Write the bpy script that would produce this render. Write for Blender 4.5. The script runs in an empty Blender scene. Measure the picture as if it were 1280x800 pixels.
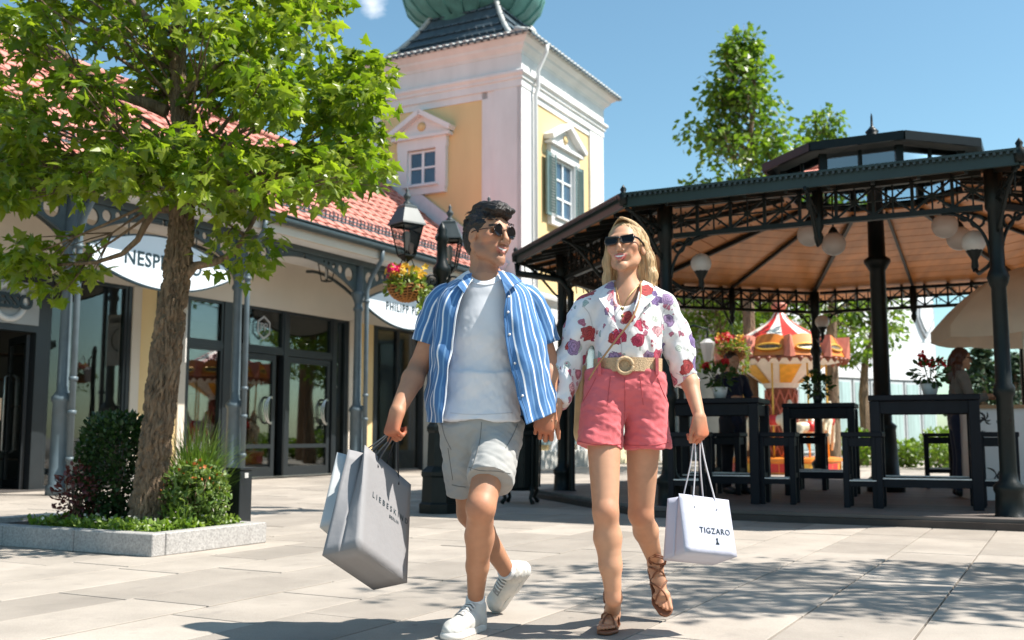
import bpy, bmesh, math, random
import numpy as np
from mathutils import Vector, Matrix
random.seed(7); np.random.seed(7)
SC = bpy.context.scene
COL = SC.collection
R = math.radians
# ------------------------------------------------------------------ camera, sky, sun, exposure
F_PX, CAM_H = 1300.0, 0.82
TILT = math.atan(145.0/F_PX)
cam_d = bpy.data.cameras.new('camera'); cam = bpy.data.objects.new('camera', cam_d); COL.objects.link(cam)
cam.location = (0, 0, CAM_H); cam.rotation_euler = (math.pi/2+TILT, 0, 0)
cam_d.sensor_width = 36; cam_d.lens = 36*F_PX/1280; cam_d.clip_start = .05; cam_d.clip_end = 3000
cam_d.dof.use_dof = True; cam_d.dof.focus_distance = 4.4; cam_d.dof.aperture_fstop = 3.6
SC.camera = cam
SUN_AZ, SUN_EL = -8.0, 55.0        # azimuth from +X towards +Y
W = bpy.data.worlds.new('World'); SC.world = W; W.use_nodes = True
_n, _l = W.node_tree.nodes, W.node_tree.links
_bg = _n['Background']; _sky = _n.new('ShaderNodeTexSky'); _sky.sky_type = 'NISHITA'; _sky.sun_disc = False
_sky.sun_elevation = R(SUN_EL); _sky.sun_rotation = R(90-SUN_AZ); _sky.air_density = 1.0; _sky.dust_density = .7; _sky.ozone_density = 1.2
_hs = _n.new('ShaderNodeHueSaturation'); _hs.inputs['Saturation'].default_value = 1.0; _hs.inputs['Value'].default_value = 1.0
_tn = _n.new('ShaderNodeVectorMath'); _tn.operation = 'MULTIPLY'; _tn.inputs[1].default_value = (.98, 1.24, 1.16)
_l.new(_sky.outputs[0], _tn.inputs[0]); _l.new(_tn.outputs[0], _hs.inputs['Color'])
# thin fair-weather cloud wisps
_tc = _n.new('ShaderNodeTexCoord'); _mp = _n.new('ShaderNodeMapping'); _mp.inputs['Scale'].default_value = (1, 1, 2.2)
_l.new(_tc.outputs['Generated'], _mp.inputs['Vector'])
_nz = _n.new('ShaderNodeTexNoise'); _nz.inputs['Scale'].default_value = 26; _nz.inputs['Detail'].default_value = 6; _nz.inputs['Roughness'].default_value = .6
_l.new(_mp.outputs[0], _nz.inputs['Vector'])
_dot = _n.new('ShaderNodeVectorMath'); _dot.operation = 'DISTANCE'; _l.new(_tc.outputs['Generated'], _dot.inputs[0])
_v = Vector(((457-640)/F_PX, 1, 0)); _dot.inputs[1].default_value = (-.1285, .911, .3905)
_mr = _n.new('ShaderNodeMapRange'); _mr.inputs[1].default_value = .0; _mr.inputs[2].default_value = .030; _mr.inputs[3].default_value = .42; _mr.inputs[4].default_value = -.3
_l.new(_dot.outputs['Value'], _mr.inputs[0])
_ad = _n.new('ShaderNodeMath'); _ad.operation = 'ADD'; _l.new(_nz.outputs[0], _ad.inputs[0]); _l.new(_mr.outputs[0], _ad.inputs[1])
_r2 = _n.new('ShaderNodeMapRange'); _r2.inputs[1].default_value = .60; _r2.inputs[2].default_value = 1.15; _l.new(_ad.outputs[0], _r2.inputs[0])
_mx = _n.new('ShaderNodeMix'); _mx.data_type = 'RGBA'; _l.new(_r2.outputs[0], _mx.inputs[0]); _l.new(_hs.outputs[0], _mx.inputs[6]); _mx.inputs[7].default_value = (9.5, 9.7, 10, 1)
_l.new(_mx.outputs[2], _bg.inputs['Color']); _bg.inputs['Strength'].default_value = .086
sun_d = bpy.data.lights.new('sun', 'SUN'); sun = bpy.data.objects.new('sun', sun_d); COL.objects.link(sun)
sun_d.energy = 5.0; sun_d.angle = R(.53); sun_d.color = (1, .955, .88)
SUN_V = Vector((math.cos(R(SUN_EL))*math.cos(R(SUN_AZ)), math.cos(R(SUN_EL))*math.sin(R(SUN_AZ)), math.sin(R(SUN_EL))))
sun.rotation_euler = SUN_V.to_track_quat('Z', 'Y').to_euler(); sun.location = SUN_V*40
vs = SC.view_settings; vs.view_transform = 'Standard'; vs.look = 'None'; vs.exposure = 0.86; vs.gamma = 1; vs.use_curve_mapping = False
SC.render.engine = 'CYCLES'; SC.cycles.use_denoising = True; SC.cycles.max_bounces = 8; SC.cycles.diffuse_bounces = 4
SC.cycles.transparent_max_bounces = 12; SC.cycles.sample_clamp_indirect = 6; SC.cycles.caustics_reflective = False; SC.cycles.caustics_refractive = False
# ------------------------------------------------------------------ pixel (1280x800) to place
_F = np.array([0, math.cos(TILT), math.sin(TILT)]); _U = np.array([0, -math.sin(TILT), math.cos(TILT)]); _R = np.array([1., 0, 0])
def ray(px, py):
    return _F + (px-640)/F_PX*_R - (py-400)/F_PX*_U
def P(px, py, d):                      # the point of that pixel at depth d metres
    r = ray(px, py); r = r*(d/r[1]); return np.array([r[0], r[1], r[2]+CAM_H])
def G(px, py, z=0.0):                  # where the pixel meets the level z
    r = ray(px, py); t = (z-CAM_H)/r[2]; return np.array([r[0]*t, r[1]*t, z])
def project(p):
    q = np.asarray(p, float)-np.array([0, 0, CAM_H]); d = q@_F
    return 640+F_PX*(q@_R)/d, 400-F_PX*(q@_U)/d
# ------------------------------------------------------------------ objects
def tag(o, label=None, cat=None, group=None, kind=None):
    if label: o['label'] = label
    if cat: o['category'] = cat
    if group: o['group'] = group
    if kind: o['kind'] = kind
    return o
def empty(name, loc=(0, 0, 0), rz=0., label=None, cat=None, group=None, kind=None):
    o = bpy.data.objects.new(name, None); COL.objects.link(o); o.location = loc; o.rotation_euler = (0, 0, rz); o.empty_display_size = .1
    return tag(o, label, cat, group, kind)
def children(o): return [c for c in bpy.data.objects if c.parent == o]
def copy_tree(o, parent=None):
    c = o.copy(); COL.objects.link(c); c.parent = parent
    for ch in list(o.children): copy_tree(ch, c)
    return c
def link_mesh(name, me, parent=None, loc=(0, 0, 0), rot=(0, 0, 0), sc=None):
    o = bpy.data.objects.new(name, me); COL.objects.link(o); o.parent = parent; o.location = loc; o.rotation_euler = rot
    if sc is not None: o.scale = sc if hasattr(sc, '__len__') else (sc, sc, sc)
    return o
class MB:
    """collects faces, builds one mesh object"""
    def __init__(s): s.v = []; s.f = []; s.m = []; s.sm = []; s.uv = None
    def add(s, vs, fs, mi=0, smooth=False):
        b = len(s.v); s.v.extend([tuple(map(float, p)) for p in vs])
        for f in fs: s.f.append(tuple(b+i for i in f)); s.m.append(mi); s.sm.append(smooth)
        return s
    def box(s, c, h, mi=0, rot=None, bev=0.0):
        """centre, half sizes"""
        c = np.array(c, float); hx, hy, hz = h
        if bev <= 0:
            vs = [(x, y, z) for z in (-hz, hz) for y in (-hy, hy) for x in (-hx, hx)]
            fs = [(0, 2, 3, 1), (4, 5, 7, 6), (0, 1, 5, 4), (2, 6, 7, 3), (0, 4, 6, 2), (1, 3, 7, 5)]
        else:
            b = min(bev, hx*.49, hy*.49, hz*.49)
            idx = {}; vs = []
            for z in (-1, 1):
                for y in (-1, 1):
                    for x in (-1, 1):
                        for k in range(3):
                            p = [x*(hx-b), y*(hy-b), z*(hz-b)]; p[k] = (x*hx, y*hy, z*hz)[k]; idx[(x, y, z, k)] = len(vs); vs.append(tuple(p))
            fs = []
            def q(*a): fs.append(tuple(idx[i] for i in a))
            for sg in (-1, 1):
                o = 1 if sg > 0 else -1
                def ordr(l): return l if o > 0 else l[::-1]
                q(*ordr([(sg, -1, -1, 0), (sg, 1, -1, 0), (sg, 1, 1, 0), (sg, -1, 1, 0)]))
                q(*ordr([(1, sg, -1, 1), (-1, sg, -1, 1), (-1, sg, 1, 1), (1, sg, 1, 1)]))
                q(*ordr([(-1, -1, sg, 2), (1, -1, sg, 2), (1, 1, sg, 2), (-1, 1, sg, 2)]))
            for a in (-1, 1):
                for b2 in (-1, 1):
                    q((a, b2, -1, 0), (a, b2, -1, 1), (a, b2, 1, 1), (a, b2, 1, 0))
                    q((a, -1, b2, 0), (a, -1, b2, 2), (a, 1, b2, 2), (a, 1, b2, 0))
                    q((-1, a, b2, 1), (-1, a, b2, 2), (1, a, b2, 2), (1, a, b2, 1))
            for x in (-1, 1):
                for y in (-1, 1):
                    for z in (-1, 1): q((x, y, z, 0), (x, y, z, 1), (x, y, z, 2))
        vs = np.array(vs)
        if rot is not None: vs = vs@np.array(rot).T
        return s.add(vs+c, fs, mi)
    def bar(s, a, b, w, t, mi=0, up=(0, 0, 1)):
        """rectangular bar a to b, w across, t along up"""
        a = np.array(a, float); b = np.array(b, float); d = b-a; L = np.linalg.norm(d); d = d/L
        up = np.array(up, float)
        if abs(d@up) > .98: up = np.array([1., 0, 0])
        x = np.cross(d, up); x /= np.linalg.norm(x); z = np.cross(x, d)
        rot = np.stack([d, x, z], 1)
        return s.box((a+b)/2, (L/2, w/2, t/2), mi, rot)
    def tube(s, pts, rad, n=8, mi=0, cap=True, smooth=True, squash=None):
        pts = np.array(pts, float); m = len(pts)
        rad = np.full(m, rad) if np.isscalar(rad) else np.array(rad, float)
        tan = np.gradient(pts, axis=0); tan /= np.linalg.norm(tan, axis=1)[:, None]+1e-12
        nrm = None; vs = []
        for i in range(m):
            t = tan[i]
            if nrm is None:
                h = np.array([0, 0, 1.]) if abs(t[2]) < .9 else np.array([1., 0, 0]); nrm = np.cross(t, h)
            nrm = nrm-t*(nrm@t); nrm /= np.linalg.norm(nrm)+1e-12; bn = np.cross(t, nrm)
            for k in range(n):
                a = 2*math.pi*k/n; vs.append(pts[i]+rad[i]*(math.cos(a)*nrm+math.sin(a)*bn*(squash or 1)))
        fs = [(i*n+k, i*n+(k+1) % n, (i+1)*n+(k+1) % n, (i+1)*n+k) for i in range(m-1) for k in range(n)]
        s.add(vs, fs, mi, smooth)
        if cap and n > 2:
            b = len(s.v)-m*n
            s.f.append(tuple(b+k for k in range(n))[::-1]); s.m.append(mi); s.sm.append(False)
            s.f.append(tuple(b+(m-1)*n+k for k in range(n))); s.m.append(mi); s.sm.append(False)
        return s
    def lathe(s, prof, n=16, c=(0, 0, 0), mi=0, smooth=True, ph=0., cap=True, sx=1., sy=1.):
        """prof: (r, z) list from bottom to top"""
        c = np.array(c, float); vs = []
        for r, z in prof:
            for k in range(n):
                a = 2*math.pi*k/n+ph; vs.append((c[0]+r*math.cos(a)*sx, c[1]+r*math.sin(a)*sy, c[2]+z))
        m = len(prof)
        fs = [(i*n+k, i*n+(k+1) % n, (i+1)*n+(k+1) % n, (i+1)*n+k) for i in range(m-1) for k in range(n)]
        s.add(vs, fs, mi, smooth); b = len(s.v)-m*n
        if cap:
            if prof[0][0] > 1e-4: s.f.append(tuple(b+k for k in range(n))[::-1]); s.m.append(mi); s.sm.append(False)
            if prof[-1][0] > 1e-4: s.f.append(tuple(b+(m-1)*n+k for k in range(n))); s.m.append(mi); s.sm.append(False)
        return s
    def loft(s, rings, mi=0, smooth=True, closed=True, cap=False):
        n = len(rings[0]); m = len(rings); vs = [p for r in rings for p in r]
        kk = n if closed else n-1
        fs = [(i*n+k, i*n+(k+1) % n, (i+1)*n+(k+1) % n, (i+1)*n+k) for i in range(m-1) for k in range(kk)]
        s.add(vs, fs, mi, smooth)
        if cap:
            b = len(s.v)-m*n
            s.f.append(tuple(b+k for k in range(n))[::-1]); s.m.append(mi); s.sm.append(False)
            s.f.append(tuple(b+(m-1)*n+k for k in range(n))); s.m.append(mi); s.sm.append(False)
        return s
    def quad(s, a, b, c, d, mi=0): return s.add([a, b, c, d], [(0, 1, 2, 3)], mi)
    def prism(s, poly, z0, z1, mi=0):
        """convex-ish polygon in xy, extruded in z"""
        n = len(poly); vs = [(p[0], p[1], z0) for p in poly]+[(p[0], p[1], z1) for p in poly]
        fs = [tuple(range(n))[::-1], tuple(range(n, 2*n))]+[(k, (k+1) % n, n+(k+1) % n, n+k) for k in range(n)]
        return s.add(vs, fs, mi)
    def xform(s, M):
        M = np.array(M); v = np.array(s.v); s.v = [tuple(p) for p in v@M[:3, :3].T+M[:3, 3]]; return s
    def merge(s, o, M=None):
        v = np.array(o.v)
        if M is not None: M = np.array(M); v = v@M[:3, :3].T+M[:3, 3]
        b = len(s.v); s.v.extend(map(tuple, v)); s.f.extend(tuple(b+i for i in f) for f in o.f); s.m.extend(o.m); s.sm.extend(o.sm); return s
    def mesh(s, name, mats):
        me = bpy.data.meshes.new(name); me.from_pydata(s.v, [], s.f)
        mats = mats if isinstance(mats, (list, tuple)) else [mats]
        for m in mats: me.materials.append(m)
        if len(mats) > 1: me.polygons.foreach_set('material_index', s.m)
        me.polygons.foreach_set('use_smooth', s.sm)
        if s.uv is not None:
            ul = me.uv_layers.new(name='UVMap'); li = np.empty(len(me.loops), np.int32); me.loops.foreach_get('vertex_index', li)
            ul.data.foreach_set('uv', np.asarray(s.uv, np.float32)[li].ravel())
        me.update(); return me
    def build(s, name, mats, parent=None, loc=(0, 0, 0), rot=(0, 0, 0)):
        return link_mesh(name, s.mesh(name, mats), parent, loc, rot)
def np_mesh(name, v, faces, mats, smooth=True, mi=None, attrs=None, uv=None):
    """v (n,3), faces (m,3 or 4) arrays"""
    me = bpy.data.meshes.new(name); v = np.asarray(v, np.float32); faces = np.asarray(faces, np.int32); k = faces.shape[1]; m = len(faces)
    me.vertices.add(len(v)); me.vertices.foreach_set('co', v.ravel())
    me.loops.add(m*k); me.loops.foreach_set('vertex_index', faces.ravel())
    me.polygons.add(m); me.polygons.foreach_set('loop_start', np.arange(0, m*k, k, dtype=np.int32))
    me.polygons.foreach_set('use_smooth', np.full(m, smooth))
    for x in (mats if isinstance(mats, (list, tuple)) else [mats]): me.materials.append(x)
    if mi is not None: me.polygons.foreach_set('material_index', np.asarray(mi, np.int32))
    if attrs:
        for an, (ty, dat) in attrs.items():
            at = me.attributes.new(an, ty, 'POINT')
            at.data.foreach_set('color' if 'COLOR' in ty else 'value', np.asarray(dat, np.float32).ravel())
    if uv is not None:
        ul = me.uv_layers.new(name='UVMap'); ul.data.foreach_set('uv', np.asarray(uv, np.float32)[faces.ravel()].ravel())
    me.update(); me.validate(); return me
def curve_mesh(cu):
    o = bpy.data.objects.new('tmp', cu); COL.objects.link(o); dg = bpy.context.evaluated_depsgraph_get(); dg.update()
    me = bpy.data.meshes.new_from_object(o.evaluated_get(dg)); bpy.data.objects.remove(o); bpy.data.curves.remove(cu); return me
def plate_mesh(name, outline, holes, th, m, bevel=0.0):
    """flat plate in xy with holes, thickness th about z=0"""
    cu = bpy.data.curves.new(name, 'CURVE'); cu.dimensions = '2D'; cu.fill_mode = 'BOTH'; cu.extrude = th/2; cu.bevel_depth = bevel
    for poly in [outline]+list(holes):
        sp = cu.splines.new('POLY'); sp.points.add(len(poly)-1); sp.use_cyclic_u = True
        for i, p in enumerate(poly): sp.points[i].co = (p[0], p[1], 0, 1)
    me = curve_mesh(cu); me.name = name; me.materials.clear(); me.materials.append(m); return me
def text_mesh(txt, size, m, ext=.004, align='CENTER', space=1.0, sx=1.0, off=0.0):
    cu = bpy.data.curves.new('lettering', 'FONT'); cu.body = txt; cu.size = size; cu.extrude = ext; cu.align_x = align; cu.align_y = 'CENTER'; cu.space_character = space; cu.offset = off; cu.resolution_u = 3
    me = curve_mesh(cu); me.name = 'lettering'; me.materials.clear(); me.materials.append(m)
    if sx != 1.0: me.transform(Matrix.Diagonal((sx, 1, 1, 1)))
    return me
def circle(cx, cy, r, n=16, ph=0.): return [(cx+r*math.cos(2*math.pi*k/n+ph), cy+r*math.sin(2*math.pi*k/n+ph)) for k in range(n)]
def frame_matrix(x, y, z, o):
    M = np.eye(4); M[:3, 0] = x; M[:3, 1] = y; M[:3, 2] = z; M[:3, 3] = o; return M
def nrmz(a): a = np.asarray(a, float); return a/(np.linalg.norm(a)+1e-12)
# ------------------------------------------------------------------ implicit surfaces (smooth unions of round cones and ellipsoids)
class Field:
    def __init__(s, lo, hi, vox):
        s.lo = np.array(lo, np.float32); s.vox = vox; s.n = np.ceil((np.array(hi)-s.lo)/vox).astype(int)+1
        s.V = np.full(s.n, 1.0, np.float32)
    def _sub(s, lo, hi):
        a = np.clip(np.floor((np.array(lo)-s.lo)/s.vox).astype(int), 0, s.n); b = np.clip(np.ceil((np.array(hi)-s.lo)/s.vox).astype(int)+1, 0, s.n)
        sl = tuple(slice(i, j) for i, j in zip(a, b))
        g = [(s.lo[k]+s.vox*np.arange(a[k], b[k], dtype=np.float32)) for k in range(3)]
        return sl, g[0][:, None, None], g[1][None, :, None], g[2][None, None, :]
    def _mix(s, sl, d, k, op):
        A = s.V[sl]
        if op == 'u':
            if k > 0:
                h = np.clip(.5+.5*(A-d)/k, 0, 1); A[...] = A+(d-A)*h-k*h*(1-h)
            else: np.minimum(A, d, out=A)
        elif op == 's':
            if k > 0:
                h = np.clip(.5-.5*(A+d)/k, 0, 1); A[...] = A+(-d-A)*h+k*h*(1-h)
            else: np.maximum(A, -d, out=A)
    def cone(s, a, b, ra, rb, k=.01, op='u', flat=None):
        a = np.array(a, np.float32); b = np.array(b, np.float32); m = max(ra, rb)+k+3*s.vox
        sl, X, Y, Z = s._sub(np.minimum(a, b)-m, np.maximum(a, b)+m)
        if 0 in s.V[sl].shape: return s
        ab = b-a; L2 = float(ab@ab)+1e-9
        t = np.clip(((X-a[0])*ab[0]+(Y-a[1])*ab[1]+(Z-a[2])*ab[2])/L2, 0, 1)
        dx, dy, dz = X-(a[0]+t*ab[0]), Y-(a[1]+t*ab[1]), Z-(a[2]+t*ab[2])
        if flat is not None:                       # squash across an axis: (axis, factor<1 = thinner)
            ax, q = flat; ax = nrmz(ax); e = dx*ax[0]+dy*ax[1]+dz*ax[2]; r2 = dx*dx+dy*dy+dz*dz-e*e
            d = np.sqrt(np.maximum(r2, 0)+(e/q)**2)-(ra+(rb-ra)*t); d = d*q**.5
        else: d = np.sqrt(dx*dx+dy*dy+dz*dz)-(ra+(rb-ra)*t)
        s._mix(sl, d, k, op); return s
    def path(s, pts, rads, k=.01, op='u', flat=None):
        for i in range(len(pts)-1): s.cone(pts[i], pts[i+1], rads[i], rads[i+1], k, op, flat)
        return s
    def ell(s, c, r, k=.01, rot=None, op='u'):
        c = np.array(c, np.float32); r = np.array(r, np.float32); m = (r.max()+k+3*s.vox)
        sl, X, Y, Z = s._sub(c-m, c+m)
        if 0 in s.V[sl].shape: return s
        x, y, z = X-c[0], Y-c[1], Z-c[2]
        if rot is not None:
            Q = np.array(rot, np.float32).T
            x, y, z = Q[0, 0]*x+Q[0, 1]*y+Q[0, 2]*z, Q[1, 0]*x+Q[1, 1]*y+Q[1, 2]*z, Q[2, 0]*x+Q[2, 1]*y+Q[2, 2]*z
        k0 = np.sqrt((x/r[0])**2+(y/r[1])**2+(z/r[2])**2); k1 = np.sqrt((x/r[0]**2)**2+(y/r[1]**2)**2+(z/r[2]**2)**2)+1e-6
        d = k0*(k0-1)/k1
        s._mix(sl, d, k, op); return s
    def cut(s, p, nrm, k=0.004):                   # remove the side the normal points to
        p = np.array(p, np.float32); nrm = nrmz(nrm).astype(np.float32)
        sl, X, Y, Z = s._sub(s.lo-1, s.lo+s.n*s.vox+1)
        d = (X-p[0])*nrm[0]+(Y-p[1])*nrm[1]+(Z-p[2])*nrm[2]
        A = s.V; h = np.clip(.5-.5*(A-d)/k, 0, 1); A[...] = A+(d-A)*h+k*h*(1-h); return s
    def mesh(s):
        V = s.V; ins = V < 0
        c = ins[:-1, :-1, :-1].astype(np.int8)
        for o in [(1, 0, 0), (0, 1, 0), (0, 0, 1), (1, 1, 0), (1, 0, 1), (0, 1, 1), (1, 1, 1)]:
            c = c+ins[o[0]:o[0]+c.shape[0], o[1]:o[1]+c.shape[1], o[2]:o[2]+c.shape[2]]
        act = np.argwhere((c > 0) & (c < 8)); n = len(act)
        idx = np.full(c.shape, -1, np.int32); idx[act[:, 0], act[:, 1], act[:, 2]] = np.arange(n)
        off = np.array([(i, j, k) for i in (0, 1) for j in (0, 1) for k in (0, 1)]); 
        val = np.stack([V[act[:, 0]+o[0], act[:, 1]+o[1], act[:, 2]+o[2]] for o in off], 1)
        acc = np.zeros((n, 3), np.float32); cnt = np.zeros(n, np.float32)
        for i in range(8):
            for j in range(i+1, 8):
                if np.abs(off[i]-off[j]).sum() == 1:
                    m = (val[:, i] < 0) != (val[:, j] < 0); t = np.where(m, val[:, i]/(val[:, i]-val[:, j]+1e-12), 0)
                    acc += m[:, None]*(off[i]+t[:, None]*(off[j]-off[i])); cnt += m
        v = (act+acc/cnt[:, None])*s.vox+s.lo
        Q = []
        for ax in range(3):
            b, e = (ax+1) % 3, (ax+2) % 3
            A = np.take(ins, range(0, s.n[ax]-1), ax); B = np.take(ins, range(1, s.n[ax]), ax)
            ed = np.argwhere(A != B); sg = A[ed[:, 0], ed[:, 1], ed[:, 2]]
            ok = (ed[:, b] > 0) & (ed[:, e] > 0) & (ed[:, b] < s.n[b]-1) & (ed[:, e] < s.n[e]-1); ed = ed[ok]; sg = sg[ok]
            db = np.zeros(3, int); db[b] = 1; de = np.zeros(3, int); de[e] = 1
            g = lambda p: idx[p[:, 0], p[:, 1], p[:, 2]]
            q = np.stack([g(ed-db-de), g(ed-de), g(ed), g(ed-db)], 1)
            q[~sg] = q[~sg][:, ::-1]; Q.append(q)
        q = np.concatenate(Q); q = q[(q >= 0).all(1)]
        return v.astype(np.float64), q
def smooth_mesh(v, q, it=2, lam=.5):
    e = np.concatenate([q[:, [0, 1]], q[:, [1, 2]], q[:, [2, 3]], q[:, [3, 0]]])
    for _ in range(it):
        acc = np.zeros_like(v); cnt = np.zeros(len(v))
        np.add.at(acc, e[:, 0], v[e[:, 1]]); np.add.at(cnt, e[:, 0], 1)
        v = v+lam*(acc/np.maximum(cnt, 1)[:, None]-v)
    return v
def vnormals(v, q):
    fn = np.cross(v[q[:, 2]]-v[q[:, 0]], v[q[:, 3]]-v[q[:, 1]]); N = np.zeros_like(v)
    for k in range(4): np.add.at(N, q[:, k], fn)
    return N/(np.linalg.norm(N, axis=1)[:, None]+1e-12)
def waves(p, freqs, seed=0):
    """smooth pseudo noise: sum of random plane waves"""
    g = np.random.RandomState(seed); out = np.zeros(len(p))
    for f, a, st in freqs:                         # frequency 1/m, amplitude, stretch vector
        for _ in range(5):
            k = g.normal(size=3)*np.array(st); k = k/np.linalg.norm(k)*f*2*math.pi*g.uniform(.6, 1.4)
            out += a/2.2*np.sin(p@k+g.uniform(0, 6.28)+1.3*np.sin(p@(k[[1, 2, 0]]*.6)+g.uniform(0, 6.28)))
    return out
# ------------------------------------------------------------------ materials
MATS = {}
def mat(name, col, rough=.6, var=.08, scale=6., bump=0., bscale=40., metal=0., spec=.5, coords='Object', stretch=(1, 1, 1), rnd=0., island=0., dirt=0., dirt_col=(.08, .07, .06), dscale=1.5, trans=0., coat=0.):
    if name in MATS: return MATS[name]
    m = bpy.data.materials.new(name); m.use_nodes = True; nt = m.node_tree; n, l = nt.nodes, nt.links
    b = n['Principled BSDF']; b.inputs['Roughness'].default_value = rough; b.inputs['Metallic'].default_value = metal
    b.inputs['Specular IOR Level'].default_value = spec
    if coat: b.inputs['Coat Weight'].default_value = coat
    tc = n.new('ShaderNodeTexCoord'); mp = n.new('ShaderNodeMapping'); mp.inputs['Scale'].default_value = stretch
    l.new(tc.outputs[coords], mp.inputs['Vector'])
    nz = n.new('ShaderNodeTexNoise'); nz.inputs['Scale'].default_value = scale; nz.inputs['Detail'].default_value = 5; l.new(mp.outputs[0], nz.inputs['Vector'])
    mr = n.new('ShaderNodeMapRange'); mr.inputs[1].default_value = .3; mr.inputs[2].default_value = .7; mr.inputs[3].default_value = 1-var; mr.inputs[4].default_value = 1+var
    l.new(nz.outputs[0], mr.inputs[0]); fac = mr.outputs[0]
    def mul(a, s):
        q = n.new('ShaderNodeMath'); q.operation = 'MULTIPLY'; l.new(a, q.inputs[0]); l.new(s, q.inputs[1]); return q.outputs[0]
    if rnd or island:
        if rnd: src = n.new('ShaderNodeObjectInfo').outputs['Random']; amt = rnd
        else: src = n.new('ShaderNodeNewGeometry').outputs['Random Per Island']; amt = island
        m2 = n.new('ShaderNodeMapRange'); m2.inputs[3].default_value = 1-amt; m2.inputs[4].default_value = 1+amt; l.new(src, m2.inputs[0]); fac = mul(fac, m2.outputs[0])
    vm = n.new('ShaderNodeVectorMath'); vm.operation = 'SCALE'; vm.inputs[0].default_value = col[:3]; l.new(fac, vm.inputs['Scale'])
    out = vm.outputs[0]
    if dirt:
        dn = n.new('ShaderNodeTexNoise'); dn.inputs['Scale'].default_value = dscale; dn.inputs['Detail'].default_value = 7; dn.inputs['Roughness'].default_value = .65; l.new(mp.outputs[0], dn.inputs['Vector'])
        dr = n.new('ShaderNodeMapRange'); dr.inputs[1].default_value = .52; dr.inputs[2].default_value = .78; dr.inputs[3].default_value = 0; dr.inputs[4].default_value = dirt; l.new(dn.outputs[0], dr.inputs[0])
        mx = n.new('ShaderNodeMix'); mx.data_type = 'RGBA'; l.new(dr.outputs[0], mx.inputs[0]); l.new(out, mx.inputs[6]); mx.inputs[7].default_value = (*dirt_col, 1); out = mx.outputs[2]
    l.new(out, b.inputs['Base Color'])
    if bump:
        bn = n.new('ShaderNodeTexNoise'); bn.inputs['Scale'].default_value = bscale; bn.inputs['Detail'].default_value = 6; l.new(mp.outputs[0], bn.inputs['Vector'])
        bp = n.new('ShaderNodeBump'); bp.inputs['Strength'].default_value = bump; bp.inputs['Distance'].default_value = .02; l.new(bn.outputs[0], bp.inputs['Height']); l.new(bp.outputs[0], b.inputs['Normal'])
    if trans:
        tr = n.new('ShaderNodeBsdfTranslucent'); l.new(out, tr.inputs['Color']); ms = n.new('ShaderNodeMixShader'); ms.inputs[0].default_value = trans
        l.new(b.outputs[0], ms.inputs[1]); l.new(tr.outputs[0], ms.inputs[2]); l.new(ms.outputs[0], n['Material Output'].inputs[0])
    MATS[name] = m; return m
def leaf_mat(name, c0, c1, rough=.42, trans=.35):
    m = bpy.data.materials.new(name); m.use_nodes = True; nt = m.node_tree; n, l = nt.nodes, nt.links
    b = n['Principled BSDF']; b.inputs['Roughness'].default_value = rough
    g = n.new('ShaderNodeNewGeometry'); mx = n.new('ShaderNodeMix'); mx.data_type = 'RGBA'; l.new(g.outputs['Random Per Island'], mx.inputs[0])
    mx.inputs[6].default_value = (*c0, 1); mx.inputs[7].default_value = (*c1, 1)
    tc = n.new('ShaderNodeTexCoord'); nz = n.new('ShaderNodeTexNoise'); nz.inputs['Scale'].default_value = 30; l.new(tc.outputs['Object'], nz.inputs['Vector'])
    mr = n.new('ShaderNodeMapRange'); mr.inputs[3].default_value = .75; mr.inputs[4].default_value = 1.25; l.new(nz.outputs[0], mr.inputs[0])
    vm = n.new('ShaderNodeVectorMath'); vm.operation = 'SCALE'; l.new(mx.outputs[2], vm.inputs[0]); l.new(mr.outputs[0], vm.inputs['Scale']); l.new(vm.outputs[0], b.inputs['Base Color'])
    tr = n.new('ShaderNodeBsdfTranslucent'); v2 = n.new('ShaderNodeVectorMath'); v2.operation = 'MULTIPLY'; v2.inputs[1].default_value = (1.5, 1.7, .6); l.new(vm.outputs[0], v2.inputs[0]); l.new(v2.outputs[0], tr.inputs['Color'])
    ms = n.new('ShaderNodeMixShader'); ms.inputs[0].default_value = trans; l.new(b.outputs[0], ms.inputs[1]); l.new(tr.outputs[0], ms.inputs[2]); l.new(ms.outputs[0], n['Material Output'].inputs[0])
    MATS[name] = m; return m
def glass_mat(name, tint=(.9, .95, .95), refl=1.0, rough=.01, ior=1.5, base=0.04):
    m = bpy.data.materials.new(name); m.use_nodes = True; nt = m.node_tree; n, l = nt.nodes, nt.links; n.remove(n['Principled BSDF'])
    t = n.new('ShaderNodeBsdfTransparent'); t.inputs[0].default_value = (*tint, 1); g = n.new('ShaderNodeBsdfGlossy'); g.inputs['Roughness'].default_value = rough; g.inputs['Color'].default_value = (1, 1, 1, 1)
    f = n.new('ShaderNodeFresnel'); f.inputs['IOR'].default_value = ior; ml = n.new('ShaderNodeMath'); ml.operation = 'MULTIPLY_ADD'; ml.use_clamp = True; l.new(f.outputs[0], ml.inputs[0]); ml.inputs[1].default_value = refl; ml.inputs[2].default_value = base
    tc = n.new('ShaderNodeTexCoord'); nz = n.new('ShaderNodeTexNoise'); nz.inputs['Scale'].default_value = .8; l.new(tc.outputs['Object'], nz.inputs['Vector'])
    bp = n.new('ShaderNodeBump'); bp.inputs['Strength'].default_value = .03; bp.inputs['Distance'].default_value = .05; l.new(nz.outputs[0], bp.inputs['Height']); l.new(bp.outputs[0], g.inputs['Normal'])
    ms = n.new('ShaderNodeMixShader'); l.new(ml.outputs[0], ms.inputs[0]); l.new(t.outputs[0], ms.inputs[1]); l.new(g.outputs[0], ms.inputs[2]); l.new(ms.outputs[0], n['Material Output'].inputs[0])
    MATS[name] = m; return m
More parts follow.
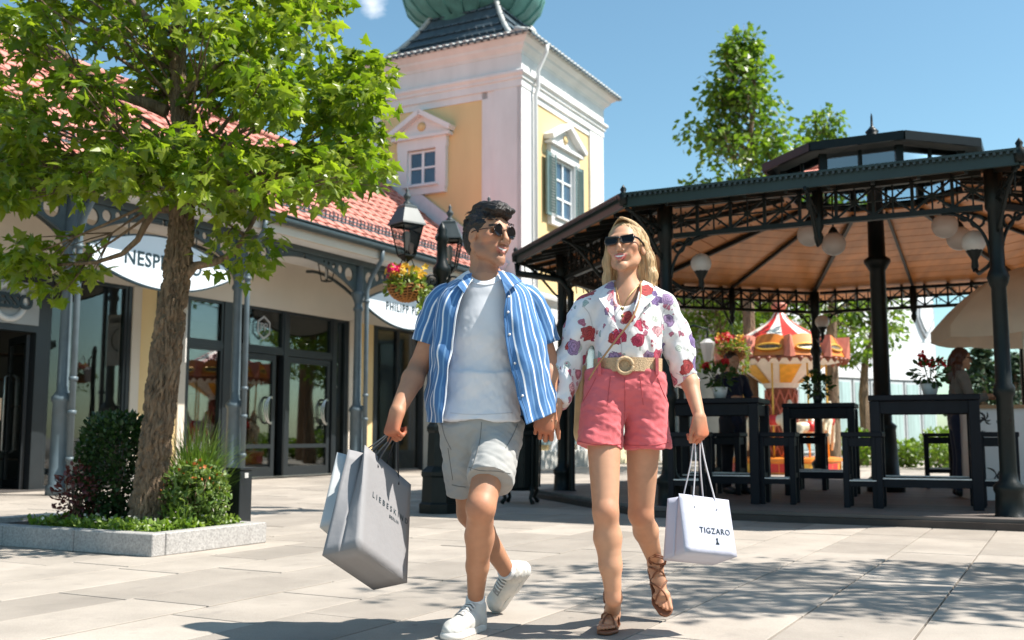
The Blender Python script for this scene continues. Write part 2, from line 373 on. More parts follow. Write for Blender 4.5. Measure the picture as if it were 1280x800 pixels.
def slab_mat(name, obj_random):
    """fine grained light granite"""
    m = bpy.data.materials.new(name); m.use_nodes = True; nt = m.node_tree; n, l = nt.nodes, nt.links; b = n['Principled BSDF']
    b.inputs['Roughness'].default_value = .72; b.inputs['Specular IOR Level'].default_value = .3
    g = n.new('ShaderNodeNewGeometry')
    rv = n.new('ShaderNodeObjectInfo').outputs['Random'] if obj_random else g.outputs['Random Per Island']
    a = n.new('ShaderNodeTexNoise'); a.inputs['Scale'].default_value = 190; a.inputs['Detail'].default_value = 3; l.new(g.outputs['Position'], a.inputs['Vector'])
    c = n.new('ShaderNodeTexNoise'); c.inputs['Scale'].default_value = 1.7; c.inputs['Detail'].default_value = 7; c.inputs['Roughness'].default_value = .62; l.new(g.outputs['Position'], c.inputs['Vector'])
    m1 = n.new('ShaderNodeMapRange'); m1.inputs[1].default_value = .3; m1.inputs[2].default_value = .7; m1.inputs[3].default_value = .86; m1.inputs[4].default_value = 1.12; l.new(a.outputs[0], m1.inputs[0])
    m2 = n.new('ShaderNodeMapRange'); m2.inputs[1].default_value = .3; m2.inputs[2].default_value = .72; m2.inputs[3].default_value = .80; m2.inputs[4].default_value = 1.12; l.new(c.outputs[0], m2.inputs[0])
    m3 = n.new('ShaderNodeMapRange'); m3.inputs[3].default_value = .76; m3.inputs[4].default_value = 1.10; l.new(rv, m3.inputs[0])
    q1 = n.new('ShaderNodeMath'); q1.operation = 'MULTIPLY'; l.new(m1.outputs[0], q1.inputs[0]); l.new(m2.outputs[0], q1.inputs[1])
    q2 = n.new('ShaderNodeMath'); q2.operation = 'MULTIPLY'; l.new(q1.outputs[0], q2.inputs[0]); l.new(m3.outputs[0], q2.inputs[1])
    vm = n.new('ShaderNodeVectorMath'); vm.operation = 'SCALE'; vm.inputs[0].default_value = (.405, .355, .305); l.new(q2.outputs[0], vm.inputs['Scale'])
    sp = n.new('ShaderNodeTexNoise'); sp.inputs['Scale'].default_value = 5.3; sp.inputs['Detail'].default_value = 2; l.new(g.outputs['Position'], sp.inputs['Vector'])
    sr = n.new('ShaderNodeMapRange'); sr.inputs[1].default_value = .62; sr.inputs[2].default_value = .74; sr.inputs[4].default_value = .5; l.new(sp.outputs[0], sr.inputs[0])
    mx = n.new('ShaderNodeMix'); mx.data_type = 'RGBA'; l.new(sr.outputs[0], mx.inputs[0]); l.new(vm.outputs[0], mx.inputs[6]); mx.inputs[7].default_value = (.24, .215, .19, 1)
    gum = n.new('ShaderNodeTexVoronoi'); gum.inputs['Scale'].default_value = 3.2; gum.inputs['Randomness'].default_value = 1; l.new(g.outputs['Position'], gum.inputs['Vector'])
    gr = n.new('ShaderNodeMapRange'); gr.inputs[1].default_value = .035; gr.inputs[2].default_value = .06; gr.inputs[3].default_value = .55; gr.inputs[4].default_value = 0; l.new(gum.outputs['Distance'], gr.inputs[0])
    mg = n.new('ShaderNodeMix'); mg.data_type = 'RGBA'; l.new(gr.outputs[0], mg.inputs[0]); l.new(mx.outputs[2], mg.inputs[6]); mg.inputs[7].default_value = (.16, .145, .13, 1)
    l.new(mg.outputs[2], b.inputs['Base Color'])
    bp = n.new('ShaderNodeBump'); bp.inputs['Strength'].default_value = .35; bp.inputs['Distance'].default_value = .006; l.new(a.outputs[0], bp.inputs['Height']); l.new(bp.outputs[0], b.inputs['Normal'])
    MATS[name] = m; return m
IRON = mat('grey_green_iron', (.035, .052, .058), .42, .12, 8, .08, 60, spec=.5, dirt=.35, dirt_col=(.07, .08, .08), dscale=3)
IRON_DK = mat('dark_green_iron', (.007, .011, .011), .40, .15, 8, .08, 60, spec=.25, dirt=.3, dirt_col=(.018, .022, .021), dscale=4)
BLUEGREY = mat('bluegrey_iron', (.10, .135, .155), .42, .12, 6, .06, 50, dirt=.4, dirt_col=(.16, .18, .19), dscale=2)
FRAME = mat('black_shop_frame', (.018, .022, .025), .35, .1, 6, .04, 40)
CREAM = mat('cream_render', (.66, .58, .48), .85, .05, 1.2, .12, 90, dirt=.25, dirt_col=(.52, .43, .34), dscale=.9)
WHITE = mat('white_plaster', (.72, .71, .70), .8, .06, 2, .15, 60, dirt=.35, dirt_col=(.50, .48, .45), dscale=1.4, stretch=(1, 1, .3))
YELLOW = mat('yellow_plaster', (.74, .54, .27), .85, .07, 1.3, .2, 60, dirt=.4, dirt_col=(.60, .42, .20), dscale=1.3, stretch=(1, 1, .35))
TILE = mat('salmon_roof_tile', (.56, .225, .175), .72, .10, 5, .15, 40, island=.14, dirt=.45, dirt_col=(.38, .15, .11), dscale=1.2)
TILE_O = mat('salmon_roof_tile_piece', (.56, .225, .175), .72, .10, 5, .15, 40, rnd=.14, dirt=.45, dirt_col=(.38, .15, .11), dscale=1.2)
SLATE = mat('blue_slate', (.06, .085, .105), .5, .2, 8, .2, 30, island=.25)
COPPER = mat('verdigris_copper', (.105, .27, .235), .55, .25, 3, .15, 25, dirt=.6, dirt_col=(.045, .10, .09), dscale=2.2, stretch=(1, 1, .35))
ZINC = mat('pale_lead_edge', (.45, .45, .43), .5, .2, 10, .1, 40)
GLASS = glass_mat('shop_glass', (.62, .64, .64), .55, base=.02)
GLASS_B = glass_mat('window_glass', (.55, .65, .75), 1.6, base=.10)
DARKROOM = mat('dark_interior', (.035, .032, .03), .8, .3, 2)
SLAB_O = slab_mat('granite_slab', True); SLAB_S = slab_mat('granite_slab_field', False)
JOINT = mat('joint_sand', (.14, .12, .10), .95, .3, 30)
KERB = mat('grey_granite_kerb', (.36, .345, .33), .7, .28, 75, .25, 120, rnd=.06, dirt=.35, dirt_col=(.22, .20, .185), dscale=5)
SOIL = mat('dark_soil', (.045, .032, .022), .95, .4, 30, .5, 40)
BARK = mat('tree_bark', (.23, .155, .095), .9, .40, 22, 1.0, 40, stretch=(1, 1, .2), dirt=.6, dirt_col=(.085, .06, .042), dscale=12)
BLACKWOOD = mat('black_painted_wood', (.009, .011, .016), .55, .2, 8, .1, 60, stretch=(1, 1, .2), spec=.2)
DECK = mat('grey_deck_board', (.15, .125, .11), .7, .25, 9, .2, 50, rnd=.18, stretch=(.15, 1, 1))
CEIL = mat('varnished_ceiling_board', (.74, .29, .085), .36, .16, 5, .1, 30, rnd=.10, stretch=(.2, 1, 1))
GLOBE = mat('opal_globe', (.78, .76, .74), .18, .03, 4, trans=.35)
SIGN_W = mat('white_sign_face', (.74, .80, .86), .4, .03, 2)
SIGN_K = mat('black_sign_ink', (.012, .03, .04), .4, .05, 4)

for _nd in BARK.node_tree.nodes:      # BARK_BUMP: deep furrows
    if _nd.type == 'BUMP': _nd.inputs['Distance'].default_value = .06
# ------------------------------------------------------------------ ground: granite slabs in courses along the arcade
ANG = R(62.0); UX = np.array([math.cos(ANG), math.sin(ANG), 0]); VX = np.array([-UX[1], UX[0], 0])
A0 = G(72, 619)                                     # foot of an arcade post
def AL(x, y, z=0.): return A0+UX*x+VX*y+np.array([0, 0, z])
def to_arc(p): q = np.asarray(p, float)-A0; return q@UX, q@VX
g = MB(); g.quad((-400, -60, -.03), (400, -60, -.03), (400, 900, -.03), (-400, 900, -.03))
ground = g.build('ground', mat('far_ground', (.30, .28, .25), .9, .15, .4)); tag(ground, kind='structure')
g = MB(); g.quad((-40, -6, -.012), (45, -6, -.012), (45, 60, -.012), (-40, 60, -.012))
paving = g.build('pavement', JOINT); tag(paving, 'light granite slab pavement laid in staggered courses', kind='structure')
CW = .52; LENS = (.78, .98, 1.18)
def slab_mb(L):
    m = MB(); m.box((0, 0, -.02), (L/2-.0075, CW/2-.0055, .02), bev=.002); return m
slab_me = {L: slab_mb(L).mesh('paving_slab', SLAB_O) for L in LENS}
rr = random.Random(3); slabs = []
row0 = to_arc(G(0, 777))[1]; row0 = row0-math.floor(row0/CW)*CW
for j in range(-75, 30):
    y = row0+j*CW+CW/2; x = -32+rr.random()
    while x < 42:
        L = rr.choice(LENS); c = AL(x+L/2, y); x += L
        if y > 1.35 and x < 40: continue
        d = c[1]
        if d < 1.2 or d > 34 or abs(c[0]) > .62*d+2.2: continue
        slabs.append((d, c, L))
vis = []; rest = []
for d, c, L in slabs:
    px, py = project(c)
    (vis if (-60 < px < 1340 and py < 840 and d < 13) else rest).append((d, c, L))
vis.sort(key=lambda t: t[0]); rest += vis[300:]; vis = vis[:300]
for d, c, L in vis:
    link_mesh('paving_slab', slab_me[L], paving, (c[0], c[1], rr.uniform(-.0015, .0015)), (rr.uniform(-.001, .001), rr.uniform(-.001, .001), ANG))
g = MB(); rot = np.array([[UX[0], VX[0], 0], [UX[1], VX[1], 0], [0, 0, 1]])
for d, c, L in rest: g.box((c[0], c[1], -.02+rr.uniform(-.0015, .0015)), (L/2-.0075, CW/2-.0055, .02), rot=rot)
tag(g.build('paving_slab_field', SLAB_S, paving), kind='stuff')
# ------------------------------------------------------------------ arcade shop building (local x along the arcade, y into the building)
BAY = 3.45; WY = 1.45
bld = empty('shop_building', A0, ANG, 'long cream shop building with salmon tiled roof and grey iron arcade', 'building')
def boxp(name, lo, hi, m, parent, bev=0.):
    lo = np.array(lo); hi = np.array(hi); return MB().box((lo+hi)/2, (hi-lo)/2, bev=bev).build(name, m, parent)
X0, X1 = -7.5, 12.25; HEAD = 3.35
boxp('upper_wall', (X0, WY, HEAD), (X1, WY+.3, 4.75), CREAM, bld)
for a, b in ((2.48, 2.66), (3.56, 3.72), (8.55, 8.78)): boxp('pilaster_strip', (a, WY-.02, 0), (b, WY+.3, HEAD), CREAM, bld)
boxp('yellow_wall', (2.66, WY+.02, 0), (3.56, WY+.3, HEAD), YELLOW, bld)
boxp('yellow_wall', (8.78, WY+.02, 0), (9.5, WY+.3, HEAD), YELLOW, bld)
boxp('end_wall', (11.6, WY, 0), (X1, WY+.3, HEAD), CREAM, bld)
boxp('plinth', (2.5, WY-.05, 0), (3.7, WY-.021, .28), mat('plinth_grey', (.33, .31, .29), .8, .1, 5), bld)
boxp('soffit', (X0, -.42, 4.34), (X1, WY, 4.38), WHITE, bld)
boxp('fascia_board', (X0, -.50, 4.34), (X1, -.421, 4.56), CREAM, bld)
boxp('arcade_beam', (X0, -.07, 4.22), (X1, .07, 4.338), IRON, bld)
# interior
boxp('interior_floor', (X0, WY-.02, -.008), (X1, 6.0, .012), mat('shop_floor', (.10, .09, .085), .4, .1, 3), bld)
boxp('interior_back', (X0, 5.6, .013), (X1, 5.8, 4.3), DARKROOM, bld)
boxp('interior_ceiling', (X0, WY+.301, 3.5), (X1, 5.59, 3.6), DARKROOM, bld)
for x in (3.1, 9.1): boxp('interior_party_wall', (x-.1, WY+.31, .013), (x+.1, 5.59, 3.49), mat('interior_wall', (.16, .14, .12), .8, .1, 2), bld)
# roof: deck, individual tiles
EZ, EY, RY = 4.60, -.55, 3.35; SL = .786; SN = math.hypot(1, SL)
def RZ(y): return EZ+SL*(y-EY)
g = MB(); g.add([(X0, EY+.04, RZ(EY)-.05), (X1, EY+.04, RZ(EY)-.05), (X1, RY, RZ(RY)-.06), (X0, RY, RZ(RY)-.06), (X1, 7.2, RZ(EY)-.05), (X0, 7.2, RZ(EY)-.05)], [(0, 1, 2, 3), (3, 2, 4, 5)])
roof = g.build('roof', mat('roof_underlay', (.20, .08, .06), .9, .1), bld)
TW, TH = .30, .335; sl = math.atan(SL)
def tile_mb():
    m = MB(); n = 5; vs = []; fs = []
    for i in range(n+1):
        x = -TW/2+.004+(TW-.008)*i/n; h = .018*math.sin(math.pi*i/n)**1.0+(.012 if i in (0,) else 0)
        for yy, zz in ((-.03, .030), (TH, .004)): vs.append((x, yy, zz+h))
        vs.append((x, -.03, .010+h))
    for i in range(n): a = i*3; b = a+3; fs += [(a, b, b+1, a+1), (a+2, b+2, b, a)]
    m.add(vs, fs); return m
tile_me = tile_mb().mesh('roof_tile', TILE_O); tmb = tile_mb(); tv = np.array(tmb.v)
Rt = np.array([[1, 0, 0], [0, math.cos(sl), -math.sin(sl)], [0, math.sin(sl), math.cos(sl)]])
tiles = []; nr = int((RY-EY)*SN/TH)
for r in range(nr):
    y = EY+r*TH/SN; k = 0; x = X0+.15+(TW/2 if r % 2 else 0)
    while x < X1-.1:
        wp = AL(x, y, RZ(y)); px, py = project(wp); tiles.append((wp[1] if (-30 < px < 1300 and py > -30) else 99, x, y)); x += TW
tiles.sort(); tr = random.Random(5); big = MB()
for i, (d, x, y) in enumerate(tiles):
    z = RZ(y)+tr.uniform(-.003, .003); tl = tr.uniform(-.012, .012)
    if i < 300: link_mesh('roof_tile', tile_me, roof, (x, y, z), (sl+tl, 0, tr.uniform(-.008, .008)))
    else: big.add(tv@Rt.T+np.array([x, y, z]), tmb.f)
tag(big.build('roof_tile_field', TILE, roof), kind='stuff')
g = MB(); x = X0
while x < X1-.2: g.lathe([(.11, 0), (.125, .2), (.105, .42)], 10); g.v[-30:] = [(x+p[2], RY+p[1], RZ(RY)+p[0]*.8-.02) for p in g.v[-30:]]; x += .4
g.build('ridge_cap', TILE, roof)
g = MB(); pts = [(X0, EY-.03, EZ-.03), (X1, EY-.03, EZ-.03)]; g.tube(pts, .075, 10); g.box(((X0+X1)/2, EY-.03, EZ+.045), ((X1-X0)/2, .085, .012)); g.build('gutter', IRON, bld)
g = MB(); x = X0
while x < X1:
    y = EY+.42; g.bar((x, y, RZ(y)), (x, y-.02, RZ(y)+.19), .035, .012); g.bar((x, y-.02, RZ(y)+.19), (x+.0, y+.03, RZ(y)+.225), .03, .012); x += .125
for q in (.05, .12): g.bar((X0, EY+.42, RZ(EY+.42)+q), (X1, EY+.42, RZ(EY+.42)+q), .02, .03)
g.build('snow_guard', BLUEGREY, roof)
# arcade posts with brackets
def arch_plate():
    xs = np.linspace(.07, 1.70, 22); bot = [(x, 3.66+.50*math.sin(math.pi/2*min(1, (x-.07)/1.6))**.85) for x in xs]
    out = bot+[(1.70, 4.22), (.07, 4.22)]; holes = []
    for x, r in ((.34, .135), (.62, .085), (.83, .058), (1.0, .038), (1.14, .028)):
        zb = 3.66+.50*math.sin(math.pi/2*(x-.07)/1.6)**.85; holes.append(circle(x, (zb+4.20)/2+.01, r, 18)[::-1])
    return plate_mesh('arch_bracket', out, holes, .035, IRON)
ap = arch_plate(); ap.transform(Matrix.Rotation(math.pi/2, 4, 'X'))
g = MB(); xs = np.linspace(.07, 1.70, 22); g.tube([(x, 0, 3.655+.50*math.sin(math.pi/2*min(1, (x-.07)/1.6))**.85) for x in xs], .028, 6); rim = g.mesh('arch_rim', IRON)
pm = MB(); pm.lathe([(.17, 0), (.17, .12), (.135, .16), (.125, 1.28), (.15, 1.31), (.15, 1.36), (.10, 1.42), (.082, 1.46), (.072, 3.3), (.10, 3.33), (.10, 3.38), (.075, 3.42), (.085, 3.5), (.15, 3.64), (.15, 3.70), (.09, 3.72), (.09, 4.24)], 14); post_me = pm.mesh('post', BLUEGREY)
dm = MB(); dm.tube([(.0, -.21, .05), (0, -.21, 3.55), (0, -.21, 3.72), (0, -.30, 3.95), (0, -.46, 4.18), (0, -.56, 4.32), (0, -.58, 4.53)], .045, 10)
for z in (.5, 1.15, 1.62, 3.5): dm.lathe([(.045, -.03), (.062, -.025), (.062, .025), (.045, .03)], 10, (0, -.21, z))
for z in (1.4, 3.5): dm.box((0, -.12, z), (.012, .09, .02))
down_me = dm.mesh('downpipe', BLUEGREY)
cb = MB(); t = np.linspace(0, 1, 10); cb.tube([(0, .08+1.25*q, 3.6+.62*math.sin(q*math.pi/2)) for q in t], .035, 6); cross_me = cb.mesh('wall_brace', IRON)
for k in range(-2, 4):
    p = link_mesh('post', post_me, bld, (k*BAY, 0, 0))
    link_mesh('downpipe', down_me, p, (.0, 0, 0)); link_mesh('wall_brace', cross_me, p)
    for s in (1, -1):
        if k == 3 and s == 1: continue
        b = link_mesh('arch_bracket', ap, p, (0, 0, 0), sc=(s, 1, 1)); link_mesh('arch_rim', rim, p, sc=(s, 1, 1))
# shopfront glazing
FY = WY+.03
def window(x0, x1, z0, z1, fr=.055, parent=bld, name='shop_window', y=FY, glass=GLASS, m=FRAME):
    f = MB(); c = y+.04
    for a, b in (((x0, z0), (x0+fr, z1)), ((x1-fr, z0), (x1, z1))): f.box(((a[0]+b[0])/2, c, (a[1]+b[1])/2), (fr/2, .05, (b[1]-a[1])/2))
    for z in (z0+fr/2, z1-fr/2): f.box(((x0+x1)/2, c, z), ((x1-x0)/2-fr, .048, fr/2))
    w = f.build(name, m, parent)
    boxp('pane', (x0+fr, c-.006, z0+fr), (x1-fr, c+.006, z1-fr), glass, w); return w
def mullion(x0, x1, z0=0., z1=HEAD, y=FY): return boxp('mullion', (x0, y-.03, z0), (x1, y+.12, z1), FRAME, bld, .006)
CHROME = mat('brushed_steel', (.62, .62, .60), .28, .08, 12, metal=1.0)
# second shop
mullion(3.72, 3.78); mullion(4.68, 5.10); mullion(6.40, 6.52); mullion(7.98, 8.10); mullion(8.49, 8.55)
window(3.78, 4.68, .0, 2.46); window(3.78, 4.68, 2.54, HEAD); boxp('transom', (3.78, FY-.02, 2.461), (4.68, FY+.1, 2.539), FRAME, bld)
window(5.10, 6.40, 2.54, HEAD); window(6.52, 7.98, 2.54, HEAD); window(8.10, 8.49, 0, HEAD)
boxp('transom', (5.10, FY-.02, 2.44), (7.98, FY+.1, 2.539), FRAME, bld)
def door(x0, x1, z1, side, ang, hx):
    hinge = x0 if side < 0 else x1; e = empty('door', (hinge, FY+.04, 0)); e.parent = bld; e.rotation_euler = (0, 0, ang)
    a, b = x0-hinge, x1-hinge; f = MB(); fr = .10
    for q in (a+fr/2, b-fr/2): f.box((q, 0, z1/2), (fr/2, .03, z1/2))
    for z, h in ((.11, .10), (z1-.06, .06), (.62, .04)): f.box(((a+b)/2, 0, z), ((b-a)/2-fr, .028, h))
    f.build('door_frame', FRAME, e); boxp('pane', (a+fr, -.006, .2), (b-fr, .006, z1-.12), GLASS, e)
    h = MB(); s = 1 if hx-hinge > (a+b)/2 else -1
    for off in (0, .07):
        h.tube([(hx-hinge+s*(-.19+off)+s*.19*(1-math.cos(t)) if False else hx-hinge-s*(.2-off)*math.sin(t), -.07, 1.33+.27*math.cos(t)) for t in np.linspace(0, math.pi, 14)], .016, 6)
    h.box((hx-hinge, -.035, 1.58), (.02, .04, .02)); h.box((hx-hinge, -.035, 1.08), (.02, .04, .02)); h.build('handle', CHROME, e); return e
door(5.12, 6.20, 2.43, -1, 0.0, 6.05); door(6.54, 7.95, 2.43, -1, R(0), 7.82)
boxp('door_threshold', (5.1, WY-.03, .0125), (7.98, WY+.35, .03), CHROME, bld)
HEXM = mat('frosted_logo', (.42, .40, .38), .5, .03)
hx = plate_mesh('hexagon_logo', circle(0, 0, .30, 6, math.pi/6), [circle(0, 0, .245, 6, math.pi/6)[::-1]], .006, HEXM); hx.transform(Matrix.Rotation(math.pi/2, 4, 'X'))
e = link_mesh('hexagon_logo', hx, bld, (5.78, FY-.02, 2.95)); e.scale = (.72, 1, .8)
tm = text_mesh('PP', .30, HEXM, .003); tm.transform(Matrix.Rotation(math.pi/2, 4, 'X')); link_mesh('logo_letters', tm, e, (0, 0, 0))
# first shop: sign box over a recessed door, tall panes
mullion(-3.7, -3.5); mullion(.64, .86); mullion(2.40, 2.48); mullion(-.05, .02, 0, 2.42)
window(.86, 2.40, 0, HEAD); window(-3.5, -1.5, 0, HEAD); mullion(-1.5, -1.4)
sb = boxp('sign_box', (-1.40, FY-.08, 2.50), (.63, FY+.08, 3.14), mat('grey_sign_box', (.34, .36, .36), .5, .05, 3), bld)
g = MB(); g.tube([(math.cos(t)*.26, 0, math.sin(t)*.26) for t in np.linspace(0, 2*math.pi, 25)], .05, 6); g.build('ring_emblem', mat('pale_emblem', (.62, .63, .62), .5, .03), sb, (.10, FY-.085, 2.82))
tm = text_mesh('NESPRESSO', .30, SIGN_K, .012, 'RIGHT', .92, .95, .012); tm.transform(Matrix.Rotation(math.pi/2, 4, 'X')); link_mesh('lettering', tm, sb, (.46, FY-.145, 2.82))
boxp('door_head', (-1.4, FY-.05, 2.40), (.64, FY+.12, 2.499), FRAME, bld); boxp('top_rail', (-1.4, FY-.05, 3.141), (.64, FY+.12, HEAD), FRAME, bld)
e = empty('door', (.60, FY+.1, 0)); e.parent = bld; e.rotation_euler = (0, 0, R(-112))
g = MB(); 
for q in (-.05, -.95): g.box((q, 0, 1.19), (.05, .025, 1.18))
for z in (.08, 2.32): g.box((-.5, 0, z), (.4, .024, .06))
g.build('door_frame', FRAME, e); boxp('pane', (-.9, -.006, .14), (-.1, .006, 2.26), GLASS, e)
g = MB(); g.tube([(-.86, -.03, .55), (-.86, -.09, .6), (-.86, -.09, 1.75), (-.86, -.03, 1.8)], .018, 8); g.build('handle', CHROME, e)
# third shop by the end of the arcade
mullion(9.5, 9.62); mullion(11.48, 11.6); window(9.62, 10.5, 0, HEAD); window(10.5, 11.48, 0, HEAD)
# goods inside
shelf_m = mat('walnut_shelf', (.10, .055, .03), .5, .2, 6)
BOXC = [mat('goods_'+n, c, .5, .1, 10) for n, c in (('red', (.50, .05, .03)), ('orange', (.60, .20, .03)), ('brown', (.16, .07, .04)), ('tan', (.45, .33, .2)), ('violet', (.18, .05, .14)))]
def shelf_unit(x, y, w, cols, lab, glab, goods=True):
    s = empty('display_shelf', AL(x, y, .012), ANG, lab, 'shelf'); 
    g = MB()
    for q in (-w/2, w/2): g.box((q, 0, 1.1), (.02, .18, 1.1))
    g.build('side_panel', shelf_m, s)
    for z in (.4, .85, 1.3, 1.75, 2.18): boxp('shelf_board', (-w/2+.021, -.18, z), (w/2-.021, .18, z+.03), shelf_m, s)
    rs = random.Random(int(x*10))
    if not goods: return
    for z, lev in ((.43, 'lowest'), (.88, 'second'), (1.33, 'third'), (1.78, 'top')):
        q = -w/2+.1
        while q < w/2-.1:
            hh = rs.uniform(.12, .3); ww = rs.uniform(.06, .12); b = MB(); b.box((0, 0, hh/2), (ww, .10, hh/2), bev=.004)
            ci = rs.randrange(len(cols)); o = b.build('goods_box', cols[ci], None, tuple(AL(x+q, y-.04, z+.013)), (0, 0, ANG)); tag(o, '%s goods box on the %s shelf inside the coffee shop door' % (cols[ci].name.replace('goods_', ''), lev), 'box', 'boxed goods on the shop shelves'); q += 2*ww+.03
shelf_unit(-.62, 2.35, 1.3, BOXC, 'walnut wall shelf with red and orange boxes inside the shop door', 'small box of goods on a shelf inside the coffee shop')
shelf_unit(1.6, 3.6, 1.5, BOXC[2:4], 'dim wall shelf behind the tall pane of the coffee shop', '', False)
shelf_unit(4.2, 4.4, 1.2, BOXC[3:4], 'pale goods shelf behind the narrow pane left of the boutique door', '', False)
shelf_unit(7.2, 4.8, 2.2, BOXC[3:4], 'long goods shelf at the back of the boutique', '', False)
# notice in the door
o = boxp('notice_sheet', (-.20, FY-.015, 1.05), (.12, FY-.01, 1.38), mat('tan_paper', (.55, .40, .26), .8, .08, 5), None); o.matrix_world = Matrix.Translation(Vector(A0))@Matrix.Rotation(ANG, 4, 'Z'); tag(o, 'tan paper notice stuck beside the coffee shop door', 'notice')
# hanging oval signs
def oval_sign(x, txt, lab, size, sp, sx):
    s = empty('hanging_sign', AL(x, 0, 3.52), ANG, lab, 'sign', 'oval signs under the arcade')
    def outl(a, b, cutx): 
        xs = np.linspace(-cutx, cutx, 40); f = lambda q: b*(1-(q/a)**2)
        return [(q, -f(q)) for q in xs]+[(q, f(q)) for q in xs[::-1]]
    me = plate_mesh('border', outl(1.66, .435, 1.45), [], .05, SIGN_K); me.transform(Matrix.Rotation(math.pi/2, 4, 'X')); link_mesh('border', me, s)
    me = plate_mesh('sign_face', outl(1.60, .405, 1.42), [], .066, SIGN_W); me.transform(Matrix.Rotation(math.pi/2, 4, 'X')); link_mesh('sign_face', me, s)
    for sg in (1,):
        tm = text_mesh(txt, size, SIGN_K, .006, 'CENTER', sp, sx, .004); tm.transform(Matrix.Rotation(math.pi/2, 4, 'X')); link_mesh('lettering', tm, s, (0, -.036, 0))
    g = MB()
    for q in (-.7, .7): g.tube([(q, 0, .30), (q, 0, .72)], .012, 6)
    g.build('hanger', IRON, s)
oval_sign(1.75, 'NESPRESSO', 'white oval coffee shop sign with dark border behind the tree trunk', .31, 1.05, .98)
oval_sign(8.62, 'PHILIPP PLEIN', 'white oval boutique sign behind the hanging flower basket', .25, 1.25, .86)
# projecting board between the shops
s = empty('projecting_sign', AL(2.86, .62, 0), ANG, 'white projecting board on a black rod behind the tree trunk', 'sign')
boxp('board', (-.012, -.05, 2.05), (.012, .60, 2.95), mat('board_white', (.72, .68, .62), .6, .03), s); boxp('rod', (-.03, .61, 1.95), (.0, .64, 3.3), SIGN_K, s)
tm = text_mesh('ESPRESSO', .12, SIGN_K, .004); tm.transform(Matrix.Rotation(math.pi/2, 4, 'X')); tm.transform(Matrix.Rotation(-math.pi/2, 4, 'Z')); link_mesh('lettering', tm, s, (-.016, .28, 2.84))
g = MB(); g.tube([(-.016, .28+.2*math.cos(t), 2.5+.2*math.sin(t)) for t in np.linspace(0, 2*math.pi, 25)], .012, 6); g.build('ring_emblem', SIGN_K, s)
# small lantern under the arcade
def small_lantern(x, y, z, lab):
    s = empty('arcade_lantern', AL(x, y, z), ANG, lab, 'lantern', 'small lanterns under the arcade')
    g = MB()
    for k in range(4):
        a = math.pi/4+k*math.pi/2; a2 = a+math.pi/2; c = lambda r, t, zz: (r*math.cos(t), r*math.sin(t), zz)
        g.tube([c(.10, a, 0), c(.17, a, .34)], .012, 5); g.tube([c(.10, a, 0), c(.10, a2, 0)], .012, 5); g.tube([c(.17, a, .34), c(.17, a2, .34)], .014, 5)
    g.build('lantern_frame', IRON_DK, s); g = MB(); g.lathe([(.18, .345), (.05, .46), (.02, .5)], 4, ph=math.pi/4, smooth=False); g.tube([(0, 0, .49), (0, 0, 4.2-z)], .012, 6); g.build('hanger', IRON_DK, s)
    g = MB(); g.lathe([(.02, .05), (.035, .12), (.03, .22), (.0, .26)], 8); g.build('bulb', GLOBE, s)
small_lantern(6.25, .30, 3.86, 'small open lantern hanging beside the bracket before the boutique')
# ------------------------------------------------------------------ baroque tower
T0 = P(652, 560, 25.1); T0[2] = 0; TS = 5.2
tw = empty('tower', T0, ANG, 'yellow and white baroque tower with green copper onion dome', 'tower')
WALLIN = .06
# core walls (yellow) and white trim; faces: x=0 faces the camera left side, y=0 the sunny side
g = MB(); g.box((TS/2, TS/2, 5.3), (TS/2-WALLIN, TS/2-WALLIN, 5.3)); g.build('wall', YELLOW, tw)
def trim(name, face, a0, a1, z0, z1, proud=0.0, m=WHITE, th=.12, par=tw):
    """a box on a face: a along the face, proud outwards"""
    if face == 'L': return boxp(name, (-proud, a0, z0), (th, a1, z1), m, par)
    if face == 'R': return boxp(name, (a0, -proud, z0), (a1, th, z1), m, par)
for fc in 'LR':
    e0 = .001 if fc == 'L' else .0
    trim('corner_pilaster', fc, 0.0 if fc == 'R' else .0, .80 if fc == 'R' else .78, 4.4, 9.5, .0 if fc == 'L' else .003)
    trim('corner_pilaster_edge', fc, .78 if fc == 'L' else .8, 1.14 if fc == 'L' else .98, 4.4, 9.5, -.03)
    trim('corner_pilaster', fc, TS-.95, TS, 4.4, 9.5, 0. if fc == 'L' else .003)
    trim('panel_head', fc, .98, TS-.95, 9.32, 9.5, -.03)
# cornices run round the tower
def ringbox(name, z0, z1, out, m=WHITE, par=tw): return MB().box((TS/2, TS/2, (z0+z1)/2), (TS/2+out, TS/2+out, (z1-z0)/2)).build(name, m, par)
def cornice(name, z0, prof, m=WHITE):
    g = MB(); rings = []
    for o, z in prof: rings.append([(-o, -o, z0+z), (TS+o, -o, z0+z), (TS+o, TS+o, z0+z), (-o, TS+o, z0+z)])
    g.loft(rings, smooth=False, cap=True); return g.build(name, m, tw)
cornice('string_cornice', 9.50, [(.02, 0), (.02, .18), (.06, .20), (.06, .26), (.12, .32), (.12, .38), (.05, .42)])
cornice('frieze', 9.92, [(.015, 0.002), (.015, .42)])
cornice('eave_cornice', 10.34, [(.03, .002), (.05, .06), (.16, .16), (.18, .22), (.30, .30), (.32, .34)])
# lower storey: white base with cornice
cornice('base_cornice', 4.10, [(.02, 0), (.05, .06), (.14, .16), (.16, .24), (.03, .32)])
for fc in 'LR':
    for a in (0.0, 1.6, 3.2, TS-.5): trim('lower_pilaster', fc, a, a+.5, 0.45, 4.1, .015 if fc == 'L' else .018)
cornice('plinth', 0.0, [(.05, 0.0), (.05, .42), (.03, .46)], mat('pale_plinth', (.52, .50, .46), .8, .1, 3))
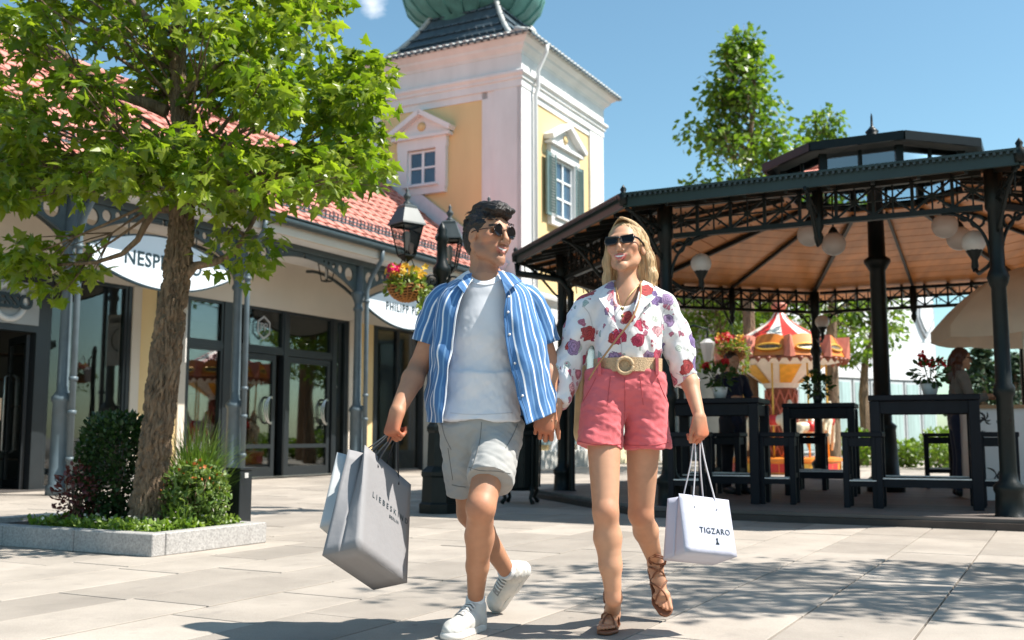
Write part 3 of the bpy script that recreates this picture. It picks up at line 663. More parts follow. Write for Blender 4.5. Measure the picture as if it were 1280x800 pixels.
# roof: concave, with tile rim and hips
def roofprof(t): return .33+.03-(2.05)*(t**.82), 10.70+2.1*t**1.75
g = MB(); rings = []
for t in np.linspace(0, 1, 12):
    o, z = roofprof(t); rings.append([(-o, -o, z), (TS+o, -o, z), (TS+o, TS+o, z), (-o, TS+o, z)])
g.loft(rings, smooth=False, cap=True); troof = g.build('roof', SLATE, tw)
g = MB()
for r in range(9):
    t = r/9.; o, z = roofprof(t); n = int((TS+2*o)/.22)
    for k in range(n+1):
        q = -o+(TS+2*o)*k/n
        for (x, y) in ((-o, q), (q, -o)): g.box((x, y, z+.015), (.06 if x == -o else .10, .10 if x == -o else .06, .022), rot=None)
tag(g.build('slate_course', SLATE, troof), kind='stuff')
g = MB(); n = 30
for k in range(n+1):
    q = -.36+(TS+.72)*k/n
    for (x, y, ax) in ((-.36, q, 0), (q, -.36, 1)):
        g.tube([(x-.05*(1-ax), y-.05*ax, 10.72), (x+.34*(1-ax), y+.34*ax, 10.83)], .075, 6)
g.build('rim_tile', ZINC, troof)
g = MB()
for (sx, sy) in ((0, 0), (1, 0), (0, 1)):
    pts = []
    for t in np.linspace(0, 1, 10): o, z = roofprof(t); pts.append(((TS+o) if sx else -o, (TS+o) if sy else -o, z+.03))
    MB().tube(pts, .075, 6).build('hip_cap', ZINC, troof)
# onion dome with standing seams
dp = [(1.15, 12.30), (1.2, 12.45), (1.62, 12.62), (1.92, 12.95), (2.05, 13.35), (2.02, 13.8), (1.8, 14.35), (1.35, 14.95), (.85, 15.5), (.5, 16.1), (.33, 16.9), (.3, 17.6)]
g = MB(); g.lathe(dp, 40, (TS/2, TS/2+.3, 0)); dome = g.build('onion_dome', COPPER, tw)
g = MB()
for k in range(20):
    a = 2*math.pi*k/20; g.tube([(TS/2+(r+.02)*math.cos(a), TS/2+.3+(r+.02)*math.sin(a), z) for r, z in dp[1:]], .03, 5)
g.build('seam', COPPER, dome)
g = MB(); g.lathe([(.3, 17.6), (.55, 17.7), (.6, 18.0), (.4, 18.3), (.12, 18.6), (.05, 19.6)], 16, (TS/2, TS/2, 0)); g.build('finial', COPPER, dome)
# windows
def baroque_window(face, c, z0, z1, hw, shutters):
    M = Matrix.Translation((0, c, 0))@Matrix.Rotation(-math.pi/2, 4, 'Z') if face == 'L' else Matrix.Translation((c, 0, 0))
    e = empty('window'); e.parent = tw; e.matrix_local = M; y = WALLIN
    f = MB(); sw = .30
    for s in (-1, 1): f.box((s*(hw+sw/2), y-.06, (z0+z1)/2), (sw/2, .07, (z1-z0)/2+.12))
    f.box((0, y-.06, z1+.18), (hw+sw+.02, .068, .16)); f.box((0, y-.06, z0-.14), (hw+sw-.02, .066, .12)); f.build('surround', WHITE, e)
    boxp('sill', (-hw-.1, y-.19, z0-.06), (hw+.1, y-.02, z0-.015), WHITE, e)
    f = MB()
    for s in (-1, 0, 1): f.box((s*(hw-.03), y-.01, (z0+z1)/2), (.035, .03, (z1-z0)/2))
    for q in np.linspace(0, 1, 3 if not shutters else 4): f.box((0, y-.01, z0+.03+(z1-z0-.06)*q), (hw-.066, .026, .025))
    f.build('sash', mat('white_sash', (.80, .80, .80), .5, .03), e)
    boxp('pane', (-hw, y-.005, z0), (hw, y+.0, z1), mat('blue_reflecting_pane', (.05, .09, .14), .06, .3, 1.5, spec=.8), e)
    pz = z1+.38; g = MB(); w = hw+sw+.12
    g.add([(-w, -.05, pz), (w, -.05, pz), (w, -.05, pz+.1), (0, -.05, pz+.58), (-w, -.05, pz+.1)], [(0, 1, 2, 3, 4)])
    g.build('pediment', WHITE, e)
    for s in (-1, 1):
        g = MB(); g.bar((s*(w+.08), -.08, pz+.08), (-.01*s, -.08, pz+.62), .30, .13); g.build('pediment_rake', WHITE, e)
    boxp('pediment_base', (-w-.03, -.16, pz-.08), (w+.03, .05, pz), WHITE, e)
    g = MB(); g.lathe([(.0, 0), (.12, 0), (.12, .03), (.0, .04)], 14); o = g.build('roundel', YELLOW, e, (0, -.051, pz+.24), (math.pi/2, 0, 0))
    if shutters:
        for s in (-1, 1):
            g = MB(); sx = s*(hw+.30)
            g.box((sx, -.05, (z0+z1)/2), (.27, .02, (z1-z0)/2+.06))
            for q in np.arange(z0+.06, z1-.05, .075): g.box((sx, -.075, q), (.21, .012, .022), rot=np.array(Matrix.Rotation(.5, 3, 'X')))
            for q in (-.24, .24): g.box((sx+q, -.078, (z0+z1)/2), (.03, .012, (z1-z0)/2+.06))
            g.build('shutter', mat('grey_green_shutter', (.13, .20, .20), .55, .1, 6), e)
baroque_window('L', 2.9, 7.30, 8.22, .44, False)
baroque_window('R', 2.45, 6.55, 8.10, .58, True)
g = MB(); g.tube([(.62, -.09, .2), (.62, -.09, 9.4), (.62, -.16, 9.62), (.62, -.16, 10.05), (.62, -.40, 10.5), (.62, -.42, 10.68)], .055, 8)
g.build('downpipe', WHITE, tw)
# flashing where the shop roof meets the tower
g = MB(); ly = lambda y: y-(-.9011)   # arcade y to tower y
ya, yb = EY+.1, RY
g.bar((-.03, ly(ya), RZ(ya)+.22), (-.03, ly(yb), RZ(yb)+.22), .05, .36, up=(0, -SL, 1)); g.build('flashing', mat('pinkish_flashing', (.70, .66, .68), .7, .05), tw)
# ground-floor openings on the sunny side and the camera side
def plain_window(face, c, z0, z1, hw):
    M = Matrix.Translation((0, c, 0))@Matrix.Rotation(-math.pi/2, 4, 'Z') if face == 'L' else Matrix.Translation((c, 0, 0))
    e = empty('shop_window'); e.parent = tw; e.matrix_local = M; f = MB(); y = WALLIN
    for s in (-1, 1): f.box((s*(hw-.04), y-.03, (z0+z1)/2), (.04, .06, (z1-z0)/2))
    for z in (z0+.04, z1-.04): f.box((0, y-.03, z), (hw-.08, .058, .04))
    f.build('frame', mat('grey_green_frame', (.16, .22, .22), .5, .1), e); boxp('pane', (-hw+.08, y-.02, z0+.08), (hw-.08, y-.01, z1-.08), mat('pale_reflecting_pane', (.16, .22, .24), .05, .25, 1.2, spec=.8), e)
plain_window('R', 1.05, .6, 3.4, .5); plain_window('R', 2.65, .6, 3.4, .5); plain_window('R', 4.2, .6, 3.4, .4); plain_window('L', .98, .6, 3.3, .42)
# low wing beyond the tower
wing = empty('cream_wing_building', T0+UX*(TS+.06)+VX*.35, ANG, 'low cream building running on behind the tower and the pavilion', 'building')
boxp('wall', (0, 0, 0), (13, 6, 4.2), mat('pale_yellow_render', (.74, .64, .42), .85, .05, 1.2, .1, 80), wing)
g = MB(); g.loft([[(0, -o, 4.2+z), (13.1, -o, 4.2+z), (13.1, 6+o, 4.2+z), (0, 6+o, 4.2+z)] for o, z in ((.02, 0), (.1, .1), (.25, .2), (.28, .3))], smooth=False, cap=True); g.build('cornice', WHITE, wing)
g = MB(); g.add([(0, -.35, 4.52), (13, -.35, 4.52), (13, 3, 7), (0, 3, 7), (13, 6.3, 4.52), (0, 6.3, 4.52)], [(0, 1, 2, 3), (3, 2, 4, 5)]); g.build('roof', TILE_O, wing)
for k in range(5):
    x = 1.4+k*2.5; boxp('pilaster', (x-1.2, -.06, 0), (x-.8, 0.0, 4.2), WHITE, wing)
    w = boxp('window', (x-.55, -.03, .5), (x+.75, .03, 3.3), mat('white_sash', (1, 1, 1)), wing); boxp('pane', (x-.45, -.045, .6), (x+.65, -.031, 3.2), MATS['pale_reflecting_pane'], w)

# shops across the square, out of the picture to the right: they close the place and show in the shop glass
for k, (wx, wy, L, colm, lab) in enumerate(((11.5, -6.0, 15, YELLOW, 'yellow shop building across the square with orange roof'), (19.2, 8.6, 15, MATS['pale_yellow_render'], 'pale shop building across the square beside the yellow one'))):
    ob = empty('opposite_building', (wx, wy, 0), R(62), lab, 'building')
    boxp('wall', (0, -5, 0), (L-.2, 0, 4.6), colm, ob); g = MB(); g.add([(-.2, .5, 4.6), (L, .5, 4.6), (L, -2.5, 7.0), (-.2, -2.5, 7.0), (L, -5.5, 4.6), (-.2, -5.5, 4.6)], [(1, 0, 3, 2), (2, 3, 5, 4)]); g.build('roof', TILE_O, ob)
    for i in range(5):
        x = 1.5+i*2.9; w = boxp('window', (x-.9, 0, .3), (x+.9, .06, 3.2), FRAME, ob); boxp('pane', (x-.8, .061, .4), (x+.8, .07, 3.1), MATS['pale_reflecting_pane'], w); boxp('pilaster', (x-1.5, 0.0, 0), (x-1.2, .1, 4.59), WHITE, ob)
# ------------------------------------------------------------------ bandstand pavilion
GC = np.array([4.87, 13.7, 0]); GA = R(264.9); RP, RE = 4.2, 4.82
gz = empty('pavilion', GC, GA, 'octagonal dark green iron pavilion with orange board ceiling and glazed lantern', 'pavilion')
def oc(k, r, z): a = -math.pi/4*k; return np.array([r*math.cos(a), r*math.sin(a), z])
g = MB(); g.prism([oc(k, 4.62, 0)[:2] for k in range(8)][::-1], 0.0, .062); deck = g.build('deck', mat('deck_edge', (.055, .042, .036), .7, .2, 6), gz)
# deck boards clipped to the octagon, running along the front side
da = -math.pi/8; dv = np.array([-math.sin(da), math.cos(da)]); dn = np.array([math.cos(da), math.sin(da)]); ap8 = 4.58*math.cos(math.pi/8)
q = -ap8
while q < ap8:
    w = min(.145, ap8-q); lo, hi = -9., 9.
    for qq in (q, q+w):
        for k in range(8):
            a = da+k*math.pi/4; nn = np.array([math.cos(a), math.sin(a)]); den = nn@dv; rem = ap8-(nn@dn)*qq
            if abs(den) < 1e-6: continue
            t = rem/den
            if den > 0: hi = min(hi, t)
            else: lo = max(lo, t)
    if hi-lo > .1 and w > .03:
        c = dn*(q+w/2)+dv*(lo+hi)/2; MB().box((0, 0, 0), ((hi-lo)/2, w/2-.004, .018), bev=.003).build('deck_board', DECK, deck, (c[0], c[1], .082), (0, 0, da+math.pi/2))
    q += .15
pm = MB(); pm.lathe([(.17, .0), (.17, .08), (.13, .11), (.12, .30), (.135, .33), (.135, .37), (.085, .42), (.074, .5), (.072, 1.17), (.095, 1.20), (.095, 1.26), (.072, 1.30), (.066, 2.18), (.085, 2.22), (.10, 2.28), (.085, 2.33), (.066, 2.37), (.064, 2.9), (.085, 2.93), (.085, 3.3)], 12); gpost = pm.mesh('post', IRON_DK)
# curved brackets with a scroll, in the local xz plane going +x
sc = MB(); t = np.linspace(0, 1, 12)
sc.tube([(.06+.40*(1-math.cos(x*math.pi/2)), 0, 2.50+.42*math.sin(x*math.pi/2)) for x in t], .017, 6)
for cx, cz, rr_ in ((.15, 2.82, .055), (.26, 2.87, .034)): sc.tube([(cx+rr_*math.cos(a), 0, cz+rr_*math.sin(a)) for a in np.linspace(0, 2*math.pi, 15)], .014, 5)
scroll = sc.mesh('scroll_bracket', IRON_DK)
# outward eave bracket
eb = MB(); eb.tube([(.05+.55*x, 0, 2.7+.47*math.sin(x*math.pi/2)**1.2) for x in t], .018, 6); eb.tube([(.06, 0, 3.0), (.6, 0, 3.18)], .018, 6)
for a in np.linspace(.15, .5, 4): eb.tube([(a, 0, 2.98), (a+.02, 0, 3.16)], .009, 5)
for cx, cz, rr_ in ((.17, 3.02, .06), (.32, 3.07, .04)): eb.tube([(cx+rr_*math.cos(a), 0, cz+rr_*math.sin(a)) for a in np.linspace(0, 2*math.pi, 13)], .014, 5)
eaveb = eb.mesh('eave_bracket', IRON_DK)
NP = 9; SIDE = 2*RP*math.sin(math.pi/8); pw = SIDE/NP
lp = MB(); z0, z1 = 2.97, 3.25; zc = (z0+z1)/2; hw = pw/2; hh = (z1-z0)/2
for a, b in (((-hw, -hh), (hw, hh)), ((-hw, hh), (hw, -hh))): lp.bar((a[0], 0, zc+a[1]), (b[0], 0, zc+b[1]), .021, .016, up=(0, 1, 0))
lp.bar((0, 0, z0), (0, 0, z1), .016, .014, up=(0, 1, 0)); lp.bar((-hw, 0, zc), (hw, 0, zc), .016, .014, up=(0, 1, 0))
lp.bar((-hw, 0, z0), (-hw, 0, z1), .03, .035, up=(0, 1, 0))
lp.box((0, 0, zc), (.026, .011, .026), rot=np.array(Matrix.Rotation(math.pi/4, 3, 'Y')))
for sx in (-1, 1):
    for sz in (-1, 1):
        lp.bar((sx*.045, 0, zc+sz*.085), (sx*.085, 0, zc+sz*.045), .012, .012, up=(0, 1, 0))
lat = lp.mesh('lattice_panel', IRON_DK)
pend = MB(); pend.lathe([(.0, 2.70), (.035, 2.74), (.05, 2.80), (.03, 2.85), (.055, 2.9), (.055, 3.30)], 10); pendm = pend.mesh('pendant', IRON_DK)
for k in range(8):
    c = oc(k, RP, 0); ang = -math.pi/4*k
    p = link_mesh('post', gpost, gz, c)
    nx = oc(k+1, RP, 0)-c; an = math.atan2(nx[1], nx[0]); pv = oc(k-1, RP, 0)-c; ap_ = math.atan2(pv[1], pv[0])
    for a in (an, ap_): link_mesh('scroll_bracket', scroll, p, (0, 0, 0), (0, 0, a))
    link_mesh('eave_bracket', eaveb, p, (0, 0, 0), (0, 0, ang))
    f = MB(); L = np.linalg.norm(nx)
    for z, h in ((2.945, .05), (3.275, .05)): f.box((L/2, 0, z), (L/2-.1, .035, h/2))
    fr = f.build('frieze', IRON_DK, gz, c, (0, 0, an))
    for i in range(NP):
        if i: link_mesh('lattice_panel', lat, fr, (pw*(i+.5), 0, 0))
        else: link_mesh('lattice_panel', lat, fr, (pw*.5, 0, 0))
    link_mesh('pendant', pendm, fr, (L/2, 0, 0)); link_mesh('eave_bracket', eaveb, fr, (L/2, 0, 0), (0, 0, -math.pi/2 if False else math.pi/2))
# centre column
g = MB(); g.lathe([(.24, .1), (.24, .25), (.18, .3), (.15, .9), (.17, .95), (.11, 1.0), (.10, 3.0), (.13, 3.05), (.17, 3.12), (.17, 3.16), (.11, 3.2), (.10, 4.1), (.3, 4.3)], 14); g.build('centre_column', IRON_DK, gz)
# roof shell and ceiling boards
def ring(r, z): return [oc(k, r, z) for k in range(8)][::-1]
ROOFM = mat('dark_sheet_roof', (.025, .035, .034), .5, .2, 5, .1, 30)
g = MB(); g.loft([ring(RE-.03, 3.25), ring(RE-.03, 3.28), ring(1.2, 4.13), ring(1.2, 4.07)], smooth=False); g.build('roof', ROOFM, gz)
CR0, CZ0, CR1, CZ1 = 4.74, 3.215, 1.15, 4.045
ceil_o = empty('ceiling'); ceil_o.parent = gz; NB = 14
for k in range(8):
    for i in range(NB):
        t0, t1 = i/NB, (i+1)/NB-.004; r0, r1 = CR0+(CR1-CR0)*t0, CR0+(CR1-CR0)*t1; za, zb = CZ0+(CZ1-CZ0)*t0, CZ0+(CZ1-CZ0)*t1
        a, b, c, d = oc(k, r0, za), oc(k+1, r0, za), oc(k+1, r1, zb), oc(k, r1, zb); up = np.array([0, 0, .018])
        m = MB(); m.add([a, b, c, d, a+up, b+up, c+up, d+up], [(0, 1, 2, 3), (7, 6, 5, 4), (0, 4, 5, 1), (2, 6, 7, 3)])
        m.build('ceiling_board', CEIL, ceil_o)
g = MB()
for k in range(8):
    g2 = MB(); g2.bar(oc(k, 4.70, 3.19), oc(k, 1.2, 4.0), .05, .07); g2.build('hip_rafter', IRON_DK, gz)
    m0 = (oc(k, 4.70, 3.19)+oc(k+1, 4.70, 3.19))/2; m1 = (oc(k, 1.2, 4.0)+oc(k+1, 1.2, 4.0))/2
    g2 = MB(); g2.bar(m0, m1, .035, .05); g2.build('rafter', IRON_DK, gz)
    for s in np.linspace(1/9, 8/9, 8):                     # short rafters in the overhang
        e0 = oc(k, 4.75, 0)*(1-s)+oc(k+1, 4.75, 0)*s; e1 = oc(k, 4.2, 0)*(1-s)+oc(k+1, 4.2, 0)*s
        e0[2] = 3.195; e1[2] = 3.30
        g2 = MB(); g2.bar(e0, e1, .035, .06); g2.build('eave_rafter', IRON_DK, gz)
    # fascia / gutter for each side
    a, b = oc(k, RE, 0), oc(k+1, RE, 0); g2 = MB(); dvv = (b-a)/np.linalg.norm(b-a); nn = np.array([dvv[1], -dvv[0], 0]); nn = nn if nn@(a+b) > 0 else -nn
    g2.bar(a+[0, 0, 3.24], b+[0, 0, 3.24], .04, .12); g2.bar(a+nn*.025+[0, 0, 3.31], b+nn*.025+[0, 0, 3.31], .09, .022); fs_ = g2.build('fascia', mat('teal_green_fascia', (.016, .034, .034), .42, .15, 6, .05, 40), gz)
    g2 = MB(); L = np.linalg.norm(b-a); n = int(L/.055)
    for i in range(n): p = a+dvv*L*(i+.5)/n+nn*.055; g2.box((p[0], p[1], 3.287), (.012, .012, .013), rot=frame_matrix(dvv, nn, (0, 0, 1), (0, 0, 0))[:3, :3])
    tag(g2.build('drip_bead', IRON, fs_), kind='stuff')
    g2 = MB(); c = oc(k, RE+.02, 0); g2.lathe([(.045, 3.20), (.055, 3.31), (.025, 3.34), (.035, 3.37), (.0, 3.42)], 8, c); g2.build('corner_finial', IRON_DK, gz)
# lantern on the roof
ln = empty('roof_lantern'); ln.parent = gz
g = MB(); g.loft([ring(1.18, 4.10), ring(1.22, 4.10), ring(1.22, 4.16), ring(1.18, 4.16)], smooth=False); g.build('lantern_base', IRON_DK, ln)
for k in range(8):
    a, b = oc(k, 1.2, 0), oc(k+1, 1.2, 0)
    g = MB(); g.bar(a+[0, 0, 4.1], a+[0, 0, 4.38], .09, .09); g.build('lantern_post', IRON_DK, ln)
    mid = (a+b)/2; g = MB(); g.bar(mid+[0, 0, 4.16], mid+[0, 0, 4.38], .04, .04); g.build('lantern_mullion', IRON_DK, ln)
    for e0, e1 in ((a, mid), (mid, b)):
        e0_, e1_ = e0+(e1-e0)*.06, e1-(e1-e0)*.06
        m = MB(); m.add([e0_+[0, 0, 4.16], e1_+[0, 0, 4.16], e1_+[0, 0, 4.38], e0_+[0, 0, 4.38]], [(0, 1, 2, 3)]); m.build('pane', glass_mat('lantern_glass', (.75, .82, .88), 1.3, base=.18) if 'lantern_glass' not in MATS else MATS['lantern_glass'], ln)
    a, b = oc(k, 1.45, 0), oc(k+1, 1.45, 0); g = MB(); g.bar(a+[0, 0, 4.44], b+[0, 0, 4.44], .05, .11); g.build('lantern_fascia', IRON_DK, ln)
g = MB(); g.loft([ring(1.42, 4.40), ring(1.47, 4.49), ring(.25, 4.80), ring(.02, 4.82)], smooth=False); g.build('lantern_roof', ROOFM, ln)
g = MB(); g.lathe([(.12, 4.78), (.13, 4.85), (.07, 4.87), (.09, 4.91), (.05, 4.95), (.018, 4.99), (.015, 5.12), (.0, 5.18)], 12); g.build('finial', IRON_DK, ln)
# gazebo rain pipe at the left post
p3 = oc(2, RP, 0); e3 = oc(2, RE, 0)
g = MB(); off = np.array([.18, .12, 0]); g.tube([e3+[-.05, 0, 3.19], e3+[-.08, 0, 3.05], p3*1.03+off+[0, 0, 2.92], p3*1.0+off+[0, 0, 2.75], p3+off+[0, 0, .12], p3+off+np.array([.03, .08, .04])], .045, 8); g.build('downpipe', IRON_DK, gz)
# bracket globes, one at each post
gl = MB(); gl.lathe([(.0, -.115)]+[(.115*math.cos(a), .115*math.sin(a)) for a in np.linspace(-1.4, 1.4, 12)]+[(.0, .115)], 18); glm = gl.mesh('globe', GLOBE)
cu_ = MB(); cu_.lathe([(.02, -.30), (.035, -.25), (.03, -.18), (.075, -.10), (.08, -.07)], 10); cupm = cu_.mesh('lamp_cup', IRON_DK)
names = ['second post from the kiosk counter', 'post beside the floral blouse', 'rain pipe post', 'post hidden by the couple', 'rear post before the carousel', 'post behind the parasol', 'far kiosk post', 'near kiosk post']
for k in range(8):
    if k in (6, 7): continue
    q = oc(k, 3.62, 2.72); M = Matrix.Translation(Vector(GC))@Matrix.Rotation(GA, 4, 'Z'); w = M@Vector(q)
    lab = {0: 'white globe lamp on the thick near pavilion post beside the parasol', 1: 'white globe lamp behind the right shoulder of the floral blouse', 2: 'white globe lamp on the pavilion post with the rain pipe', 3: 'white globe lamp on the rear left pavilion post', 4: 'small white globe lamp on the rear post beside the carousel', 5: 'white globe lamp on the rear post behind the parasol'}[k]
    e = empty('globe_lamp', w, GA-math.pi/4*k, lab, 'lamp', 'globe lamps on the pavilion posts'); link_mesh('globe', glm, e); link_mesh('lamp_cup', cupm, e)
    g = MB(); g.tube([(0, 0, -.27), (.1, 0, -.33), (.35, 0, -.30), (.57, 0, -.22)], .02, 6); g.build('arm', IRON_DK, e)
bg = MB(); bg.lathe([(.0, -.15)]+[(.15*math.cos(a), .15*math.sin(a)) for a in np.linspace(-1.4, 1.4, 14)]+[(.0, .15)], 22); bgm = bg.mesh('globe', GLOBE)
for px, py, d, lab in ((1042, 305, 13.0, 'large white globe hanging lowest left of the centre column'), (1012, 293, 12.5, 'large white globe half behind the front frieze left of the column'), (1199, 298, 12.7, 'large white globe hanging lower right of the centre column'), (1181, 282, 12.1, 'large white globe half behind the front frieze right of the column')):
    w = P(px, py, d); e = empty('pendant_globe', w, 0, lab, 'lamp', 'globes hanging under the pavilion ceiling'); link_mesh('globe', bgm, e)
    rr_ = math.hypot(w[0]-GC[0], w[1]-GC[1]); zc_ = CZ0+(CZ1-CZ0)*(CR0-rr_/.96)/(CR0-CR1)
    g = MB(); g.lathe([(.07, .13), (.05, .18), (.02, .22)], 10); g.tube([(0, 0, .22), (0, 0, max(.3, zc_-w[2]))], .012, 6); g.build('hanger', IRON_DK, e)
# ------------------------------------------------------------------ bar tables and stools on the deck
DZ = .1002
KICK_LIT = mat('kick_strip_highlight', (.78, .78, .78), .35, .08, 20, metal=.2)  # near-white colour paints a sunlit highlight onto the rail strips
def bar_table(w, d, h):
    e = empty('bar_table'); L = .05
    for sx in (-1, 1):
        for sy in (-1, 1): MB().box((sx*(w/2-L), sy*(d/2-L), (h-.06)/2), (L, L, (h-.06)/2), bev=.006).build('leg', BLACKWOOD, e)
    MB().box((0, 0, h-.028), (w/2+.01, d/2+.01, .028), bev=.006).build('table_top', BLACKWOOD, e)
    for sy in (-1, 1): MB().box((0, sy*(d/2-L), h-.125), (w/2-2*L, .02, .06)).build('apron', BLACKWOOD, e)
    for sx in (-1, 1): MB().box((sx*(w/2-L), 0, h-.125), (.02, d/2-2*L, .06)).build('apron', BLACKWOOD, e)
    for sy in (-1, 1):
        r = MB().box((0, sy*(d/2-L), .25), (w/2-2*L, .03, .04)).build('foot_rail', BLACKWOOD, e); MB().box((0, sy*(d/2-L)-.018, .297), (w/2-2*L, .022, .006)).build('kick_strip', KICK_LIT, r)
    return e
def bar_stool(h=.76, w=.38):
    e = empty('bar_stool'); L = .03
    for sx in (-1, 1):
        for sy in (-1, 1): MB().box((sx*(w/2-L), sy*(w/2-L), (h-.05)/2), (L, L, (h-.05)/2), bev=.005).build('leg', BLACKWOOD, e)
    MB().box((0, 0, h-.025), (w/2+.01, w/2+.01, .025), bev=.006).build('seat', BLACKWOOD, e)
    for sy in (-1, 1):
        MB().box((0, sy*(w/2-L), h-.1), (w/2-2*L, .015, .045)).build('apron', BLACKWOOD, e)
        r = MB().box((0, sy*(w/2-L), .24), (w/2-2*L, .022, .028)).build('foot_rail', BLACKWOOD, e); MB().box((0, sy*(w/2-L)-.012, .273), (w/2-2*L, .016, .005)).build('kick_strip', KICK_LIT, r)
    for sx in (-1, 1):
        MB().box((sx*(w/2-L), 0, h-.1), (.015, w/2-2*L, .045)).build('apron', BLACKWOOD, e); MB().box((sx*(w/2-L), 0, .30), (.02, w/2-2*L, .025)).build('foot_rail', BLACKWOOD, e)
    return e
t0 = bar_table(1.02, .85, 1.13); TROT = R(-22)
def put_obj(o, px, d, rot, lab, cat, grp, z=DZ):
    x = (px-640)/F_PX*d*1.012; o.location = (x, d, z); o.rotation_euler = (0, 0, rot); tag(o, lab, cat, grp); return o
TG = 'black bar tables under the pavilion'; SG = 'black bar stools under the pavilion'
put_obj(t0, 1147, 10.75, TROT, 'black wooden bar table in front of the standing woman', 'table', TG); T1 = t0
T2 = put_obj(copy_tree(t0), 893, 11.75, TROT, 'black wooden bar table with geranium pot beside the white paper bag', 'table', TG)
T3 = put_obj(copy_tree(t0), 1020, 13.0, TROT, 'black wooden bar table before the carousel between the other two tables', 'table', TG); T3.scale = (.82, .82, .99)
s0 = bar_stool()
put_obj(s0, 967, 11.35, TROT, 'black bar stool standing in front of the carousel base', 'stool', SG)
for px, d, lab in ((1071, 10.75, 'black bar stool pushed against the left end of the woman\'s table'), (1236, 10.7, 'black bar stool half behind the near pavilion post'), (1163, 14.6, 'black bar stool seen through the legs of the woman\'s table'), (905, 13.1, 'black bar stool behind the geranium table'), (1008, 14.2, 'black bar stool behind the middle table'), (858, 10.95, 'black bar stool behind the hip of the woman in pink shorts')):
    put_obj(copy_tree(s0), px, d, TROT+random.uniform(-.1, .1), lab, 'stool', SG)
# ------------------------------------------------------------------ street lamp with lanterns and flower basket
LP = G(550, 641)
lp_ = empty('street_lamp', LP, 0., 'black cast iron street lamp with scrolled arms and lanterns behind the man', 'street lamp')
g = MB(); g.lathe([(.235, 0), (.235, .10), (.21, .12), (.20, .38), (.215, .40), (.215, .44), (.15, .50), (.14, .85), (.155, .88), (.155, .92), (.10, 1.0), (.075, 1.05)], 8, smooth=False, ph=math.pi/8); g.build('base', IRON_DK, lp_)
g = MB(); g.lathe([(.075, 1.05), (.085, 1.10), (.066, 1.15), (.06, 2.0), (.085, 2.03), (.085, 2.08), (.06, 2.12), (.055, 2.55), (.10, 2.60), (.10, 2.66), (.06, 2.72), (.055, 2.95), (.08, 2.98), (.05, 3.03), (.06, 3.08), (.03, 3.14), (.0, 3.18)], 14); g.build('shaft', IRON_DK, lp_)
LGLASS = glass_mat('lantern_pane', (.88, .86, .84), 1.0, base=.08)
def lantern(loc, rz):
    e = empty('lantern', loc, rz); e.parent = lp_; e.scale = (.72, .72, .90)
    f = MB(); c = lambda r, k, z: np.array([r*math.cos(math.pi/4+k*math.pi/2), r*math.sin(math.pi/4+k*math.pi/2), z])
    for k in range(4):
        f.bar(c(.13, k, .06), c(.245, k, .42), .018, .018); f.bar(c(.13, k, .06), c(.13, k+1, .06), .018, .02); f.bar(c(.245, k, .42), c(.245, k+1, .42), .022, .025)
    f.lathe([(.02, -.10), (.035, -.06), (.02, -.02), (.05, .0), (.13, .05), (.13, .062)], 4, ph=math.pi/4, smooth=False)
    f.build('cage', IRON_DK, e)
    f = MB()
    for k in range(4):
        f.add([c(.128, k, .07), c(.128, k+1, .07), c(.238, k+1, .41), c(.238, k, .41)], [(0, 1, 2, 3)])
    f.build('panes', LGLASS, e)
    f = MB(); f.lathe([(.30, .43), (.29, .45), (.16, .63), (.155, .66), (.10, .68)], 4, ph=math.pi/4, smooth=False); f.lathe([(.06, .66), (.065, .70), (.025, .73), (.055, .77), (.06, .79), (.02, .83), (.03, .86), (.0, .90)], 10); f.build('cap', mat('lamp_cap_grey', (.06, .07, .07), .4, .2, 6), e)
    f = MB(); f.lathe([(.02, .06), (.03, .18), (.05, .22), (.05, .34), (.0, .37)], 10); f.build('bulb', GLOBE, e)
    f = MB(); f.tube([(0, 0, .03), (0, 0, .2)], .025, 6); f.build('stem', IRON_DK, e)
def arm(ang, L, z=2.40):
    d = np.array([math.cos(ang), math.sin(ang), 0]); g = MB(); t = np.linspace(0, 1, 14); up = np.array([0, 0, 1.])
    g.tube([d*(.05+(L-.05)*x)+up*(z+.10*math.sin(x*math.pi)*(-1)+.10*x) for x in t], .02, 6)
    for s0, s1, zz, r0 in ((.12, 0, z+.10, .085), (.30, 0, z-.12, .075), (.27, 0, z+.12, .06)):
        th = np.linspace(0, 4.2*math.pi/2*1.6, 20); g.tube([d*(s0+r0*(1-.11*a)*math.cos(a))+up*(zz+r0*(1-.11*a)*math.sin(a)) for a in th], .011, 5)
    g.tube([d*L+up*(z+.08), d*L+up*(z+.20)], .022, 6); g.build('arm', IRON_DK, lp_)
def at_lamp(px, d): return (px-640)/F_PX*d*1.012-LP[0], d-LP[1]
for px, d in ((508, LP[1]-.30), (562, LP[1]+.55), (611, LP[1]+.12)):
    x, y = at_lamp(px, d); L = math.hypot(x, y); a = math.atan2(y, x); arm(a, L); lantern((x, y, 2.69), a)
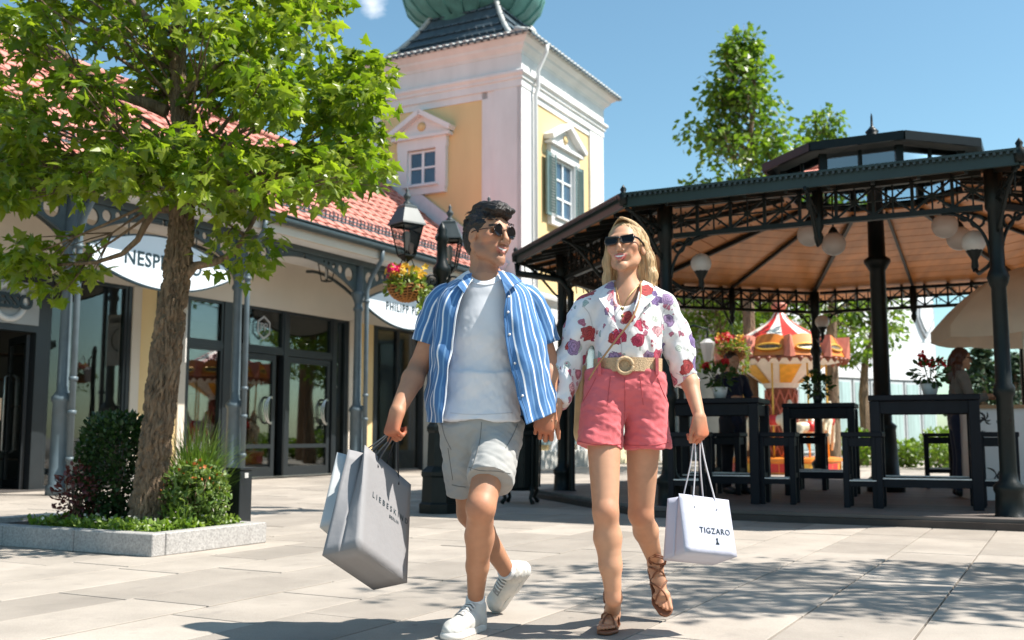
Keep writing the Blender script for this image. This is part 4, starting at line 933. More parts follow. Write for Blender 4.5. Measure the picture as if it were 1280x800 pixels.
def leaf_shape(kind):
    if kind == 'maple':     # five lobes, folded
        a = [(0, 0), (.10, .10), (.42, .02), (.26, .22), (.50, .42), (.22, .48), (.20, .62), (0, 1.0), (-.20, .62), (-.22, .48), (-.50, .42), (-.26, .22), (-.42, .02), (-.10, .10)]
        v = np.array([(x, y, -.22*abs(x)-.10*y*y) for x, y in a]); v = np.vstack([v, [(0, .42, .02)]]); n = len(a)
        f = [(i, (i+1) % n, n) for i in range(n)]; return v, np.array(f)
    if kind == 'oval':
        v = np.array([(0, 0, 0), (.30, .35, -.08), (.22, .75, -.10), (0, 1, -.08), (-.22, .75, -.10), (-.30, .35, -.08), (0, .5, .03)])
        f = [(i, (i+1) % 6, 6) for i in range(6)]; return v, np.array(f)
    if kind == 'quad':
        v = np.array([(0, 0, 0), (.38, .45, -.10), (0, 1, -.05), (-.38, .45, -.10)]); return v, np.array([(0, 1, 2), (0, 2, 3)])
    if kind == 'flower':
        v = [(0, 0, .0)]; 
        for k in range(10): r = .5 if k % 2 == 0 else .32; v.append((r*math.cos(k*math.pi/5), r*math.sin(k*math.pi/5), .14))
        return np.array(v), np.array([(0, 1+k, 1+(k+1) % 10) for k in range(10)])
def scatter(name, pts, dirs, size, kind, m, parent=None, spread=.5, seed=1, stuff=True, up=None):
    """many leaves as one mesh; dirs: the way each leaf points"""
    gq = np.random.RandomState(seed); pts = np.asarray(pts, float); n = len(pts); v, f = leaf_shape(kind)
    d = np.asarray(dirs, float)+gq.normal(size=(n, 3))*spread; d /= np.linalg.norm(d, axis=1)[:, None]+1e-9
    nr = (np.array([0, 0, 1.]) if up is None else np.asarray(up))+gq.normal(size=(n, 3))*.55; nr = nr-d*(nr*d).sum(1)[:, None]; nr /= np.linalg.norm(nr, axis=1)[:, None]+1e-9
    x = np.cross(d, nr); sz = np.asarray(size)*gq.uniform(.65, 1.25, n)
    V = pts[:, None, :]+sz[:, None, None]*(v[None, :, 0:1]*x[:, None, :]+v[None, :, 1:2]*d[:, None, :]+v[None, :, 2:3]*nr[:, None, :])
    Fc = (np.arange(n)[:, None, None]*len(v)+f[None]).reshape(-1, 3)
    o = link_mesh(name, np_mesh(name, V.reshape(-1, 3), Fc, m, smooth=False), parent)
    if stuff: o['kind'] = 'stuff'
    return o
GERAN = mat('red_petal', (.62, .02, .03), .5, .2, 20, trans=.25); PINKP = mat('magenta_petal', (.75, .02, .14), .5, .15, 20, trans=.25); YELP = mat('yellow_petal', (.80, .50, .06), .5, .2, 20, trans=.3); WHIP = mat('white_petal', (.75, .72, .62), .5, .1, 20, trans=.3); ORAP = mat('orange_petal', (.70, .20, .05), .5, .2, 20, trans=.3)
LEAF_BASK = leaf_mat('basket_leaf', (.10, .16, .02), (.24, .28, .06)); LEAF_GER = leaf_mat('geranium_leaf', (.03, .07, .02), (.06, .12, .03))
# basket of woven cane
def basket(loc, r, lab, grp, hang=.35, seed=3, flowers=(PINKP, YELP, YELP)):
    e = empty('hanging_basket', loc, 0, lab, 'flower basket', grp); CANE = mat('woven_cane', (.42, .17, .04), .6, .25, 25, .2, 60)
    g = MB(); prof = [(r*math.sin(a), -r*.85*math.cos(a)) for a in np.linspace(.05, math.pi/2, 9)]
    for rad, z in prof[1:]: g.tube([(rad*math.cos(t), rad*math.sin(t), z+.006*math.sin(t*9)) for t in np.linspace(0, 2*math.pi, 33)], r*.045, 5)
    for k in range(18):
        t = 2*math.pi*k/18; g.tube([(q*math.cos(t)*1.02, q*math.sin(t)*1.02, z) for q, z in prof], r*.04, 4)
    g.build('basket_weave', CANE, e)
    g = MB(); g.lathe([(.01, -.8*r)]+[(q*.93, z*.93) for q, z in prof[1:]], 16); g.build('liner', SOIL, e)
    gq = np.random.RandomState(seed); n = 260; th = gq.uniform(0, 6.28, n); rr2 = r*np.sqrt(gq.uniform(0, 1.5, n)); zz = gq.uniform(-.02, .9*r, n)*np.maximum(.25, 1-(rr2/r)**2*.55)-np.maximum(0, rr2-r*1.02)*1.6
    pts = np.stack([rr2*np.cos(th), rr2*np.sin(th), zz], 1); scatter('foliage', pts, pts+[0, 0, .1], .075, 'oval', LEAF_BASK, e, .6, seed)
    for i, fm in enumerate(flowers):
        n = 26; th = gq.uniform(0, 6.28, n) if i else gq.uniform(2.6, 4.4, n); rr2 = r*np.sqrt(gq.uniform(.1, 1.2, n)); pts = np.stack([rr2*np.cos(th), rr2*np.sin(th), r*.8*gq.uniform(.55, 1.35, n)], 1)
        scatter('blossom', pts, gq.normal(size=(n, 3)), .085, 'flower', fm, e, .3, seed+i, up=np.array([0, -.7, .8]))
    n = 70; th = gq.uniform(-.9, .9, n); pts = np.stack([r*1.05*np.cos(th), r*1.0*np.sin(th), -gq.uniform(0, 1.6, n)*r], 1); scatter('trailing_leaf', pts, np.tile([.2, 0, -1], (n, 1)), .07, 'oval', LEAF_BASK, e, .5, seed+9)
    g = MB()
    for k in range(3): t = 2*math.pi*k/3+.5; g.tube([(r*math.cos(t), r*math.sin(t), 0), (0, 0, hang)], .006, 4)
    g.build('hanger_chain', IRON_DK, e); return e
basket(P(508, 358, LP[1]-.30), .195, 'woven hanging basket of pink and yellow flowers under the lantern', 'hanging flower baskets', .42)
# cast iron litter bin with feet, by the rain pipe
lb = G(650, 629)
e = empty('litter_bin', (lb[0], lb[1], 0), .2, 'black cast iron litter bin on curved feet behind the man', 'litter bin')
g = MB(); g.lathe([(.20, .16), (.235, .2), (.25, .8), (.27, .84), (.27, .88), (.24, .9)], 12, smooth=False); g.build('barrel', IRON_DK, e)
for k in range(4):
    a = k*math.pi/2+.4; g = MB(); g.tube([(q*math.cos(a), q*math.sin(a), z) for q, z in ((.20, .22), (.26, .15), (.22, .07), (.27, .012))], [.035, .03, .022, .03], 6); g.build('foot', IRON_DK, e)
for k in range(16):
    a = 2*math.pi*k/16; g = MB(); g.bar((.245*math.cos(a), .245*math.sin(a), .2), (.262*math.cos(a), .262*math.sin(a), .82), .03, .012); g.build('slat', IRON_DK, e)
g = MB(); g.lathe([(.25, .9), (.22, 1.0), (.12, 1.08), (.04, 1.1), (.05, 1.15), (.0, 1.18)], 12); g.build('lid', IRON_DK, e)
# ------------------------------------------------------------------ planter with kerb stones
PC = G(190, 697); KH = .155
pl = empty('planter_bed', PC, ANG, 'granite kerbed planting bed round the leaning tree', 'planter')
PLX, PLY = float((G(347, 680)-PC)@UX), 2.35        # right side length, left side length
PLX = max(PLX, 1.15)
def kerb(a, b):
    a = np.array(a); b = np.array(b); d = b-a; L = np.linalg.norm(d); an = math.atan2(d[1], d[0]); n = max(1, round(L/.85)); 
    for i in range(n):
        c = a+d*(i+.5)/n; MB().box((0, 0, KH/2), (L/n/2-.003, .06, KH/2), bev=.006).build('kerb_stone', KERB, pl, (c[0], c[1], 0), (0, 0, an))
kerb((.12, .06), (PLX, .06)); kerb((.06, 0), (.06, PLY)); kerb((.12, PLY-.06), (PLX, PLY-.06)); kerb((PLX-.06, .12), (PLX-.06, PLY-.12))
g = MB(); g.box((PLX/2, PLY/2, .055), (PLX/2-.12, PLY/2-.12, .055)); g.build('soil', SOIL, pl)
def PL(x, y, z=.11): return PC+UX*x+VX*y+np.array([0, 0, z])
# ------------------------------------------------------------------ trees
LEAF_T = leaf_mat('sweetgum_leaf', (.09, .155, .012), (.27, .32, .035), .28, .48)
LEAF_T2 = leaf_mat('pale_leaf', (.17, .26, .06), (.22, .28, .05), .38, .4)
LEAF_B = leaf_mat('street_tree_leaf', (.07, .14, .015), (.19, .26, .035), .40, .42)
def tree(name, label, grp, trunk, rad, clusters, leaf, kind, per, lm, seed, crad=.30, twig=True, bark=BARK, relief=False):
    e = empty(name, trunk[0], 0, label, 'tree', grp); o = np.array(trunk[0]); gq = np.random.RandomState(seed)
    tr_ = np.array(trunk)-o; n = 60; t = np.linspace(0, 1, len(tr_)); tt = np.linspace(0, 1, n)
    pts = np.stack([np.interp(tt, t, tr_[:, k]) for k in range(3)], 1)
    for _ in range(3): pts[1:-1] = (pts[:-2]+2*pts[1:-1]+pts[2:])/4
    rr_ = np.interp(tt, t, rad)
    m = MB(); rings = []
    if relief:                      # furrowed bark as real relief
        n2, kk = 260, 110; t2 = np.linspace(0, 1, n2); pp = np.stack([np.interp(t2, tt, pts[:, j]) for j in range(3)], 1); r2 = np.interp(t2, tt, rr_); A = np.linspace(0, 2*math.pi, kk, endpoint=False)
        q = np.stack([np.cos(A)[None, :]*np.ones((n2, 1))*.13, np.sin(A)[None, :]*np.ones((n2, 1))*.13, pp[:, 2:3]*np.ones((1, kk))], -1).reshape(-1, 3)
        h = np.abs(waves(q, [(11, 1.0, (1, 1, .16))], 3)); h2 = np.abs(waves(q, [(24, 1.0, (1, 1, .22))], 5)); h3 = waves(q, [(3, 1.0, (1, 1, .5))], 6)
        hh = ((np.minimum(h, .55)*.050+np.minimum(h2, .6)*.020-.024)+h3*.006).reshape(n2, kk)
        Pr = pp[:, None, :]+np.stack([np.cos(A)[None, :]*(r2[:, None]+hh*np.minimum(1, r2[:, None]/.1)), np.sin(A)[None, :]*(r2[:, None]+hh*np.minimum(1, r2[:, None]/.1)), np.zeros((n2, kk))], -1)
        idx = np.arange(n2*kk).reshape(n2, kk); idx = np.concatenate([idx, idx[:, :1]], 1); qd = np.stack([idx[:-1, :-1], idx[:-1, 1:], idx[1:, 1:], idx[1:, :-1]], -1).reshape(-1, 4)
        link_mesh('trunk', np_mesh('trunk', Pr.reshape(-1, 3), qd, bark), e)
    for i in range(n):
        ring_ = []
        for k in range(28):
            a = 2*math.pi*k/28; w = 1+.055*math.sin(a*7+4*math.sin(tt[i]*9))+.04*math.sin(a*11+tt[i]*23+2)+.05*math.sin(a*3+tt[i]*7)
            ring_.append(pts[i]+np.array([rr_[i]*w*math.cos(a), rr_[i]*w*math.sin(a), 0]))
        rings.append(ring_)
    if not relief: m.loft(rings, cap=True); m.build('trunk', bark, e)
    b = MB(); P_, D_ = [], []
    for c in clusters:
        c = np.array(c[:3])-o; r = clusters_r(c, crad, gq)
        if twig and (not relief or gq.uniform() < .5):
            zt = min(max(c[2]-.35-.45*math.hypot(c[0]-pts[-1][0], c[1]-pts[-1][1]), pts[0][2]+.45*pts[-1][2]), pts[-1][2]*.98); i0 = int(np.argmin(abs(pts[:, 2]-zt))); s = pts[i0]
            md = s*.45+c*.55+np.array([0, 0, -.06])+gq.normal(size=3)*.05; q = np.linspace(0, 1, 7)[:, None]
            cur = (1-q)**2*s+2*q*(1-q)*md+q*q*c; L = np.linalg.norm(c-s)
            b.tube(cur, np.linspace(min(rr_[i0]*.4, .006+.008*L), .004, 7), 5)
            for _ in range(4):
                v = gq.normal(size=3); v /= np.linalg.norm(v); b.tube([cur[4], (cur[4]+c+v*r)/2, c+v*r*.9], [.008, .006, .003], 3)
        k = int(per*gq.uniform(.7, 1.3)); u = gq.normal(size=(k, 3)); u /= np.linalg.norm(u, axis=1)[:, None]; rad_ = r*gq.uniform(.15, 1, k)**.5
        p = c+u*rad_[:, None]*np.array([1.1, 1.1, .85]); P_.append(p); D_.append(u*np.array([1, 1, .5])+np.array([0, 0, -.55]))
    if twig: b.build('limbs', bark, e)
    P_ = np.concatenate(P_); D_ = np.concatenate(D_)
    scatter('crown', P_, D_, np.full(len(P_), leaf), kind, lm, e, .55, seed)
    return e
def clusters_r(c, crad, gq): return crad*gq.uniform(.75, 1.25)
TD = 7.95
spec = [(185, 645), (189, 600), (199, 520), (208, 440), (216, 380), (223, 320), (227, 270), (229, 200), (223, 130), (222, 60), (226, -10), (228, -120), (226, -260)]
trunk = [P(x, y, TD) for x, y in spec]; trunk[0][2] = .10
rads = [.150, .120, .112, .106, .100, .093, .086, .078, .064, .058, .05, .035, .02]
cl = []; gq = np.random.RandomState(11)
CL = [(-30, 30), (30, 22), (90, 8), (150, 22), (62, 50), (12, 120), (-25, 130), (30, 165), (60, 205), (38, 235), (105, 215), (150, 215), (178, 45), (250, 30), (305, 22), (352, 8), (392, 45), (335, 140), (378, 110), (425, 108), (448, 85), (405, 170), (350, 205), (440, 165), (455, 200), (405, 225), (425, 235), (300, 225), (258, 200), (205, 222), (150, 235), (95, 245), (50, 250), (335, 255), (250, 120), (215, 180), (375, 245), (10, 255), (330, 55), (270, 72), (195, 100), (455, 130), (310, 200), (245, 240), (-20, 190), (420, 205), (290, 262), (140, 165), (175, 190), (100, 120), (225, 95), (295, 110), (345, 100), (265, 225),
      (120, -30), (40, -40), (200, -30), (280, -35), (350, -50), (-30, -50), (400, -10), (150, -90), (260, -110), (60, -110), (340, -120), (200, -170), (280, -190), (130, -180), (220, -240), (230, -300)]
for x, y in CL:
    if y > 225: y -= 24
    for rep in range(2):
        off = gq.uniform(-.95, .95)*math.sqrt(max(.1, 1-((x-225)/330)**2)); c = P(x+gq.uniform(-12, 12), y+gq.uniform(-10, 10), TD+off); cl.append(c)
for x, y, dd in ((20, 325, .1), (62, 345, .15), (100, 322, .2), (38, 318, -.1), (292, 318, -.1), (318, 300, .1)): cl.append(P(x, y, TD+dd))
t_main = tree('leaning_tree', 'leafy tree with thick furrowed trunk leaning over the planting bed', None, trunk, rads, cl, .118, 'maple', 64, LEAF_T, 4, .235, relief=True)
# long low limbs seen against the signs
g = MB(); o = np.array(trunk[0])
def limb(pts, r0, r1, dd=None): g.tube([P(x, y, TD+(d_ if dd else 0))-o for (x, y), d_ in zip(pts, dd or [0]*len(pts))], np.linspace(r0, r1, len(pts)), 7)
limb([(224, 262), (196, 262), (182, 280), (172, 300), (152, 318), (120, 328), (60, 332), (20, 328)], .036, .008)
limb([(232, 345), (244, 332), (268, 328), (290, 318), (306, 296), (320, 270)], .04, .015)
limb([(208, 140), (180, 128), (150, 118), (122, 104), (98, 85), (78, 66), (58, 58)], .055, .018); limb([(228, 118), (250, 100), (268, 84), (300, 60)], .045, .012); limb([(222, 70), (200, 48), (182, 20), (160, -5)], .05, .018); limb([(226, 190), (252, 178), (272, 168), (292, 140)], .04, .012)
g.build('low_limbs', BARK, t_main)
# tree standing out of the picture to the right: its crown shades the paving
gq = np.random.RandomState(23); cl = []
while len(cl) < 74:
    v = gq.normal(size=3); v /= np.linalg.norm(v); c = np.array([5.8, 5.25, 5.75])+v*np.array([2.3, 1.15, 1.2])*gq.uniform(.35, 1)**.5
    px, py = project(c)
    if c[2] > 4.2 and (py < -70 or px > 1400) and c[0] > 3.55: cl.append(c)
tree('shade_tree', 'broad street tree beside the pavilion shading the paving', None, [np.array([6.6, 5.2, 0]), np.array([6.55, 5.2, 1.5]), np.array([6.4, 5.2, 3.4]), np.array([6.1, 5.25, 4.6]), np.array([5.7, 5.25, 5.6])], [.17, .14, .12, .09, .05], cl, .105, 'maple', 34, LEAF_T, 8, .34)
# street trees behind the pavilion
def back_tree(px, d, top_y, bot_y, wpx, label, seed, n=60, per=60, leaf=.17, shape=1.0, lm=LEAF_B):
    gq = np.random.RandomState(seed); b = G(px, 545+CAM_H*F_PX/d); z1 = P(px, top_y, d)[2]; z0 = P(px, bot_y, d)[2]; w = wpx/F_PX*d/2; cl = []
    for i in range(n):
        t = gq.uniform(0, 1)**.8; z = z0+(z1-z0)*t; rr_ = w*(1-t)**(.62*shape)*(.85+.15*math.sin(i*2.4))+.12; a = gq.uniform(0, 6.28); q = rr_*math.sqrt(gq.uniform(.1, 1)); cl.append((b[0]+q*math.cos(a), b[1]+q*math.sin(a), z))
    H = z1*.93; tk = [np.array([b[0], b[1], 0])+np.array([gq.normal()*.05*k, 0, H*k/5]) for k in range(6)]
    return tree('street_tree', label, 'street trees behind the pavilion', tk, [.20, .16, .13, .09, .06, .03], cl, leaf, 'quad', per, lm, seed, .45)
back_tree(940, 23.5, 42, 330, 300, 'tall conical street tree rising above the left roof of the pavilion', 31, 105, 52, .17, 1.55)
back_tree(905, 25.5, 330, 455, 150, 'street tree seen under the frieze left of the carousel', 32, 40, 70, .16, .6)
back_tree(1042, 26.5, 140, 440, 170, 'slender street tree right of the tall one, seen over the carousel', 33, 70, 50, .16, 1.5)
back_tree(1085, 29.0, 345, 450, 120, 'low street tree seen through the pavilion right of the carousel', 34, 34, 70, .17, .6)
back_tree(985, 30.0, 330, 440, 170, 'broad street tree directly behind the carousel top', 35, 40, 70, .18, .5)
# ------------------------------------------------------------------ plants in the bed
def shrub_leaves(name, label, c, r, n, size, kind, lm, seed, boxy=2.0, cat='shrub', flowers=None, stem=True):
    gq = np.random.RandomState(seed); e = empty(name, (c[0], c[1], .105), 0, label, cat)
    u = gq.uniform(-1, 1, (n*4, 3)); q = (np.abs(u)**boxy).sum(1); u = u[(q < 1) & (q > .12)][:n]; pts = u*np.array(r)+np.array([0, 0, c[2]-.105])
    pts = pts[pts[:, 2] > .01]; scatter('foliage', pts, u[:len(pts)]+[0, 0, .35], size, kind, lm, e, .6, seed)
    if stem:
        g = MB()
        for _ in range(9): v = gq.uniform(-.6, .6, 2); g.tube([(0, 0, 0), (v[0]*r[0]*.4, v[1]*r[1]*.4, (c[2]-.1)*.5), (v[0]*r[0], v[1]*r[1], c[2]-.1+r[2]*.5)], [.012, .008, .004], 4)
        g.build('stems', BARK, e)
    if flowers is not None:
        fm, nf, fs = flowers; v = gq.normal(size=(nf, 3)); v[:, 2] = abs(v[:, 2])+.4; v[:, 1] = -abs(v[:, 1]); v /= np.linalg.norm(v, axis=1)[:, None]; p = v*np.array(r)*1.03+np.array([0, 0, c[2]-.105])
        scatter('blossom', p, gq.normal(size=(nf, 3)), fs, 'flower', fm, e, .3, seed+1)
    return e
LEAF_BOX = leaf_mat('box_leaf', (.018, .045, .012), (.04, .085, .02), .4, .2); LEAF_PUR = leaf_mat('purple_leaf', (.09, .02, .025), (.16, .05, .05), .4, .3); LEAF_SH = leaf_mat('grey_green_leaf', (.09, .16, .035), (.19, .25, .06), .5, .3); LEAF_GC = leaf_mat('ground_cover_leaf', (.13, .22, .03), (.22, .30, .05), .45, .35); LEAF_GR = leaf_mat('grass_blade', (.07, .14, .02), (.16, .22, .05), .5, .3)
def inpl(px, d, z): p = P(px, 600, d); return np.array([p[0], p[1], z])
shrub_leaves('box_shrub', 'dense dark green clipped shrub left of the trunk', inpl(143, 8.25, .56), (.26, .24, .44), 5200, .045, 'quad', LEAF_BOX, 41, 3.5)
shrub_leaves('barberry_shrub', 'small purple leaved shrub at the left of the bed', inpl(97, 8.05, .38), (.17, .15, .24), 420, .045, 'oval', LEAF_PUR, 42)
shrub_leaves('flowering_shrub', 'grey green shrub with orange flower heads right of the trunk', inpl(243, 7.98, .36), (.27, .20, .27), 1500, .05, 'oval', LEAF_SH, 43, 2.4, flowers=(ORAP, 24, .036))
gq = np.random.RandomState(44)
ex = []; 
while len(ex) < 1500:
    x, y = gq.uniform(.13, PLX-.13), gq.uniform(.13, 1.5)
    if x < .40 or y < .34: ex.append(PL(x, y, .10+gq.uniform(.01, .10)))
gc = empty('ground_cover', PL(.3, .3, .11), 0, 'low bright green ground cover with white flowers along the kerb', 'ground cover', kind='stuff'); oo = np.array(gc.location)
scatter('foliage', np.array(ex)-oo, np.tile([0, 0, .6], (len(ex), 1)), .05, 'oval', LEAF_GC, gc, .8, 45); k = gq.choice(len(ex), 90); scatter('blossom', np.array(ex)[k]-oo+[0, 0, .035], np.tile([1., 0, 0], (90, 1)), .035, 'flower', WHIP, gc, .5, 46)
# fountain grass: many bent blades
def grass(c, n, h, spread, lab, seed, droop=1.0, name='ornamental_grass'):
    gq = np.random.RandomState(seed); e = empty(name, (c[0], c[1], .105), 0, lab, 'grass'); V, Fq = [], []
    for i in range(n):
        a = gq.uniform(0, 6.28); L = h*gq.uniform(.6, 1.15); out = spread*gq.uniform(.1, 1)**.7; b0 = gq.normal(size=2)*.05; w = gq.uniform(.004, .007); t = np.linspace(0, 1, 6)
        x = b0[0]+out*math.cos(a)*t**1.5; y = b0[1]+out*math.sin(a)*t**1.5; z = L*(t-.42*droop*out/spread*t**2.6); sx, sy = -math.sin(a), math.cos(a)
        for j in range(6): ww = w*(1-t[j]**2)+.0006; V += [(x[j]-sx*ww, y[j]-sy*ww, z[j]), (x[j]+sx*ww, y[j]+sy*ww, z[j])]
        b = i*12; Fq += [(b+2*j, b+2*j+1, b+2*j+3, b+2*j+2) for j in range(5)]
    o = link_mesh('blades', np_mesh('blades', V, Fq, LEAF_GR), e); o['kind'] = 'stuff'; return e
grass(inpl(246, 8.30, 0), 560, .92, .52, 'tall arching ornamental grass behind the orange flowered shrub', 51)
grass(inpl(222, 7.8, 0), 90, .3, .2, 'short grass tuft at the foot of the trunk', 52)
# black bollard light in the bed corner
bl = G(298, 654, .13); e = empty('bollard_light', (bl[0], bl[1], .108), ANG, 'black square bollard light at the right corner of the bed', 'bollard')
MB().box((0, 0, .22), (.07, .07, .22), bev=.006).build('post', FRAME, e); MB().box((0, -.071, .40), (.02, .002, .02)).build('lens', GLOBE, e); MB().box((0, 0, .452), (.078, .078, .010), bev=.003).build('cap', FRAME, e)
# ------------------------------------------------------------------ carousel
CD = 23.4; CX = (972-640)/F_PX*CD*1.012
ca = empty('carousel', (CX, CD, 0), .2, 'small fairground carousel with red and white striped top and orange panels', 'carousel')
RED = mat('carousel_red', (.62, .03, .025), .4, .08, 6); CWH = mat('carousel_white', (.82, .78, .70), .4, .05, 6); ORG = mat('carousel_orange', (.78, .24, .03), .4, .12, 6); GOLD = mat('carousel_gold', (.80, .46, .07), .35, .15, 8, metal=.2); DKM = mat('carousel_mirror', (.16, .12, .07), .3, .6, 14); PINK = mat('carousel_rose', (.62, .20, .13), .45, .15, 9); BRN = mat('carousel_brown', (.26, .07, .03), .5, .15, 8)
zpx = lambda y: CAM_H+(545-y)*CD/F_PX; rpx = lambda w: w*CD/F_PX
N = 16; ra, za, rb, zb = .07, zpx(388), rpx(60), zpx(428)
for k in range(N):
    a0, a1 = 2*math.pi*k/N, 2*math.pi*(k+1)/N; m = MB(); rows = []
    for t in np.linspace(0, 1, 6):
        r = ra+(rb-ra)*t**1.25; z = za+(zb-za)*(t**.8); rows.append([(r*math.cos(a), r*math.sin(a), z) for a in (a0, (a0+a1)/2, a1)])
    m.loft(rows, closed=False); m.build('canopy_gore', RED if k % 2 else CWH, ca)
g = MB(); g.lathe([(.10, za-.03), (.16, za+.06), (.18, za+.13), (.10, za+.2), (.05, za+.23), (.09, za+.28), (.0, za+.36)], 12); g.build('top_finial', PINK, ca)
# crown boards with peaks between them
NB_ = 10; rt, rbm, zt, zbm = rpx(64), rpx(76), zpx(426), zpx(451)
for k in range(NB_):
    a0, a1 = 2*math.pi*k/NB_, 2*math.pi*(k+1)/NB_; am = (a0+a1)/2; c = lambda r, a, z: np.array([r*math.cos(a), r*math.sin(a), z])
    m = MB(); e0, e1 = a0+.07, a1-.07; cs = math.cos((a1-a0)/2)
    top = [c(rt*.99, e0+(e1-e0)*t, zt+.06*math.sin(t*math.pi)) for t in np.linspace(0, 1, 7)]; bot = [c(rbm, e0+(e1-e0)*t, zbm-.05*math.sin(t*math.pi)) for t in np.linspace(0, 1, 7)]
    m.loft([top, bot], closed=False); cb = m.build('crown_board', ORG, ca)
    m = MB(); md = lambda s, t: (1-s)*c(rt*1.0, e0+(e1-e0)*t, zt)+s*c(rbm*1.0, e0+(e1-e0)*t, zbm)
    nrm = nrmz(np.array([math.cos(am), math.sin(am), .35]))*.03; ring_ = [md(.55+.15*math.sin(q), .5+.43*math.cos(q))+nrm for q in np.linspace(0, 2*math.pi, 17)[:-1]]
    m.add(ring_, [tuple(range(16))]); m.build('mirror', DKM, cb); m = MB(); m.tube(ring_+[ring_[0]], .022, 5); m.build('mirror_frame', GOLD, cb)
    m = MB(); r2 = rbm*1.01; m.add([c(rt*1.02, a0-.07, zt), c(rt*1.02, a0+.07, zt), c(r2, a0+.085, zbm), c(r2*1.05, a0, zbm-.02), c(r2, a0-.085, zbm), c(r2*1.05, a0, zt+.02)], [(0, 5, 4), (1, 2, 5), (5, 2, 3), (5, 3, 4), (0, 1, 5)]); m.build('crown_shield', PINK, ca)
g = MB(); g.lathe([(rbm*1.0, zbm-.03), (rbm*1.01, zbm+.02)], 30, cap=False); 
for k in range(40): a = 2*math.pi*k/40; g.lathe([(.0, -.10), (.06, -.03), (.06, .02)], 6, (rbm*math.cos(a), rbm*math.sin(a), zbm-.03))
g.build('valance', BRN, ca)
g = MB(); g.lathe([(rpx(19), zpx(486)), (rpx(22), zpx(480)), (rpx(52), zpx(458)), (rbm*.98, zbm-.04)], 20, smooth=False); g.build('lower_cone', CWH, ca)
for k in range(6):
    a = 2*math.pi*k/6+.3; m = MB(); c = lambda r, aa, z: (r*math.cos(aa), r*math.sin(aa), z); m.add([c(rpx(24), a-.28, zpx(480)), c(rpx(24), a+.28, zpx(480)), c(rpx(52), a+.25, zpx(459)), c(rpx(52), a-.25, zpx(459))], [(0, 1, 2, 3)]); m.build('cone_panel', GOLD, ca)
g = MB(); g.lathe([(rpx(18), .3), (rpx(18), zpx(484))], 12, smooth=False); col_ = g.build('centre_column', BRN, ca)
for k in range(12):
    for s in (-1, 1):
        g = MB(); g.tube([(rpx(18.6)*math.cos(2*math.pi*k/12+s*t*1.6), rpx(18.6)*math.sin(2*math.pi*k/12+s*t*1.6), .35+(zpx(488)-.35)*t) for t in np.linspace(0, 1, 12)], .022, 4); g.build('lattice_strip', PINK, col_)
g = MB(); g.lathe([(rpx(66), 0), (rpx(66), .26), (rpx(68), .28), (rpx(68), .34), (rpx(60), .36)], 24, smooth=False); base_ = g.build('platform', ORG, ca)
for k in range(12):
    a = 2*math.pi*k/12; m = MB(); m.add([(rpx(66.8)*math.cos(a+q), rpx(66.8)*math.sin(a+q), z) for q, z in ((-.16, .05), (.16, .05), (.16, .23), (-.16, .23))], [(0, 1, 2, 3)]); m.build('platform_panel', GOLD if k % 2 else RED, base_)
# horses
fd = Field((-.5, -.2, -.55), (.5, .2, .6), .022)
fd.cone((-.22, 0, 0), (.2, 0, .02), .12, .115, .04); fd.cone((.2, 0, .05), (.36, 0, .33), .09, .06, .04); fd.cone((.36, 0, .34), (.5, 0, .22), .06, .04, .03)
for x, y, k2 in ((.22, .07, .14), (.2, -.07, .05), (-.22, .07, -.05), (-.24, -.07, -.14)):
    fd.cone((x, y, -.05), (x+k2, y, -.28), .055, .038, .03); fd.cone((x+k2, y, -.28), (x+k2*.5-.02, y, -.48), .038, .03, .02)
fd.cone((-.3, 0, .04), (-.42, 0, -.2), .045, .03, .03); fd.cone((.26, 0, .2), (.34, 0, .42), .03, .04, .02); fd.cone((.35, .03, .39), (.35, .03, .46), .02, .012, .01)
hv, hq = fd.mesh(); horse_me = np_mesh('horse', hv, hq, mat('painted_horse', (.72, .62, .45), .35, .15, 5)); 
sd = MB(); sd.lathe([(.14, -.12), (.15, 0), (.12, .10)], 12, (0, 0, .0), sx=.8); saddle_me = sd.mesh('saddle', RED)
for k in range(8):
    a = 2*math.pi*k/8+.15; x, y = .95*math.cos(a), .95*math.sin(a); z = 1.0+.14*(k % 2)
    h = link_mesh('horse', horse_me, ca, (x, y, z), (0, 0, a+math.pi/2)); link_mesh('saddle', saddle_me, h, (0, 0, .03))
    g = MB(); g.tube([(0, 0, .36-z), (0, 0, zbm-z)], .02, 6); g.build('pole', GOLD, h)
ca.scale = (1.04, 1.04, 1.0)
# ------------------------------------------------------------------ modern white building behind
MBD = 40.0; x0_, x1_ = (845-640)/F_PX*MBD, (1168-640)/F_PX*MBD
mb_ = empty('white_building', (0, MBD, 0), 0, 'plain white modern building with glass ground floor behind the carousel', 'building')
MW = mat('white_cladding', (.86, .86, .86), .6, .03, .5)
zz = lambda y: CAM_H+(545-y)*MBD/F_PX
pw_ = (x1_-x0_)/5
for i in range(5):
    for z0_, z1_ in ((zz(478), zz(430)), (zz(430), zz(380)), (zz(380), zz(320))): boxp('cladding_panel', (x0_+pw_*i+.01, -.1, z0_+.01), (x0_+pw_*(i+1)-.01, .0, z1_-.01), MW, mb_)
boxp('core', (x0_, .01, 0), (x1_, 9, zz(318)), mat('core_grey', (.55, .55, .55), .8, .05), mb_)
CURT = mat('pale_green_curtain_glass', (.42, .55, .54), .12, .25, 3, stretch=(4, 1, .2), spec=.8)
